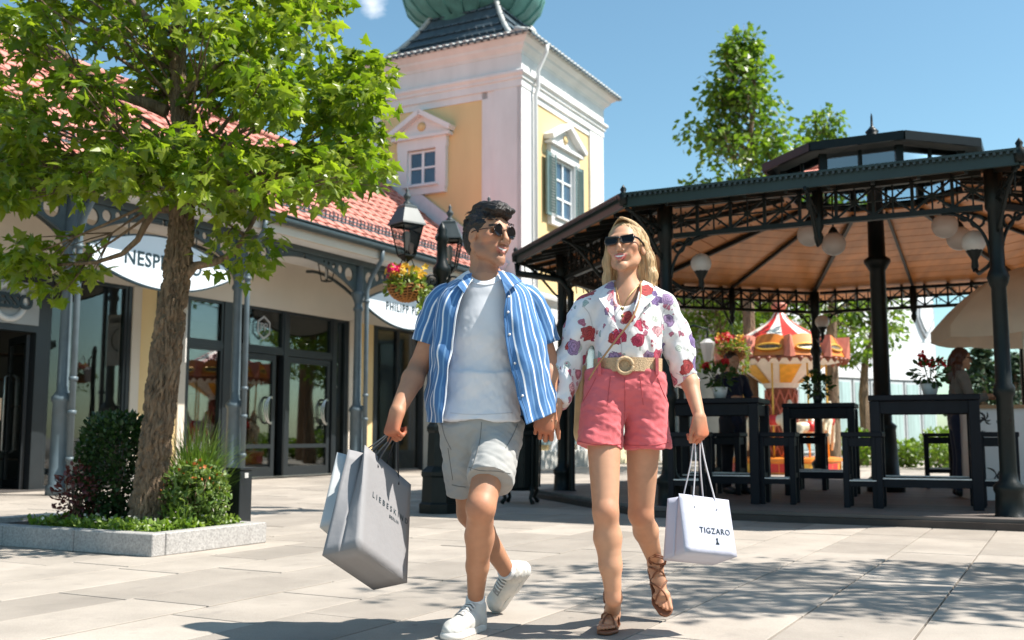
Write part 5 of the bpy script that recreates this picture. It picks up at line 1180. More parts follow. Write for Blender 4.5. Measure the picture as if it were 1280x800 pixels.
for i in range(10):
    a = x0_+(x1_-x0_)*i/10; w = boxp('window', (a+.05, -.06, .25), (a+(x1_-x0_)/10-.05, -.01, zz(480)), mat('pale_frame', (.6, .62, .62), .5), mb_)
    dark = i in (6,); boxp('pane', (a+.14, -.075, .35), (a+(x1_-x0_)/10-.14, -.061, zz(480)-.08), mat('dark_poster_glass', (.05, .055, .06), .1, .5, 1.5) if dark else CURT, w)
sh = [(-.45, .5), (.45, .5), (.5, 0), (.25, -.45), (0, -.75), (-.25, -.45), (-.5, 0)]
me = plate_mesh('crest_sign', [(x*1.1, y*1.1) for x, y in sh], [], .08, mat('crest_grey', (.45, .46, .48), .5)); me.transform(Matrix.Rotation(math.pi/2, 4, 'X')); link_mesh('crest_sign', me, mb_, ((1147-640)/F_PX*MBD, -.15, zz(398)))
me = plate_mesh('crest_relief', [(x*.8, y*.8) for x, y in sh], [], .08, MW); me.transform(Matrix.Rotation(math.pi/2, 4, 'X')); link_mesh('crest_relief', me, mb_, ((1147-640)/F_PX*MBD, -.19, zz(398)))
WBROT = R(34); cxr = x1_; mb_.rotation_euler = (0, 0, WBROT); mb_.location = (cxr-cxr*math.cos(WBROT), MBD-cxr*math.sin(WBROT), 0)
# dark spruce far right, low hedge bushes
LEAF_SP = leaf_mat('spruce_needle', (.03, .06, .03), (.06, .10, .05), .5, .15)
def spruce(px, d, top_y, w, lab, seed):
    gq = np.random.RandomState(seed); x = (px-640)/F_PX*d*1.012; H = CAM_H+(545-top_y)*d/F_PX; e = empty('spruce_tree', (x, d, 0), 0, lab, 'tree', 'spruces beyond the kiosk'); g = MB(); g.tube([(0, 0, 0), (0, 0, H)], [.2, .03], 7); g.build('trunk', BARK, e); Pn, Dn = [], []
    for i in range(95):
        t = gq.uniform(.05, .98); a = gq.uniform(0, 6.28); r = w*(1-t)*gq.uniform(.7, 1.15); n = 26; s = np.linspace(.1, 1, n)[:, None]
        p = np.array([math.cos(a), math.sin(a), -.25])*r*s+np.array([0, 0, H*t])+gq.normal(size=(n, 3))*.07; Pn.append(p); Dn.append(np.tile([math.cos(a), math.sin(a), -.3], (n, 1)))
    scatter('crown', np.concatenate(Pn), np.concatenate(Dn), .22, 'quad', LEAF_SP, e, .5, seed)
spruce(1222, 31, 428, 2.0, 'dark spruce standing behind the counter woman', 61); spruce(1262, 36, 440, 2.2, 'dark spruce hidden partly by the near pavilion post', 62)
for px, d, r, lab in ((1165, 26, .55, 'round yellow green bush seen through the table legs'), (1182, 27, .5, 'smaller yellow green bush beside the round one'), (1065, 28, .55, 'yellow green bush under the dark shop window'), (1125, 27.5, .4, 'little yellow green bush right of the dark shop window')):
    x = (px-640)/F_PX*d*1.012; e = shrub_leaves('round_bush', lab, (x, d, r*1.1), (r, r, r), 700, .12, 'quad', LEAF_GC if d < 28 else LEAF_B, int(px), 2.0, 'bush'); e.location.z = 0
# ------------------------------------------------------------------ kiosk counter with parasol at the right
kd = 11.9; kx = (1203-640)/F_PX*kd*1.012
kk = empty('kiosk_counter', (kx, kd, .101), R(-12), 'white kiosk counter with dark floral print and wooden top', 'counter')
KW = mat('white_counter', (.74, .74, .74), .4, .03, 3); KF = mat('dark_floral_print', (.03, .03, .03), .5, .1)
boxp('counter_body', (0, 0, 0), (2.6, .7, 1.03), KW, kk); boxp('counter_top', (-.05, -.05, 1.031), (2.65, .75, 1.07), mat('oak_top', (.36, .20, .09), .45, .2, 6, stretch=(.2, 1, 1)), kk)
g = MB(); gq = np.random.RandomState(5)
for cx_, cz_, s in ((.16, .90, .8), (.32, .86, .7), (.25, .28, 1.0), (.08, .75, .6), (.45, .2, .7), (.9, .5, 1.)):
    for _ in range(9):
        a = gq.uniform(0, 6.28); L = s*gq.uniform(.05, .14); p = [(cx_+L*t*math.cos(a+.8*t), -.003, cz_+L*t*math.sin(a+.8*t)) for t in np.linspace(0, 1, 5)]; g.tube(p, [.004, .006, .010, .008, .002], 4, squash=1); 
tag(g.build('floral_print', KF, kk), kind='stuff')
for k, (pz, colr) in enumerate(((1.60, (.75, .70, .62)), )):
    f = boxp('menu_board', (.62, .05, 1.08), (1.25, .09, 2.0), mat('board_frame', (.62, .60, .52), .5), kk); 
    for r_ in range(3):
        for c_ in range(2): boxp('menu_photo', (.67+.28*c_, .043, 1.16+.27*r_), (.92+.28*c_, .049, 1.40+.27*r_), mat('menu_%d%d' % (r_, c_), [(.55, .12, .08), (.65, .45, .2), (.15, .3, .4), (.7, .6, .5), (.4, .15, .2), (.2, .35, .15)][r_*2+c_], .5, .5, 14), f)
um = empty('parasol', ((1292-640)/F_PX*12.6*1.012, 12.6, .101), .25, 'beige market parasol open over the kiosk', 'parasol')
UM = mat('beige_canvas', (.74, .66, .55), .85, .06, 3, .1, 60, trans=.3); NR = 8; rr_, ze, zp = 1.22, 2.16, 2.92
for k in range(NR):
    a0, a1 = 2*math.pi*k/NR, 2*math.pi*(k+1)/NR; m = MB(); rows = []
    for t in np.linspace(.02, 1, 7):
        z = zp-.13+(ze-zp)*t**1.9; row = []
        for s in np.linspace(0, 1, 5): a = a0+(a1-a0)*s; r = rr_*t*(1-.05*math.sin(s*math.pi)); row.append((r*math.cos(a), r*math.sin(a), z-.03*t*math.sin(s*math.pi)))
        rows.append(row)
    last = rows[-1]; rows.append([(x, y, z-.14) for x, y, z in last]); m.loft(rows, closed=False); m.build('canopy_panel', UM, um)
    g = MB(); g.tube([(0, 0, zp-.5), (rr_*.95*math.cos(a0), rr_*.95*math.sin(a0), ze-.12)], .014, 4); g.build('rib', mat('parasol_wood', (.3, .18, .09), .5), um)
g = MB(); g.tube([(0, 0, 0), (0, 0, zp-.1)], .025, 8); g.build('pole', MATS['parasol_wood'], um); g = MB(); g.lathe([(.28, 0), (.28, .06), (.05, .1)], 14); g.build('foot', FRAME, um)
# ------------------------------------------------------------------ geranium pots on the tables
def pot(w, lab, r=.085, white=True, fl=GERAN, seed=1, h=.13, zrel=0):
    e = empty('flower_pot', w, 0, lab, 'flower pot', 'flower pots on the bar tables'); g = MB(); g.lathe([(r*.7, 0), (r*.95, h*.6), (r*1.05, h), (r*.95, h), (r*.9, h*.9), (.0, h*.88)], 14); g.build('pot', mat('white_ceramic', (.75, .74, .72), .3, .05) if white else FRAME, e)
    gq = np.random.RandomState(seed); n = 130; v = gq.normal(size=(n, 3)); v /= np.linalg.norm(v, axis=1)[:, None]; p = v*gq.uniform(.3, 1, (n, 1))**.5*np.array([.17, .15, .13])+np.array([0, 0, h+.12]); p = p[p[:, 2] > h*.9]; scatter('foliage', p, p-[0, 0, h], .075, 'oval', LEAF_GER, e, .5, seed)
    for k in range(5):
        c = np.array([gq.uniform(-.16, .16), gq.uniform(-.12, .1), h+gq.uniform(.18, .30)]); q = c+gq.normal(size=(16, 3))*.022; scatter('blossom', q, gq.normal(size=(16, 3)), .05, 'flower', fl, e, .5, seed+k)
        g = MB(); g.tube([(0, 0, h*.9), c*.6+[0, 0, .03], c], .004, 4); g.build('stem', LEAF_GER, e)
zt_ = DZ+1.1302
pot(P(900, 500, 11.6)*[1, 1, 0]+[0, 0, zt_], 'white pot of red geraniums on the left bar table', seed=3); pot(P(1163, 500, 10.85)*[1, 1, 0]+[0, 0, zt_], 'white pot of red geraniums on the right bar table', seed=5); pot(P(1022, 500, 13.0)*[1, 1, 0]+[0, 0, DZ+1.119], 'dark pot plant on the middle bar table', .06, False, LEAF_GER, 7, .10)
# second hanging basket, on its own post near the carousel
bp_ = (905-640)/F_PX*16.9*1.012
e = empty('garden_lamp_post', ((876-640)/F_PX*16.9*1.012, 16.9+2.2, 0), 0, 'slim dark lamp post behind the bar tables carrying a lantern', 'lamp post'); g = MB(); g.lathe([(.10, 0), (.10, .5), (.06, .6), (.05, 2.9), (.07, 2.95), (.03, 3.1)], 10); g.build('shaft', IRON_DK, e); g = MB(); g.tube([(0, 0, 2.75), (.25, 0, 2.85), (.5, 0, 2.78), (.5, 0, 2.55)], .02, 6); g.build('arm', IRON_DK, e)
g = MB(); g.lathe([(.08, 2.2), (.14, 2.5), (.15, 2.52), (.05, 2.6)], 6, (.5, 0, 0), smooth=False); g.build('lantern', GLOBE, e)
basket(np.array([(912-640)/F_PX*19.1*1.012, 19.05, CAM_H+(545-437)*19.1/F_PX]), .26, 'hanging basket of red and yellow flowers beside the carousel top', 'hanging flower baskets', .5, 13, (GERAN, YELP, GERAN))
# ------------------------------------------------------------------ people: sculpting helpers
class Sculpt:
    """queues shapes, then fills a field just large enough"""
    def __init__(s, vox): s.vox = vox; s.q = []; s.lo = np.full(3, 1e9); s.hi = np.full(3, -1e9)
    def _b(s, pts, r):
        for p in pts: s.lo = np.minimum(s.lo, np.array(p)-r); s.hi = np.maximum(s.hi, np.array(p)+r)
    def cone(s, a, b, ra, rb, k=.012, op='u', flat=None):
        if op == 'u': s._b((a, b), max(ra, rb))
        s.q.append(lambda f: f.cone(a, b, ra, rb, k, op, flat)); return s
    def path(s, pts, rads, k=.012, op='u', flat=None):
        for i in range(len(pts)-1): s.cone(pts[i], pts[i+1], rads[i], rads[i+1], k, op, flat)
        return s
    def ell(s, c, r, k=.012, rot=None, op='u'):
        if op == 'u': s._b((c,), max(r))
        s.q.append(lambda f: f.ell(c, r, k, rot, op)); return s
    def cut(s, p, n, k=.004): s.q.append(lambda f: f.cut(p, n, k)); return s
    def stub(s, a, b, ra, rb, k=.02, flat=None, rnd=.01):
        """tapered cylinder with a flat end at b"""
        s._b((a, b), max(ra, rb)*1.1)
        def go(f):
            A = np.array(a, np.float32); B = np.array(b, np.float32); m = max(ra, rb)*1.3+k+3*f.vox; sl, X, Y, Z = f._sub(np.minimum(A, B)-m, np.maximum(A, B)+m)
            ab = B-A; L = float(np.linalg.norm(ab)); ab = ab/L; t = (X-A[0])*ab[0]+(Y-A[1])*ab[1]+(Z-A[2])*ab[2]
            dx, dy, dz = X-(A[0]+t*ab[0]), Y-(A[1]+t*ab[1]), Z-(A[2]+t*ab[2]); r2 = dx*dx+dy*dy+dz*dz
            if flat is not None: ax, q = flat; ax = nrmz(ax); e = dx*ax[0]+dy*ax[1]+dz*ax[2]; r2 = r2-e*e+(e/q)**2
            d = np.maximum(np.sqrt(np.maximum(r2, 0))-(ra+(rb-ra)*np.clip(t/L, 0, 1)), np.maximum(t-L, -t-ra*.5)); f._mix(sl, d, k, 'u')
        s.q.append(go); return s
    def mesh(s, smooth=1):
        f = Field(s.lo-3*s.vox, s.hi+3*s.vox, s.vox)
        for q in s.q: q(f)
        v, fc = f.mesh(); del f
        if smooth: v = smooth_mesh(v, fc, smooth, .5)
        return v, fc
def drape(v, q, amp):
    return v+vnormals(v, q)*amp[:, None]
def rotm(yaw, pitch=0, roll=0):
    return np.array(Matrix.Rotation(yaw, 3, 'Z')@Matrix.Rotation(pitch, 3, 'X')@Matrix.Rotation(roll, 3, 'Y'))
class Frame:
    def __init__(s, o, M, sc=1.0): s.o = np.array(o, float); s.M = np.array(M, float); s.s = sc
    def __call__(s, x, y, z): return s.o+s.s*(s.M@np.array([x, y, z], float))
    def pts(s, a): return s.o+s.s*(np.asarray(a, float)@s.M.T)
    def inv(s, p): return ((np.asarray(p)-s.o)@s.M)/s.s
def skin_mat(name):
    m = bpy.data.materials.new(name); m.use_nodes = True; n, l = m.node_tree.nodes, m.node_tree.links; b = n['Principled BSDF']
    at = n.new('ShaderNodeAttribute'); at.attribute_name = 'tint'; tc = n.new('ShaderNodeTexCoord'); nz = n.new('ShaderNodeTexNoise'); nz.inputs['Scale'].default_value = 35; nz.inputs['Detail'].default_value = 6; l.new(tc.outputs['Object'], nz.inputs['Vector'])
    mr = n.new('ShaderNodeMapRange'); mr.inputs[1].default_value = .3; mr.inputs[2].default_value = .7; mr.inputs[3].default_value = .95; mr.inputs[4].default_value = 1.05; l.new(nz.outputs[0], mr.inputs[0])
    vm = n.new('ShaderNodeVectorMath'); vm.operation = 'SCALE'; l.new(at.outputs['Color'], vm.inputs[0]); l.new(mr.outputs[0], vm.inputs['Scale']); l.new(vm.outputs[0], b.inputs['Base Color'])
    b.inputs['Roughness'].default_value = .54; b.inputs['Specular IOR Level'].default_value = .4; b.inputs['Subsurface Weight'].default_value = .12; b.inputs['Subsurface Radius'].default_value = (1, .35, .2); b.inputs['Subsurface Scale'].default_value = .012
    bp = n.new('ShaderNodeBump'); bp.inputs['Strength'].default_value = .12; bp.inputs['Distance'].default_value = .002; n2 = n.new('ShaderNodeTexNoise'); n2.inputs['Scale'].default_value = 260; l.new(tc.outputs['Object'], n2.inputs['Vector']); l.new(n2.outputs[0], bp.inputs['Height']); l.new(bp.outputs[0], b.inputs['Normal'])
    return m
SKIN = skin_mat('skin')
def hand(S, w, d, n, side, curl, sc=1.0, thumb=(.55, .5, -.35), tc_=.5, spread=.03):
    """w wrist, d wrist-to-knuckle direction, n back of the hand, side +1/-1: thumb along side*cross(d,n)"""
    d = nrmz(d); n = nrmz(np.array(n, float)-d*(np.array(n)@d)); s = np.cross(d, n)*side; tips = []
    w = np.array(w, float); K = []
    for i, (o, L) in enumerate(((.030, .088), (.010, .092), (-.010, .088), (-.029, .080))):
        k = w+sc*(d*L+s*o+n*(.006-.004*abs(i-1.3))); K.append(k); S.cone(w+sc*(d*.012+s*o*.55), k, .0175*sc, .0128*sc, .016*sc)
    S.cone(w+sc*d*.03, w+sc*(d*.07), .022*sc, .02*sc, .02*sc, flat=(n, .62))
    for i, (fl, r) in enumerate(((.96, .0092), (1.06, .0094), (.99, .0088), (.78, .0078))):
        p = K[i]; a = 0.; fd = nrmz(d+s*spread*(1.5-i)*2); c3 = curl if np.isscalar(curl[0]) else curl[i]
        for j, (L, c) in enumerate(zip((.044, .027, .022), c3)):
            a += c; q = p+sc*fl*L*(fd*math.cos(a)-n*math.sin(a)); S.cone(p, q, r*(1.08-.10*j)*sc, r*(.98-.10*j)*sc, .004*sc); p = q
        tips.append(p)
    tb = w+sc*(d*.025+s*.022-n*.006); t1 = nrmz(s*thumb[0]+d*thumb[1]+n*thumb[2]); p1 = tb+sc*.042*t1; t2 = nrmz(t1+d*tc_-s*tc_*.6); p2 = p1+sc*.032*t2; t3 = nrmz(t2+d*tc_*.5-s*tc_*.5); p3 = p2+sc*.024*t3
    S.cone(tb, p1, .0165*sc, .0115*sc, .014*sc); S.cone(p1, p2, .0112*sc, .0098*sc, .004*sc); S.cone(p2, p3, .0098*sc, .0078*sc, .004*sc)
    return tips, K
def head(S, H, male):
    """head-local: -y face, z up, x to the person's left (image right when facing the camera)"""
    e = lambda c, r, k=.018, op='u': S.ell(H(*c), np.array(r)*H.s, k, H.M, op); c_ = lambda a, b, ra, rb, k=.012, op='u': S.cone(H(*a), H(*b), ra*H.s, rb*H.s, k, op)
    e((0, .018, .038), (.0745, .096, .084)); e((0, -.030, .012), (.064, .064, .078)); e((0, -.034, -.045), (.052 if male else .047, .052, .060), .03)
    jw = .050 if male else .038
    for s in (-1, 1):
        c_((s*(jw+.010), .012, -.045), (s*jw, -.018, -.074), .020, .019, .025); c_((s*jw, -.018, -.074 if male else -.070), (s*.012, -.072, -.103 if male else -.100), .018 if male else .015, .0165 if male else .0135, .025)
        e((s*.043, -.060, -.012), (.022, .020, .018), .022); e((s*.033, -.078, .014), (.017, .012, .012), .014, 's')
        e((s*(.012 if male else .010), -.103 if male else -.100, -.035), (.0085, .010, .008) if male else (.007, .008, .0065), .006); e((s*.030, -.072, -.048), (.016, .012, .018) if male else (.014, .009, .016), .018)
        er = Frame(H(s*.077, .012, -.004), H.M@rotm(s*-.35, .12, 0), H.s); S.ell(er(0, 0, 0), np.array((.010, .019, .032))*H.s, .006, er.M); S.ell(er(s*.010, -.002, .002), np.array((.006, .010, .018))*H.s, .005, er.M, 's')
    c_((0, -.078, -.106), (0, -.080, -.112), .021 if male else .0155, .018 if male else .013, .02)
    c_((-.036, -.086, .030), (.036, -.086, .030), .010, .010, .016)
    nk = 1. if male else .80
    c_((0, -.094, .022), (0, -.113 if male else -.109, -.022), .0085*nk, .0105*nk, .010); c_((0, -.113 if male else -.109, -.022), (0, -.108 if male else -.104, -.034), .0115*nk, .008*nk, .008)
    # smiling mouth
    for s in (-1, 1):
        c_((0, -.099, -.0555), (s*.026, -.083, -.0520), .0062, .0035, .006); c_((0, -.0965, -.0745), (s*.026, -.0825, -.0545), .0075, .0035, .006)
def head_tint(v, H, skin, lip, brow, out, male):
    L = H.inv(v); m = np.linalg.norm(L, axis=1) < .17
    x, y, z = L[:, 0], L[:, 1], L[:, 2]
    zc = -.0655+.16*np.abs(x)**1.35*2.0
    lipm = m & (y < -.074) & (np.abs(x) < .030) & (np.abs(z-(-.0655+14*x*x)) < .0135*(1-(np.abs(x)/.031)**2)+.001)
    out[lipm] = lip
    if male:
        bm = m & (y < -.06) & (np.abs(np.abs(x)-.034) < .022) & (np.abs(z-.036+.12*np.abs(np.abs(x)-.03)) < .006); out[bm] = brow
        jaw = m & (z < -.035) & (y < .0) & ~lipm; out[jaw] = out[jaw]*np.array([.84, .84, .88])
    ck = m & (y < -.03) & (np.abs(np.abs(x)-.045) < .022) & (np.abs(z+.022) < .025) ; out[ck] = out[ck]*np.array([1.04, .93, .92])
    return out
def teeth(H, parent):
    g = MB(); n = 12; top, bot = [], []
    for i in range(n+1):
        x = -.0215+.043*i/n; y = -.1030+17*x*x; zc = -.0648+14*x*x; h = .0036*(1-(x/.0235)**2)+.0004; top.append(H(x, y, zc+h)); bot.append(H(x, y+.001, zc-h*.8))
    g.loft([bot, top], closed=False); g.build('teeth', mat('teeth', (.80, .76, .70), .25, .02), parent)
def spline_pts(c, n):
    """Catmull-Rom through control points"""
    c = np.asarray(c, float); m = len(c); t = np.linspace(0, m-1, n); i = np.clip(t.astype(int), 0, m-2); u = (t-i)[:, None]
    p0 = c[np.maximum(i-1, 0)]; p1 = c[i]; p2 = c[i+1]; p3 = c[np.minimum(i+2, m-1)]
    return .5*((2*p1)+(-p0+p2)*u+(2*p0-5*p1+4*p2-p3)*u**2+(-p0+3*p1-3*p2+p3)*u**3)
def grid_surface(ctrl, nr, nc):
    """ctrl[row][col] -> points (nr,nc,3)"""
    a = np.array([spline_pts(r, nc) for r in ctrl]); return np.stack([spline_pts(a[:, j], nr) for j in range(nc)], 1)
def sheet(name, Pt, m, parent, uv=None, th=.003, closed=False):
    nr, nc = Pt.shape[:2]; idx = np.arange(nr*nc).reshape(nr, nc)
    if closed: idx = np.concatenate([idx, idx[:, :1]], 1)
    q = np.stack([idx[:-1, :-1], idx[:-1, 1:], idx[1:, 1:], idx[1:, :-1]], -1).reshape(-1, 4)
    me = np_mesh(name, Pt.reshape(-1, 3), q, m, True, uv=uv); o = link_mesh(name, me, parent)
    md = o.modifiers.new('thickness', 'SOLIDIFY'); md.thickness = th; md.offset = 0
    return o
def fabric(name, col, rough=.85, bump=.25, bscale=320, var=.06, sheen=.2, wr=0., wscale=14., stretch=(1, 1, 1)):
    m = mat(name, col, rough, var, 9, 0, coords='Object'); n, l = m.node_tree.nodes, m.node_tree.links; b = n['Principled BSDF']; b.inputs['Sheen Weight'].default_value = sheen; b.inputs['Specular IOR Level'].default_value = .2
    tc = n.new('ShaderNodeTexCoord'); a = n.new('ShaderNodeTexNoise'); a.inputs['Scale'].default_value = bscale; l.new(tc.outputs['Object'], a.inputs['Vector']); bp = n.new('ShaderNodeBump'); bp.inputs['Strength'].default_value = bump; bp.inputs['Distance'].default_value = .002; l.new(a.outputs[0], bp.inputs['Height'])
    if wr:
        mp = n.new('ShaderNodeMapping'); mp.inputs['Scale'].default_value = stretch; l.new(tc.outputs['Object'], mp.inputs['Vector']); w = n.new('ShaderNodeTexNoise'); w.inputs['Scale'].default_value = wscale; w.inputs['Detail'].default_value = 3; w.inputs['Distortion'].default_value = 1.2; l.new(mp.outputs[0], w.inputs['Vector'])
        b2 = n.new('ShaderNodeBump'); b2.inputs['Strength'].default_value = wr; b2.inputs['Distance'].default_value = .02; l.new(w.outputs[0], b2.inputs['Height']); l.new(bp.outputs[0], b2.inputs['Normal']); l.new(b2.outputs[0], b.inputs['Normal'])
    else: l.new(bp.outputs[0], b.inputs['Normal'])
    return m
def stripe_mat():
    m = fabric('striped_cotton', (.1, .2, .4), .8, .2, 420, wr=.35, wscale=11, stretch=(1, 1, .4)); n, l = m.node_tree.nodes, m.node_tree.links; b = n['Principled BSDF']
    tc = n.new('ShaderNodeTexCoord'); sp = n.new('ShaderNodeSeparateXYZ'); l.new(tc.outputs['UV'], sp.inputs[0]); ml = n.new('ShaderNodeMath'); ml.operation = 'MULTIPLY'; ml.inputs[1].default_value = 1/.052; l.new(sp.outputs['X'], ml.inputs[0])
    fr = n.new('ShaderNodeMath'); fr.operation = 'FRACT'; l.new(ml.outputs[0], fr.inputs[0]); cr = n.new('ShaderNodeValToRGB'); cr.color_ramp.interpolation = 'CONSTANT'; el = cr.color_ramp.elements
    blue, lb, wh = (.06, .165, .36, 1), (.15, .30, .52, 1), (.74, .77, .82, 1)
    el[0].position = 0; el[0].color = wh; el[1].position = .13; el[1].color = blue
    for p, c in ((.46, lb), (.60, blue), (.94, lb)): x = el.new(p); x.color = c
    l.new(fr.outputs[0], cr.inputs[0]); l.new(cr.outputs[0], b.inputs['Base Color']); return m
def floral_mat():
    m = fabric('floral_blouse', (.8, .8, .8), .8, .15, 420, wr=.3, wscale=12); n, l = m.node_tree.nodes, m.node_tree.links; b = n['Principled BSDF']; tc = n.new('ShaderNodeTexCoord')
    nz = n.new('ShaderNodeTexNoise'); nz.inputs['Scale'].default_value = 30; nz.inputs['Detail'].default_value = 5; l.new(tc.outputs['Object'], nz.inputs['Vector'])
    sc_ = n.new('ShaderNodeVectorMath'); sc_.operation = 'SCALE'; sc_.inputs['Scale'].default_value = .042; l.new(nz.outputs['Color'], sc_.inputs[0]); ad = n.new('ShaderNodeVectorMath'); ad.operation = 'ADD'; l.new(tc.outputs['Object'], ad.inputs[0]); l.new(sc_.outputs[0], ad.inputs[1])
    def layer(prev, scale, offs, cut, cols, soft=.03):
        mp = n.new('ShaderNodeMapping'); mp.inputs['Location'].default_value = offs; l.new(ad.outputs[0], mp.inputs['Vector']); v = n.new('ShaderNodeTexVoronoi'); v.inputs['Scale'].default_value = scale; l.new(mp.outputs[0], v.inputs['Vector'])
        w = n.new('ShaderNodeSeparateColor'); l.new(v.outputs['Color'], w.inputs[0]); cr = n.new('ShaderNodeValToRGB'); cr.color_ramp.interpolation = 'CONSTANT'; el = cr.color_ramp.elements; el[0].position = 0; el[0].color = (*cols[0], 1); el[1].position = 1/len(cols); el[1].color = (*cols[1 % len(cols)], 1)
        for i in range(2, len(cols)): x = el.new(i/len(cols)); x.color = (*cols[i], 1)
        l.new(w.outputs[0], cr.inputs[0])
        # petals: darker rings inside each flower
        wv = n.new('ShaderNodeMath'); wv.operation = 'SINE'; q = n.new('ShaderNodeMath'); q.operation = 'MULTIPLY'; q.inputs[1].default_value = 60; l.new(v.outputs['Distance'], q.inputs[0]); l.new(q.outputs[0], wv.inputs[0]); mr = n.new('ShaderNodeMapRange'); mr.inputs[1].default_value = -1; mr.inputs[3].default_value = .62; mr.inputs[4].default_value = 1.25; l.new(wv.outputs[0], mr.inputs[0]); vs_ = n.new('ShaderNodeVectorMath'); vs_.operation = 'SCALE'; l.new(cr.outputs[0], vs_.inputs[0]); l.new(mr.outputs[0], vs_.inputs['Scale'])
        th = n.new('ShaderNodeMapRange'); th.inputs[1].default_value = cut; th.inputs[2].default_value = cut+soft; th.inputs[3].default_value = 1; th.inputs[4].default_value = 0; l.new(v.outputs['Distance'], th.inputs[0])
        mx = n.new('ShaderNodeMix'); mx.data_type = 'RGBA'; l.new(th.outputs[0], mx.inputs[0]); l.new(vs_.outputs[0], mx.inputs[7])
        if prev is None: mx.inputs[6].default_value = (.76, .745, .74, 1)
        else: l.new(prev, mx.inputs[6])
        return mx.outputs[2]
    o = layer(None, 19, (3.1, 1.7, .4), .30, [(.36, .46, .44), (.60, .30, .36), (.50, .54, .48), (.45, .16, .22)])
    o = layer(o, 12.0, (.35, .2, .12), .41, [(.46, .05, .10), (.17, .11, .26), (.56, .20, .25), (.40, .06, .06), (.30, .20, .34), (.60, .32, .34)])
    l.new(o, b.inputs['Base Color']); return m
def shoe(S, heel, toe, up, sc=1.0, k=.012):
    f = nrmz(np.array(toe)-heel); up = np.array(up, float); u = nrmz(up-f*(up@f)); s = np.cross(f, u); L = np.linalg.norm(np.array(toe)-heel); p = lambda a, b, c: np.array(heel)+f*a*L+s*b+u*c
    return p, f, s, u, L
def sneaker(parent, heel, toe, up, ankle, name='sneaker'):
    p, f, s, u, L = shoe(None, heel, toe, up); M = np.stack([f, s, u], 1)
    S = Sculpt(.0035); S.path([p(.14, 0, .045), p(.45, 0, .048), p(.80, 0, .040)], [.040, .044, .040], .02, flat=(u, .95)); S.ell(p(.84, 0, .034), (.048, .045, .033), .015, M); S.cone(p(.15, 0, .05), p(.17, 0, .094), .046, .048, .015); S.cone(p(.30, 0, .075), p(.55, 0, .055), .034, .036, .02)
    S.cut(p(0, 0, .014), -u); v, q = S.mesh(1); v = v+vnormals(v, q)*(waves(v, [(24, .0012, (1, 1, 1))], 3))[:, None]
    e = link_mesh(name, np_mesh(name, v, q, mat('sneaker_leather', (.60, .58, .54), .5, .10, 20, .15, 60)), parent)
    S = Sculpt(.0035); S.path([p(.13, 0, .012), p(.42, 0, .012), p(.80, .0, .012)], [.043, .044, .047], .02, flat=(u, 2.)); S.ell(p(.86, 0, .013), (.052, .048, .03), .015, M); S.cut(p(0, 0, .0), -u); S.cut(p(0, 0, .030), u); v, q = S.mesh(1); link_mesh('sole', np_mesh('sole', v, q, mat('sneaker_sole', (.66, .64, .60), .6, .08, 20)), e)
    g = MB()
    for i, a in enumerate(np.linspace(.36, .62, 5)):
        h = .122-.10*(a-.36)*1.2; g.tube([p(a-.01, -.026, h-.018), p(a, -.012, h-.001), p(a, .012, h-.001), p(a+.012, .026, h-.018)], .0042, 5)
    g.build('laces', mat('lace_white', (.75, .74, .72), .8, .05), e)
    g = MB(); g.loft([[p(a, b_*.024*(1-.2*(a-.3)), .1085-.078*(a-.3)+.011-.008*b_*b_) for b_ in (-1, -.5, 0, .5, 1)] for a in np.linspace(.30, .66, 6)], closed=False); g.build('shaded_tongue', mat('tongue_lace_shadow', (.30, .29, .28), .7, .1), e)  # tongue strip, coloured dark to paint in the shadow under the laces
    g = MB(); g.loft([[p(.055+.01*math.cos(t), .024*math.sin(t), z) for t in np.linspace(-1.3, 1.3, 7)] for z in (.075, .10, .118)], closed=False); g.build('heel_tab', mat('heel_tab_grey', (.10, .10, .12), .6, .1), e)
    S = Sculpt(.0035); c0 = p(.18, 0, .085); a = np.array(ankle); S.stub(c0, c0+nrmz(a-c0)*.060, .043, .041, .004); v, q = S.mesh(1); link_mesh('sock', np_mesh('sock', v, q, fabric('white_sock', (.72, .72, .72), .9, .4, 200)), parent)
    return e
from mathutils.bvhtree import BVHTree
def seam(v, q, paths, r, m, parent, O, name='seam', out=.0008):
    """stitched seams: lines laid on a garment"""
    t = BVHTree.FromPolygons([tuple(p) for p in v], [tuple(int(i) for i in f) for f in q]); c = Vector((0, 0, CAM_H))
    for path in paths:
        pts = []
        for x, y in spline_pts([(a, b, 0) for a, b in path], 22)[:, :2]:
            d = Vector(ray(x, y)).normalized(); h = t.ray_cast(c, d)
            if h[0] is not None: pts.append(np.array(h[0]+h[1]*out)-O)
        if len(pts) > 3: MB().tube(pts, r, 5).build(name, m, parent)
def blush(v, tint, pts, r=.06, k=(.97, .84, .80)):
    """knees, elbows, knuckles and ankles are a little redder"""
    for p in pts:
        w = np.exp(-((v-np.array(p))**2).sum(1)/(r*r))[:, None]; tint *= 1-w*(1-np.array(k))
    return tint
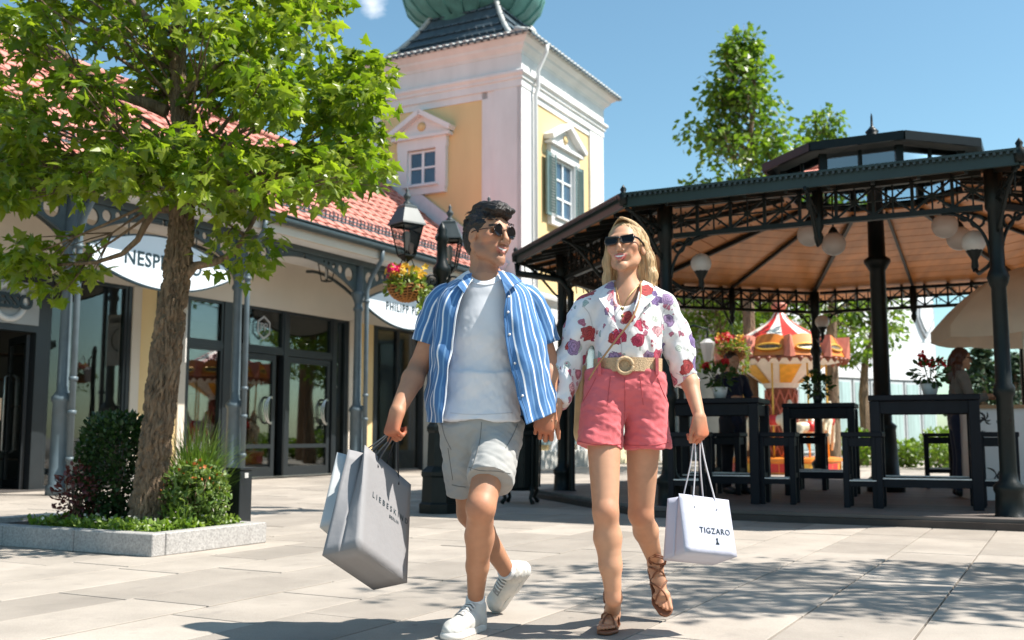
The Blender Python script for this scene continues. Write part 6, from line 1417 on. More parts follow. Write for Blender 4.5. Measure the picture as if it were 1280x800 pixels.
# ------------------------------------------------------------------ the man
D1 = 4.45
def m_(px, py, dd=0.): return P(px, py, D1+dd)
man = empty('person', (*m_(600, 545)[:2], 0), 0, 'man in open blue striped shirt and grey shorts carrying grey paper bags', 'person', 'couple walking hand in hand')
MO = np.array(man.location)
def rel(v): return np.asarray(v)-MO
hL, tL = G(601, 786), G(560, 800.); hL[2] = tL[2] = 0.; tL = hL+nrmz(tL-hL)*.285
tR = G(618, 765); tR[2] = .015; hR = P(656, 712, 4.93); hR = tR+nrmz(hR-tR)*.275
pA = shoe(None, hL, tL, (0, 0, 1))[0]; pB = shoe(None, hR, tR, (0, -.75, .66))[0]       # shoe frames: the ankles stand in them
S = Sculpt(.0036)
HM = Frame(m_(611, 297, .0), rotm(R(41), R(1), R(4)), 1.045)
head(S, HM, True)
neck0, neck1 = HM(0, .030, -.055), m_(606, 356, .03); S.cone(neck0, neck1, .058, .062, .02); S.cone(HM(0, -.01, -.085), m_(608, 350, -.03), .035, .04, .02)
S.cone(m_(606, 350, .04), m_(566, 370, .02), .055, .055, .03); S.cone(m_(606, 350, .04), m_(650, 369, .02), .055, .055, .03)
S.path([m_(606, 372, 0), m_(606, 420, 0), m_(602, 480, 0), m_(600, 515, 0)], [.12, .12, .11, .10], .04, flat=((0, 1, 0), .62))
RS, RE_, RW = m_(560, 376, .01), m_(524, 458, .03), m_(497, 513, -.14)
LS, LE, LW = m_(657, 375, .01), m_(686, 452, .05), m_(684, 508, -.05)
for a, b, c in ((RS, RE_, RW), (LS, LE, LW)):
    S.path([a, (a+b)/2, b], [.055, .052, .043], .02); S.path([b, b+(c-b)*.3, c], [.043, .047, .0315], .015)
gh = m_(487, 548, -.16)
tipsR, kR = hand(S, RW, gh-RW, (-.75, -.65, .1), 1, (1.25, 1.35, .75), 1.06, thumb=(.35, .85, -.25), tc_=.3)
tipsL, kL = hand(S, LW, m_(678, 546, -.06)-LW, (-.1, -1, .1), -1, (.75, 1.15, .6), 1.10, thumb=(.5, .8, -.3), tc_=.2)
hipR, hipL = m_(580, 540, .02), m_(622, 540, -.01)
kneR, ankR = m_(588, 641, .12), pB(.17, 0, .125); kneL, ankL = m_(601, 634, -.22), pA(.17, 0, .125)
S.path([hipR, kneR], [.070, .057], .03); S.path([kneR, kneR+(ankR-kneR)*.32, ankR], [.055, .053, .036], .02)
S.path([hipL, kneL], [.072, .059], .03); S.path([kneL, kneL+(ankL-kneL)*.3+[0, .02, 0], kneL+(ankL-kneL)*.62+[0, .008, 0], ankL], [.054, .057, .046, .033], .02)
S.ell(kneL+[0, -.022, .004], (.036, .030, .044), .02); S.ell(kneL+(ankL-kneL)*.3+[.016, .028, 0], (.034, .034, .09), .03)
S.cone(ankL, pA(.18, 0, .07), .032, .028, .004); S.cone(ankR, pB(.18, 0, .07), .032, .028, .004)
v, q = S.mesh(1)
tint = np.tile(np.array([.47, .232, .135]), (len(v), 1)); tint *= (1+.035*waves(v, [(6, 1, (1, 1, 1))], 9))[:, None].clip(.8, 1.15)
tint = blush(v, tint, [kneL+[0, -.05, 0], kneR, ankL, ankR, RE_, LE]+list(kR)+list(tipsR)+list(kL)+list(tipsL), .05); tint = head_tint(v, HM, None, np.array([.46, .17, .13]), np.array([.05, .03, .02]), tint, True)
link_mesh('body', np_mesh('body', rel(v), q, SKIN, attrs={'tint': ('FLOAT_COLOR', np.hstack([tint, np.ones((len(v), 1))]))}), man)
class RelEmpty: pass
def child_empty(name): e = empty(name); e.parent = man; return e
def shift(o, O): # meshes made in world coordinates under a person root
    o.location = tuple(-np.array(O)); return o
teeth(HM, man); shift(man.children[-1], MO)
# hair
def lock(g, H, root, d, L, r, curl, sd):
    gq = sd; p = np.array(root, float); d = nrmz(d); pts = [H(*p)]
    for i in range(5):
        d = nrmz(d+np.array(curl)*.35+gq.normal(size=3)*.12); p = p+d*L/5; pts.append(H(*p))
    g.tube(pts, [r*H.s*x for x in (.8, 1, .95, .8, .5, .12)], 5, smooth=True)
HAIR_M = mat('dark_brown_hair', (.018, .011, .008), .42, .4, 60, .5, 160, stretch=(1, 1, .3), spec=.5)
S = Sculpt(.0035); e = lambda c, r, k=.012, op='u': S.ell(HM(*c), np.array(r)*HM.s, k, HM.M, op)
e((0, .026, .044), (.083, .101, .091)); e((0, .055, -.01), (.074, .066, .075), .02); e((0, -.042, .112), (.056, .052, .034), .02); e((.022, -.078, .100), (.034, .030, .028), .015); e((-.026, -.070, .104), (.030, .034, .028), .015); e((.0, .02, .125), (.06, .07, .025), .02)
e((0, -.090, -.005), (.090, .062, .078), .008, 's'); e((0, -.06, -.10), (.12, .085, .075), .01, 's')
for s in (-1, 1): e((s*.088, .008, -.012), (.03, .026, .034), .006, 's')
S.cut(HM(0, .03, -.075), HM.M@np.array([0, 0, -1.]))
v, q = S.mesh(1); Lc = HM.inv(v); v = v+vnormals(v, q)*((waves(Lc*np.array([1, .35, 1]), [(26, .0035, (1, .5, 1)), (60, .0018, (1, .4, 1))], 4))*np.clip((Lc[:, 2]-.0)/.05, .15, 1))[:, None]
hair = link_mesh('hair', np_mesh('hair', rel(v), q, HAIR_M), man)
g = MB(); sd = np.random.RandomState(2)
for i in range(480):
    x = sd.uniform(-.062, .062); y = sd.uniform(-.085, .06); z = .040+.094*math.sqrt(max(.05, 1-(x/.085)**2-((y-.02)/.115)**2)); lock(g, HM, (x, y, z-.004), (x*3+.25, .55, .35), sd.uniform(.03, .055), sd.uniform(.0008, .0021), (.12, .45, -.5), sd)
for i in range(60):
    s = sd.choice([-1, 1]); y = sd.uniform(.05, .11); z = sd.uniform(.0, .08); x = s*.080*math.sqrt(max(.1, 1-((y-.026)/.11)**2)); lock(g, HM, (x, y, z), (-s*.1, .15, -.9), .022, .0028, (-s*.3, -.1, -.3), sd)
shift(g.build('locks', HAIR_M, hair), MO)
def glasses_round(H, parent, O):
    g = MB(); ln = MB()
    for s in (-1, 1):
        ring_ = [H(s*(.034+.0265*math.cos(t)), -.106+.010*abs(math.cos(t))*(1 if s*math.cos(t) > 0 else 0), .012+.0255*math.sin(t)) for t in np.linspace(0, 2*math.pi, 25)]
        g.tube(ring_, .0026, 5); ln.add(ring_[:-1], [tuple(range(24))]); g.tube([H(s*.058, -.094, .018), H(s*.075, -.06, .016), H(s*.083, .0, .012), H(s*.082, .03, .0)], .0022, 5)
    g.tube([H(-.011, -.106, .014), H(0, -.110, .020), H(.011, -.106, .014)], .002, 5)
    gl = shift(g.build('sunglasses', mat('tortoise_rim', (.03, .012, .006), .25, .4, 40), parent), O); ln.build('lenses', mat('black_lens', (.006, .006, .007), .22, .1, spec=.25), gl)
glasses_round(HM, man, MO)
# clothes
TS_ = fabric('white_tshirt', (.74, .74, .77), .85, .2, 380, wr=.06, wscale=9, stretch=(1, 1, .5))
S = Sculpt(.0045); Y1 = (0, 1, 0)
S.path([m_(607, 374, 0), m_(607, 415, -.01), m_(604, 470, 0), m_(602, 512, 0)], [.142, .150, .140, .146], .04, flat=(Y1, .66)); S.cone(m_(590, 358, .02), m_(560, 374, .02), .06, .06, .03); S.cone(m_(622, 358, .02), m_(655, 373, .02), .06, .06, .03); S.stub(m_(602, 490, 0), m_(601, 526, .0), .152, .172, .03, flat=(Y1, .76))
S.cone(m_(607, 336, .0), m_(606, 346, -.02), .070, .062, .008, 's'); v, q = S.mesh(2)
fold = waves(v, [(5, .0045, (1.3, .3, .25)), (14, .0018, (1, .3, .5)), (30, .0007, (1, .3, .6))], 12)*np.clip((m_(600, 380)[2]-v[:, 2])/.15, .15, 1); v = drape(v, q, fold); ts_o = link_mesh('t_shirt', np_mesh('t_shirt', rel(v), q, TS_), man)
seam(v, q, [[(586, 349), (594, 354), (606, 356), (618, 354), (627, 349)]], .0042, TS_, ts_o, MO, 'neck_rib', -.001); seam(v, q, [[(563, 516), (585, 518), (610, 518), (640, 516)]], .0014, mat('tshirt_seam', (.6, .6, .63), .9, .05), ts_o, MO)
STR = stripe_mat()
rows = {'FL': [(591, 349, -.080), (580, 366, -.120), (572, 392, -.145), (566, 430, -.16), (561, 480, -.160), (558, 529, -.165)],
 'S1': [(584, 347, -.045), (562, 362, -.085), (550, 390, -.115), (546, 430, -.125), (543, 480, -.12), (540, 528, -.125)],
 'SL': [(580, 344, .0), (552, 361, .0), (543, 388, .0), (538, 430, .0), (536, 480, .0), (532, 527, .0)],
 'BL': [(590, 340, .055), (562, 358, .095), (552, 388, .12), (550, 430, .125), (548, 480, .115), (545, 524, .115)],
 'BC': [(607, 338, .07), (607, 352, .125), (607, 388, .145), (607, 430, .145), (610, 480, .135), (612, 522, .135)],
 'BR': [(624, 340, .055), (652, 358, .095), (663, 388, .12), (668, 430, .125), (672, 480, .125), (676, 517, .125)],
 'SR': [(634, 343, .0), (663, 361, .0), (673, 388, .0), (682, 430, .0), (691, 480, .0), (695, 514, .0)],
 'S2': [(632, 346, -.045), (652, 363, -.085), (662, 391, -.115), (670, 430, -.13), (683, 482, -.12), (688, 518, -.11)],
 'FR': [(626, 349, -.080), (632, 368, -.120), (630, 392, -.150), (633, 430, -.165), (644, 482, -.172), (658, 531, -.175)]}
ctrl = [[m_(*rows[k][r]) for k in ('FL', 'S1', 'SL', 'BL', 'BC', 'BR', 'SR', 'S2', 'FR')] for r in range(6)]
Pt = grid_surface(ctrl, 60, 150); nr, nc = Pt.shape[:2]
mid = Pt[40]; u = np.concatenate([[0], np.cumsum(np.linalg.norm(np.diff(mid, axis=0), axis=1))]); vv = np.linspace(0, 1, nr); UV = np.stack([np.tile(u, (nr, 1)), np.tile(vv[:, None], (1, nc))], -1).reshape(-1, 2)
fn = np.cross(np.gradient(Pt, axis=0), np.gradient(Pt, axis=1)); fn /= np.linalg.norm(fn, axis=2)[..., None]+1e-9; fl = Pt.reshape(-1, 3)
w = (waves(fl, [(5, .010, (1.4, 1.0, .12)), (12, .004, (1.3, .8, .22))], 21)).reshape(nr, nc)*np.clip((vv[:, None]-.12)*2.2, 0, 1.1); Pt = Pt+fn*w[..., None]
shirt = sheet('striped_shirt', Pt-MO, STR, man, UV, .003)
for i in (14, 23, 32, 41, 50):
    for cc, w2 in ((-5, 1),): c = Pt[i, cc]-MO-np.array([0, .004, 0]); MB().lathe([(.0055, -.001), (.0055, .0012), (0, .0016)], 10).build('button', mat('pearl_button', (.7, .7, .72), .3, .05), shirt, tuple(c), (math.pi/2, 0, .2))
for cc in (3, -4): MB().tube((Pt[2:, cc]+fn[2:, cc]*.002*(-1)-MO), .0012, 4).build('placket_seam', mat('blue_seam', (.03, .09, .25), .9, .1), shirt)
def sleeve(pts, rad, name, parent, O, m, nst=14, ncirc=36, seed=1, amp=.004, uvs=True, sq=None, tilt=None):
    c = spline_pts(pts, nst); r = np.interp(np.linspace(0, 1, nst), np.linspace(0, 1, len(rad)), rad); t = np.gradient(c, axis=0); t /= np.linalg.norm(t, axis=1)[:, None]; out = []
    a0 = nrmz(np.cross(t[0], [0, 1, 0]))
    for i in range(nst):
        a = a0-t[i]*(a0@t[i]); a = nrmz(a); b = np.cross(t[i], a); th = np.linspace(0, 2*math.pi, ncirc, endpoint=True); out.append(c[i]+r[i]*(np.cos(th)[:, None]*a+np.sin(th)[:, None]*b*(sq or 1)))
    Pt = np.array(out); fl = Pt.reshape(-1, 3); rad_ = Pt-c[:, None, :]; rad_ /= np.linalg.norm(rad_, axis=2)[..., None]; Pt = Pt+rad_*(waves(fl, [(9, amp, (1, 1, .6)), (20, amp*.5, (1, 1, 1))], seed)).reshape(nst, ncirc)[..., None]; Pt[:, -1] = Pt[:, 0]
    UV = np.stack([np.tile(np.linspace(0, 2*math.pi*r.mean(), ncirc), (nst, 1)), np.tile(np.linspace(0, 1, nst)[:, None], (1, ncirc))], -1).reshape(-1, 2)
    return sheet(name, Pt-O, m, parent, UV, .003)
sleeve([m_(566, 366, .01), m_(551, 378, .01), m_(541, 402, .015), m_(532, 429, .02)], [.050, .060, .064, .064], 'sleeve', shirt, MO*0+MO, STR, seed=5); sleeve([m_(650, 366, .01), m_(664, 378, .01), m_(674, 402, .02), m_(684, 430, .03)], [.050, .060, .062, .060], 'sleeve', shirt, MO, STR, seed=6)
# camp collar
def lapels(polys, fn, O, m, parent):
    g = MB()
    for pts in polys: g.add([fn(*p)-O for p in pts], [tuple(range(len(pts)))])
    co = g.build('collar', m, parent); md = co.modifiers.new('t', 'SOLIDIFY'); md.thickness = .004
    ul = co.data.uv_layers.new(name='UVMap'); cov = np.array([x.co for x in co.data.vertices]); ul.data.foreach_set('uv', np.array([(cov[l.vertex_index][0]*.8+cov[l.vertex_index][2]*.5, 0) for l in co.data.loops], np.float32).ravel())
lapels([[(622, 339, -.055), (634, 341, -.075), (648, 354, -.125), (640, 359, -.150), (632, 368, -.165), (628, 352, -.115)], [(634, 341, -.075), (640, 343, -.06), (652, 352, -.105), (648, 354, -.125)]], m_, MO, STR, shirt)
lapels([[(590, 341, -.055), (582, 343, -.07), (572, 356, -.12), (577, 362, -.145), (580, 366, -.150), (588, 351, -.110)]], m_, MO, STR, shirt)
SHG = fabric('grey_shorts_cotton', (.36, .355, .34), .85, .3, 300, .10, wr=.15, wscale=14, stretch=(1, 1, 1.4))
S = Sculpt(.0045); S.stub(m_(578, 540, .01), m_(582, 617, .08), .100, .082, .004); S.stub(m_(623, 540, .0), m_(612, 602, -.17), .104, .096, .004); S.path([m_(600, 514, 0), m_(600, 524, 0)], [.140, .150], .035, flat=(Y1, .72)); S.cut(m_(601, 513, 0), (0, 0, 1)); v, q = S.mesh(2)
v = drape(v, q, waves(v, [(9, .0035, (1, 1, 1.0)), (22, .0014, (1, 1, 1.2))], 31)); sh_o = link_mesh('shorts', np_mesh('shorts', rel(v), q, SHG), man)
seam(v, q, [[(586, 584), (600, 588), (622, 589), (638, 592)], [(565, 606), (574, 608), (582, 609)], [(552, 528), (556, 545), (564, 562)], [(647, 530), (640, 546), (632, 560)], [(602, 528), (600, 550), (594, 574), (588, 588)], [(560, 560), (566, 600)]], .0016, mat('shorts_seam', (.19, .185, .175), .9, .1), sh_o, MO)
def place_shoe(heel_px, toe_px, up, ankle, parent, O):
    e = sneaker(parent, heel_px, toe_px, up, ankle); shift(e, O); shift(parent.children[-1], O) 
def fix_shoe(heel, toe, up, ank): 
    n0 = set(man.children); sneaker(man, heel, toe, up, ank)
    for c in set(man.children)-n0: shift(c, MO)
fix_shoe(hL, tL, (0, 0, 1), ankL)
fix_shoe(hR, tR, (0, -.75, .66), ankR)
# ------------------------------------------------------------------ the woman
D2 = 4.50
def w_(px, py, dd=0.): return P(px, py, D2+dd)
wom = empty('person', (*w_(780, 530)[:2], 0), 0, 'blonde woman in floral blouse and pink shorts holding a white paper bag', 'person', 'couple walking hand in hand')
WO = np.array(wom.location)
def wrel(v): return np.asarray(v)-WO
S = Sculpt(.0036)
HW = Frame(w_(782, 311, .0), rotm(R(-22), R(-7), R(-3)), .985)
head(S, HW, False)
S.cone(HW(0, .028, -.055), w_(787, 362, .03), .047, .050, .02); S.cone(HW(0, -.005, -.085), w_(785, 362, -.02), .03, .032, .02)
S.cone(w_(787, 362, .04), w_(738, 381, .02), .045, .042, .03); S.cone(w_(787, 362, .04), w_(826, 379, .02), .045, .042, .03)
S.path([w_(784, 385, 0), w_(784, 420, 0), w_(784, 460, 0), w_(781, 490, 0)], [.112, .110, .100, .105], .04, flat=(Y1, .68))
RS, RE_, RW = w_(734, 387, .01), w_(712, 455, .05), w_(695, 507, -.06)
LS, LE, LW = w_(830, 385, .01), w_(858, 462, .04), w_(874, 520, -.10)
for a, b, c in ((RS, RE_, RW), (LS, LE, LW)):
    S.path([a, (a+b)/2, b], [.045, .042, .036], .02); S.path([b, b+(c-b)*.3, c], [.036, .037, .024], .015)
gw = w_(880, 560, -.12)
tipsW, kW = hand(S, LW, gw-LW, (.55, -.8, .1), 1, (1.0, 1.2, .7), .92, thumb=(.45, .85, -.25), tc_=.25)
hand(S, RW, m_(681, 546, -.02)-RW, (.15, 1, .1), -1, (.95, 1.25, .6), .92, thumb=(.5, .8, -.2), tc_=.2)
hR_, hL_ = w_(754, 525, -.01), w_(805, 525, .01); kR_, aR_ = w_(757, 640, -.15), w_(767, 748, -.13); kL_, aL_ = w_(801, 643, .06), w_(819, 702, .33)
S.path([hR_, kR_], [.078, .053], .012); S.path([kR_, kR_+(aR_-kR_)*.3+[0, .015, 0], kR_+(aR_-kR_)*.62, aR_], [.049, .056, .045, .032], .02)
S.path([hL_, kL_], [.080, .053], .012); S.path([kL_, kL_+(aL_-kL_)*.34, aL_], [.050, .053, .033], .02); S.ell(kR_+[0, -.018, .004], (.032, .028, .042), .02); S.ell(kL_+[0, -.020, .0], (.034, .030, .042), .02)
# bare feet
def foot(heel, toe, up, ank, mir, sc=1.0):
    p, f, s, u, L = shoe(None, heel, toe, up); s = s*mir
    q_ = lambda a, b, c: np.array(heel)+f*a*L+s*b+u*c
    S.cone(ank, q_(.16, 0, .045), .032, .034, .02); S.cone(q_(.14, 0, .030), q_(.42, 0, .036), .029, .027, .02); S.cone(q_(.38, 0, .036), q_(.70, .004, .022), .030, .024, .02, flat=(u, .8)); S.cone(q_(.68, .022, .018), q_(.68, -.024, .016), .018, .016, .012)
    for i, (b, L2, r) in enumerate(((.028, .98, .0115), (.011, .99, .0085), (-.003, .95, .008), (-.016, .90, .0075), (-.028, .84, .007))): S.cone(q_(.72, b*.95, .016), q_(L2-.03, b, .012), r, r*.95, .004)
    return q_, f, s, u, L
ftR = G(757, 794); ftR[2] = .014; fhR = G(771, 777); fhR[2] = .014; fhR = ftR-nrmz(ftR-fhR)*.24; ftL = P(831, 766, 4.73); fhL = P(817, 707, 4.86); fhL = ftL+nrmz(fhL-ftL)*.235
QR = foot(fhR, ftR, (0, 0, 1), aR_, 1); QL = foot(fhL, ftL, (0, -.92, .4), aL_, -1)
v, q = S.mesh(1)
tint = np.tile(np.array([.54, .285, .172]), (len(v), 1)); tint *= (1+.03*waves(v, [(6, 1, (1, 1, 1))], 19))[:, None].clip(.85, 1.12)
tint = blush(v, tint, [kR_+[0, -.05, 0], kL_+[0, -.05, 0], aR_, aL_, LE, ftR, ftL]+list(kW)+list(tipsW), .05); tint = head_tint(v, HW, None, np.array([.58, .16, .14]), np.array([.2, .12, .06]), tint, False)
link_mesh('body', np_mesh('body', wrel(v), q, SKIN, attrs={'tint': ('FLOAT_COLOR', np.hstack([tint, np.ones((len(v), 1))]))}), wom)
n0 = set(wom.children); teeth(HW, wom); [shift(c, WO) for c in set(wom.children)-n0]
# hair: cap and long strands
HAIR_W = mat('blonde_hair', (.50, .325, .16), .38, .35, 90, .5, 200, stretch=(1, 1, .15), spec=.5)
S = Sculpt(.0036); e = lambda c, r, k=.012, op='u': S.ell(HW(*c), np.array(r)*HW.s, k, HW.M, op)
e((0, .022, .040), (.081, .101, .091)); e((0, .060, -.03), (.078, .060, .10), .03); e((0, .070, -.11), (.080, .045, .09), .03)
e((0, -.094, .0), (.074, .066, .104), .010, 's'); e((0, -.03, -.13), (.060, .075, .10), .012, 's')
S.path([HW(-.070, -.012, .03), HW(-.083, .012, -.05), HW(-.092, .03, -.13), HW(-.088, .03, -.20)], [.020, .024, .024, .014], .02); S.path([HW(.073, .03, .02), HW(.086, .050, -.05), HW(.092, .06, -.12), HW(.088, .05, -.18)], [.018, .026, .030, .02], .02)
v, q = S.mesh(1); Lc = HW.inv(v); v = v+vnormals(v, q)*waves(Lc*np.array([1, 1, .04]), [(45, .0016, (1, 1, .1)), (95, .0010, (1, 1, .1))], 8)[:, None]
hair = link_mesh('hair', np_mesh('hair', wrel(v), q, HAIR_W), wom)
g = MB(); sd = np.random.RandomState(6)
for i in range(760):
    s = sd.choice([-1, 1]); y0 = sd.uniform(-.07, .10); t = np.linspace(0, 1, 9); sp_ = sd.uniform(.985, 1.06); z0 = .131-.10*max(0, (y0-.02)/.1)**2*.4-.25*max(0, -.03-y0)
    pts = [HW(s*.002, y0, z0*sp_)]
    for k in range(1, 5): a = k/4*1.45; pts.append(HW(s*.083*sp_*math.sin(a)*math.sqrt(max(.15, 1-((y0-.02)/.13)**2)), (y0 if y0 > .0 else y0*(1-.3*k/4))+.012*k, .042+(z0-.042)*math.cos(a)*sp_))
    yb = max(y0, -.004 if s < 0 else .03)+.048+sd.normal()*.012; ln_ = sd.uniform(.10, .27) if s < 0 else sd.uniform(.10, .22); xx = s*(.084+sd.normal()*.006)
    for k in range(1, 6): pts.append(HW(xx+s*.004*math.sin(k*.6)+sd.normal()*.0012, yb*(.7+.3*min(1, k/3)), .02-(ln_+.02)*k/5+.0))
    g.tube(spline_pts(pts, 16), np.concatenate([np.full(11, .0019), np.linspace(.0018, .0005, 5)]), 4)
shift(g.build('strands', HAIR_W, hair), WO)
def glasses_rect(H, parent, O):
    g = MB(); ln = MB()
    for s in (-1, 1):
        sh_ = [(.008, .012), (.062, .020), (.064, .0), (.058, -.014), (.016, -.016), (.009, -.008)]; ring_ = [H(s*x, -.107+.010*(x/.06)**2, .010+z) for x, z in sh_]
        g.tube(ring_+[ring_[0]], .0042, 6); ln.add(ring_, [tuple(range(6))]); g.tube([H(s*.063, -.096, .022), H(s*.076, -.06, .020), H(s*.083, .0, .012), H(s*.081, .03, .0)], .0045, 6)
    g.tube([H(-.010, -.110, .014), H(0, -.114, .018), H(.010, -.110, .014)], .004, 6)
    gl = shift(g.build('sunglasses', mat('black_acetate', (.008, .006, .006), .18, .2, 30), parent), O); ln.build('lenses', MATS['black_lens'], gl)
glasses_rect(HW, wom, WO)
# white top, blouse
S = Sculpt(.0045); S.path([w_(785, 388, 0), w_(785, 420, -.01), w_(785, 458, 0)], [.125, .128, .115], .03, flat=(Y1, .74)); S.cone(w_(765, 375, .01), w_(750, 382, .01), .04, .04, .03); S.cone(w_(806, 374, .01), w_(820, 380, .01), .04, .04, .03)
S.cone(w_(787, 352, -.03), w_(782, 372, -.10), .055, .050, .01, 's'); v, q = S.mesh(1); link_mesh('white_top', np_mesh('white_top', wrel(v), q, fabric('white_top_cotton', (.76, .76, .77), .85, .2, 380, wr=.2)), wom)
FLO = floral_mat()
S = Sculpt(.0042); fl_ = (Y1, .76)
S.path([w_(784, 388, 0), w_(784, 420, -.01), w_(785, 445, 0)], [.138, .142, .134], .04, flat=fl_); S.cone(w_(785, 440, 0), w_(785, 456, 0), .136, .120, .02, flat=fl_)
S.cone(w_(770, 366, .03), w_(736, 384, .02), .052, .056, .03); S.cone(w_(802, 364, .03), w_(828, 381, .02), .052, .056, .03)
S.path([w_(734, 386, .01), w_(722, 415, .02), w_(713, 450, .04), w_(705, 480, .0)], [.054, .062, .070, .062], .03); S.stub(w_(705, 478, .0), w_(699, 503, -.035), .060, .040, .02)
S.path([w_(830, 384, .01), w_(842, 415, .02), w_(852, 445, .03)], [.054, .062, .068], .03); S.stub(w_(850, 440, .03), w_(857, 470, .025), .068, .060, .02); S.stub(w_(855, 466, .03), w_(859, 480, .02), .058, .055, .006)
S.cone(w_(786, 345, -.02), w_(782, 368, -.09), .068, .052, .01, 's'); S.path([w_(782, 368, -.14), w_(778, 395, -.17), w_(776, 420, -.17)], [.062, .048, .012], .01, 's')
v, q = S.mesh(2)
arm_ = np.abs(v[:, 0]-w_(784, 400)[0]) > .15
v = drape(v, q, waves(v, [(7, .007, (1.2, .8, .25)), (16, .0022, (1.2, .8, .3))], 33)*np.where(arm_, 1.3, 1)*np.clip((w_(784, 372)[2]-v[:, 2])/.1, .1, 1)); blo = link_mesh('floral_blouse', np_mesh('floral_blouse', wrel(v), q, FLO), wom)
seam(v, q, [[(776, 422), (777, 436), (778, 450)], [(728, 382), (736, 392), (741, 410)], [(836, 380), (829, 392), (826, 410)], [(845, 466), (856, 470), (868, 465)]], .0016, mat('blouse_seam', (.55, .53, .53), .9, .05), blo, WO)
# open collar
lapels([[(804, 351, -.02), (815, 356, -.045), (822, 369, -.085), (806, 384, -.135), (797, 372, -.115), (800, 358, -.06)], [(797, 372, -.117), (806, 384, -.137), (794, 404, -.158), (785, 416, -.158), (790, 395, -.148)]], w_, WO, FLO, wom)
lapels([[(768, 353, -.02), (757, 359, -.045), (748, 372, -.085), (757, 385, -.135), (766, 374, -.115), (767, 360, -.06)], [(766, 374, -.117), (757, 385, -.137), (766, 402, -.158), (775, 416, -.158), (768, 395, -.148)]], w_, WO, FLO, wom)
# pink shorts
PKS = fabric('pink_linen', (.66, .14, .155), .85, .45, 240, .10, wr=.12, wscale=16, stretch=(1, 1, 1.8))
S = Sculpt(.0045); S.stub(w_(757, 480, -.01), w_(749, 559, -.05), .092, .099, .002); S.stub(w_(806, 480, .0), w_(810, 561, .0), .092, .099, .002); S.path([w_(785, 460, 0), w_(782, 476, 0)], [.134, .152], .04, flat=(Y1, .74)); S.cut(w_(785, 459, 0), (0, 0, 1)); v, q = S.mesh(2)
v = drape(v, q, waves(v, [(9, .0035, (.9, .9, 1.2)), (24, .0014, (.8, .8, 1.4))], 41)); shp = link_mesh('shorts', np_mesh('shorts', wrel(v), q, PKS), wom)
seam(v, q, [[(721, 551), (740, 555), (760, 556), (777, 555)], [(782, 556), (800, 557), (820, 556), (836, 553)], [(781, 472), (781, 500), (780, 528)], [(763, 470), (761, 488), (759, 506)], [(800, 470), (802, 488), (804, 506)], [(745, 472), (738, 486), (729, 502)], [(822, 472), (827, 486), (834, 502)]], .0016, mat('pink_seam', (.46, .08, .09), .9, .1), shp, WO)
# belt with round buckle
BELT = mat('straw_belt', (.55, .38, .22), .7, .15, 120, .4, 200); g = MB(); rings = []
for z, o in ((466, .002), (466, .008), (449, .008), (449, .002)): c = w_(785, z, 0); rings.append([(c[0]-WO[0]+(.142+o)*math.cos(t), c[1]-WO[1]+(.142*.76+o)*math.sin(t), c[2]) for t in np.linspace(0, 2*math.pi, 49)[:-1]])
g.loft(rings+[rings[0]], smooth=False); bt = g.build('belt', BELT, wom)
g = MB(); c = w_(781, 457, -.124)-WO; g.tube([c+np.array([.033*math.cos(t), .0, .033*math.sin(t)]) for t in np.linspace(0, 2*math.pi, 25)], .008, 8); g.build('buckle', BELT, bt)
for px in (749, 821):
    c = w_(px, 458, -.085)-WO; g = MB(); g.box(c, (.006, .016, .036)); g.build('belt_loop', PKS, bt)
g = MB(); g.tube(spline_pts([w_(801, 352, -.04), w_(800, 372, -.115), w_(789, 400, -.158), (w_(770, 425, -.158)), w_(748, 455, -.135), w_(736, 475, -.09)], 24)-WO, .0045, 5); g.build('bag_strap', mat('tan_leather', (.40, .22, .10), .5, .1, 30), wom)
S = Sculpt(.006); S.path([w_(727, 462, .06), w_(724, 540, .07)], [.045, .05], .02, flat=((1, 0, 0), .5)); v, q = S.mesh(1); link_mesh('shoulder_bag', np_mesh('shoulder_bag', wrel(v), q, mat('pale_tan_leather', (.58, .42, .22), .5, .1, 20)), wom)
g = MB(); g.tube(spline_pts([w_(768, 352, -.03), w_(772, 368, -.10), w_(778, 386, -.128), w_(786, 370, -.11), w_(803, 352, -.03)], 20)-WO, .0018, 5); 
for z in (386, 395): g.lathe([(0, -.009), (.009, 0), (0, .009)], 8, w_(778, z, -.135)-WO)
g.build('necklace', mat('dull_gold', (.35, .24, .1), .35, .1, metal=.7), wom)
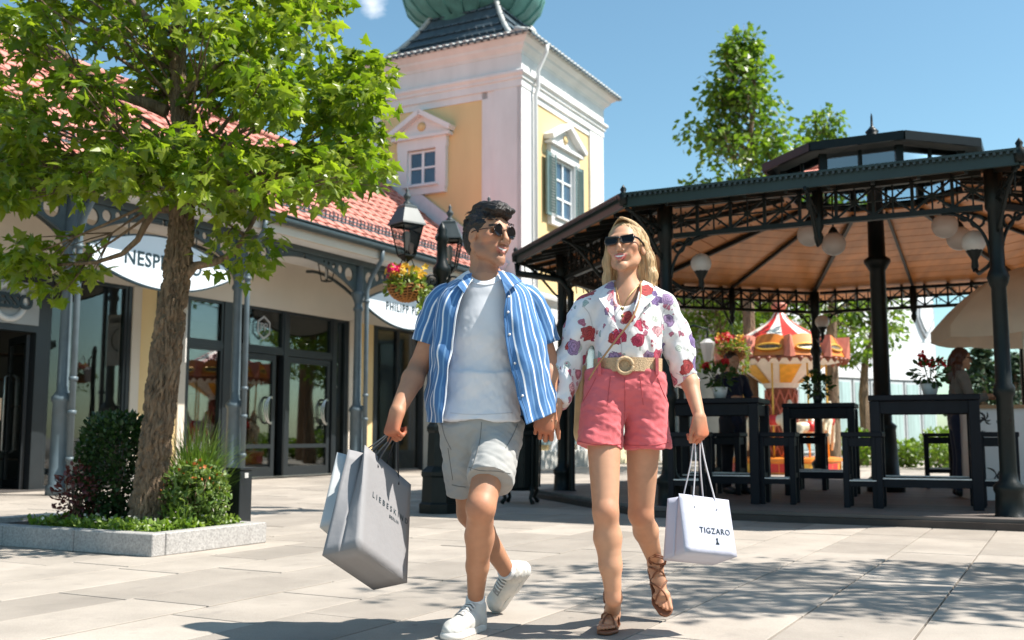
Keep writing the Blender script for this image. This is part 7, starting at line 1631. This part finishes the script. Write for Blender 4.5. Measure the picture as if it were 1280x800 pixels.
# strappy sandals
SAND = mat('brown_sandal', (.20, .075, .035), .5, .2, 30)
def sandal(Q, ank):
    q_, f, s, u, L = Q; e = empty('sandal'); e.parent = wom; e.location = tuple(-WO)
    S = Sculpt(.004); S.path([q_(.10, 0, -.006), q_(.42, .0, -.006), q_(.76, 0, -.006), q_(.92, .004, -.006)], [.033, .033, .043, .036], .02, flat=(u, 2)); S.cut(q_(0, 0, .003), u); S.cut(q_(0, 0, -.012), -u); v, q = S.mesh(1); link_mesh('sole', np_mesh('sole', v, q, SAND), e)
    def strap(pts): MB().tube(spline_pts([q_(*p) for p in pts], 14), .0042, 5).build('strap', SAND, e)
    strap([(.82, .02, .004), (.76, .016, .040), (.62, -.004, .058), (.46, -.034, .040), (.40, -.036, .004)]); strap([(.80, -.036, .004), (.72, -.022, .044), (.60, .004, .060), (.46, .034, .046), (.40, .036, .004)]); strap([(.42, -.036, .01), (.34, -.020, .070), (.26, .02, .086), (.16, .034, .06)]); strap([(.42, .036, .01), (.34, .020, .072), (.26, -.02, .086), (.16, -.034, .06)])
    for h in (.105, .122):
        c = np.array(q_(.16, 0, h)); ax = nrmz(np.array(ank)-q_(.16, 0, .04)); a = nrmz(np.cross(ax, s)); b = np.cross(ax, a); MB().tube([c+.037*(math.cos(t)*a+math.sin(t)*b)+ax*.008*math.sin(t) for t in np.linspace(0, 2*math.pi, 17)], .004, 5).build('ankle_strap', SAND, e)
sandal(QR, aR_); sandal(QL, aL_)
# ------------------------------------------------------------------ paper bags
def rodr(w):
    th = float(np.linalg.norm(w)); return np.array(Matrix.Rotation(th, 3, Vector(np.array(w)/th)))
def paper_bag(p, label, col, grp, hand_pt, handle_m, texts=(), crease=.35, seed=1, gcol=None):
    o, M, W_, H_, D_, tp = np.array(p[:3]), rodr(p[3:6]), p[6], p[7], p[8], p[9]; e = empty('paper_bag', o, 0, label, 'paper bag', grp); m = mat('paper_'+label[:14], col, .62, .04, 6, .10, 30, spec=.35, trans=.10)
    pt = lambda x, y, z: M@np.array([x, y, z]); gq = np.random.RandomState(seed)
    def panel(name, f, nu=10, nv=12, mm=m, amp=1.):
        P_ = np.array([[pt(*f(i/(nu-1), j/(nv-1))) for i in range(nu)] for j in range(nv)]); fl = P_.reshape(-1, 3); n = nrmz(np.cross(P_[0, -1]-P_[0, 0], P_[-1, 0]-P_[0, 0])); s = np.sin(np.linspace(0, math.pi, nu))[None, :]*np.sin(np.linspace(.3, math.pi, nv))[:, None]; P_ = P_+n*(waves(fl+seed, [(5, .0035, (1, 1, 1)), (12, .001, (1, 1, 1))], seed).reshape(nv, nu)*s*amp)[..., None]
        return sheet(name, P_, mm, e, None, .0016)
    panel('front_panel', lambda u, v: (W_*u, 0, -H_*v), amp=.2); panel('back_panel', lambda u, v: (W_*u, D_*(tp+(1-tp)*v), -H_*v))
    for x, s in ((0, 1), (W_, -1)):
        for half in (0, 1):
            def f(u, v, x=x, s=s, half=half):
                dd = D_*(tp+(1-tp)*v); fold = s*crease*D_*(1-v)**1.2; a = dd*(.5*half+.5*u); k = (u if half == 0 else 1-u); return (x+fold*k, a, -H_*v)
            panel('gusset', f, 6, 12)
    panel('bottom_panel', lambda u, v: (W_*u, D_*v, -H_), 6, 4)
    hp = np.array(hand_pt)-o
    for y in (0, D_*tp):
        a, b = pt(W_*.28, y, -.012), pt(W_*.72, y, -.012); t = np.linspace(0, 1, 14); q = hp+M@np.array([0, 0, .0]); pts = []
        MB().tube(spline_pts([pt(W_*.28, y-.003, -.05), a, a*.45+q*.55+[0, 0, .004], q+M@np.array([-.012, 0, .004]), q+M@np.array([.012, 0, .004]), b*.45+q*.55+[0, 0, .004], b, pt(W_*.72, y-.003, -.05)], 30), .0032, 6).build('handle', handle_m, e)
    for txt, size, cx, cz, sp in texts:
        tm = text_mesh(txt, size, SIGN_K, .0004, 'CENTER', sp); tm.transform(Matrix.Rotation(math.pi/2, 4, 'X')); x = link_mesh('lettering', tm, e); x.matrix_local = Matrix([[*M[0], 0], [*M[1], 0], [*M[2], 0], [0, 0, 0, 1]])@Matrix.Translation((cx*W_, -.0022, -cz*H_))
    return e
BP = [-.5921, 4.2152, .7842, -.489, .2841, 1.1141, .3768, .4428, .1567, .5]
hp_ = (np.array(tipsR).mean(0)+np.array(kR).mean(0))/2
paper_bag(BP, 'large grey paper shopping bag with dark cord handles and small lettering', (.29, .28, .285), 'shopping bags carried by the couple', hp_, mat('black_cord', (.02, .02, .025), .7, .1), (('LIEBESKIND', .034, .58, .42, 1.7), ('BERLIN', .020, .66, .50, 1.2)), seed=2)
BP2 = list(BP); BP2[0] -= .085; BP2[1] += .17; BP2[2] -= .02; BP2[6] = .30; BP2[7] = .33; BP2[5] += .12; BP2[8] = .12
paper_bag(BP2, 'smaller pale grey paper bag carried behind the large grey one', (.56, .57, .57), 'shopping bags carried by the couple', hp_, mat('grey_cord', (.25, .25, .26), .7, .1), seed=5)
hw_ = (np.array(tipsW).mean(0)+np.array(kW).mean(0))/2
WB = [.687, 4.3376, .5849, -.3565, .0425, .5303, .2679, .2412, .1499, .5]
wb = paper_bag(WB, 'white paper shopping bag hanging from the hand of the woman', (.54, .55, .65), 'shopping bags carried by the couple', hw_, mat('white_cord', (.70, .68, .72), .7, .05), (('TIGZARO', .034, .62, .60, 1.15),), seed=8, crease=.2)
M_ = rodr(WB[3:6]); g = MB(); g.lathe([(.011, 0), (.004, .009), (.003, .018), (.006, .022), (.0, .028)], 8, sy=.1); x = g.build('emblem', SIGN_K, wb); x.matrix_local = Matrix([[*M_[0], 0], [*M_[1], 0], [*M_[2], 0], [0, 0, 0, 1]])@Matrix.Translation((.64*WB[6], -.0025, -.82*WB[7]))
# ------------------------------------------------------------------ people at the bar tables
def bystander(loc, yaw, H, label, top, pants, hairm, female, arms, lean=0.):
    k = H/1.76; e = empty('person', loc, yaw, label, 'person', 'guests standing under the pavilion'); S = Sculpt(.009); c = lambda *p: np.array(p)*k
    Hd = Frame(c(0, -.02-lean, 1.63), rotm(0, R(8), 0), 1.0*k); head(S, Hd, not female); S.cone(Hd(0, .03, -.06), c(0, .0-lean*.8, 1.46), .05, .055, .02)
    S.path([c(0, -lean*.7, 1.38), c(0, -lean*.4, 1.15), c(0, 0, .95)], [.13, .12, .13], .04, flat=((0, 1, 0), .7))
    for s in (-1, 1):
        el, wr = arms; sh = c(s*.19, -lean*.7, 1.40); S.path([sh, c(s*.25, -.06-lean, el)], [.05, .04], .03); S.cone(c(s*.25, -.06-lean, el), c(s*.14, wr-lean, el+.06), .038, .028, .02); hand(S, c(s*.14, wr-lean, el+.06), c(-s*.2, -1, .0), (0, 0, 1), s, (.4, .5, .3), 1.0)
        S.path([c(s*.09, 0, .92), c(s*.10, -.02, .50), c(s*.10, .02, .09)], [.085, .06, .04], .03); S.cone(c(s*.10, .03, .06), c(s*.11, -.14, .03), .04, .032, .02)
    v, q = S.mesh(1); tint = np.tile(np.array([.46, .25, .16]), (len(v), 1)); link_mesh('body', np_mesh('body', v, q, SKIN, attrs={'tint': ('FLOAT_COLOR', np.hstack([tint, np.ones((len(v), 1))]))}), e)
    S = Sculpt(.010); S.path([c(0, -lean*.7, 1.36), c(0, -lean*.4, 1.15), c(0, 0, .90)], [.155, .145, .155], .04, flat=((0, 1, 0), .74))
    for s in (-1, 1): S.cone(c(s*.06, -lean*.75, 1.45), c(s*.19, -lean*.7, 1.41), .055, .06, .03); S.path([c(s*.19, -lean*.7, 1.40), c(s*.25, -.06-lean, arms[0])], [.062, .055], .02); S.stub(c(s*.25, -.06-lean, arms[0]), c(s*.16, arms[1]*.85-lean, arms[0]+.05), .052, .042, .02)
    S.cone(c(0, -.05-lean, 1.56), c(0, -.04-lean, 1.47), .07, .06, .01, 's'); v, q = S.mesh(1); v = drape(v, q, waves(v, [(8, .006, (1, 1, .6))], 3)); link_mesh('jacket' if not female else 'sweater', np_mesh('top', v, q, top), e)
    S = Sculpt(.010); S.path([c(0, 0, .96), c(0, 0, .90)], [.135, .14], .03, flat=((0, 1, 0), .78))
    for s in (-1, 1): S.path([c(s*.09, 0, .90), c(s*.10, -.02, .50)], [.10, .075], .02); S.stub(c(s*.10, -.02, .50), c(s*.10, .02, .07), .072, .06, .02)
    v, q = S.mesh(1); link_mesh('trousers', np_mesh('trousers', v, q, pants), e)
    for s in (-1, 1):
        S = Sculpt(.008); S.cone(c(s*.10, .03, .055), c(s*.115, -.16, .04), .05, .042, .02); S.cut((0, 0, 0.002), (0, 0, -1)); v, q = S.mesh(1); link_mesh('shoe', np_mesh('shoe', v, q, FRAME), e)
    S = Sculpt(.008); S.ell(Hd(0, .028, .044), np.array((.084, .102, .092))*k, .01, Hd.M); S.ell(Hd(0, .06, -.01), np.array((.075, .06, .08))*k, .02, Hd.M)
    if female:
        S.path([Hd(-.06, .03, .02), Hd(-.085, .05, -.10), Hd(-.09, .06, -.26)], [.035, .045, .03], .03); S.path([Hd(.06, .03, .02), Hd(.085, .05, -.10), Hd(.09, .06, -.26)], [.035, .045, .03], .03); S.cone(Hd(0, .09, -.02), Hd(0, .11, -.26), .07, .06, .03)
    S.ell(Hd(0, -.088, -.01), np.array((.07, .06, .085))*k, .01, Hd.M, 's'); v, q = S.mesh(1); v = drape(v, q, waves(v*np.array([1, 1, .3]), [(30, .003, (1, 1, .3))], 5)); link_mesh('hair', np_mesh('hair', v, q, hairm), e)
    if female: glasses_rect(Hd, e, (0, 0, 0))
    return e
bx_ = (911-640)/F_PX*13.2*1.012
bystander((bx_, 13.2, .101), R(25), 1.78, 'man in dark navy jacket standing behind the geranium table', fabric('navy_jacket', (.012, .016, .035), .8), fabric('dark_trousers', (.02, .02, .025), .85), HAIR_M, False, (1.12, -.25))
bystander(((1188-640)/F_PX*12.6*1.012, 12.6, .101), R(78), 1.78, 'long haired woman in grey sweater and jeans at the kiosk counter', fabric('grey_sweater', (.17, .155, .14), .9), fabric('blue_jeans', (.03, .04, .075), .85), mat('auburn_hair', (.06, .018, .010), .4, .3, 60), True, (1.12, -.28), .06)
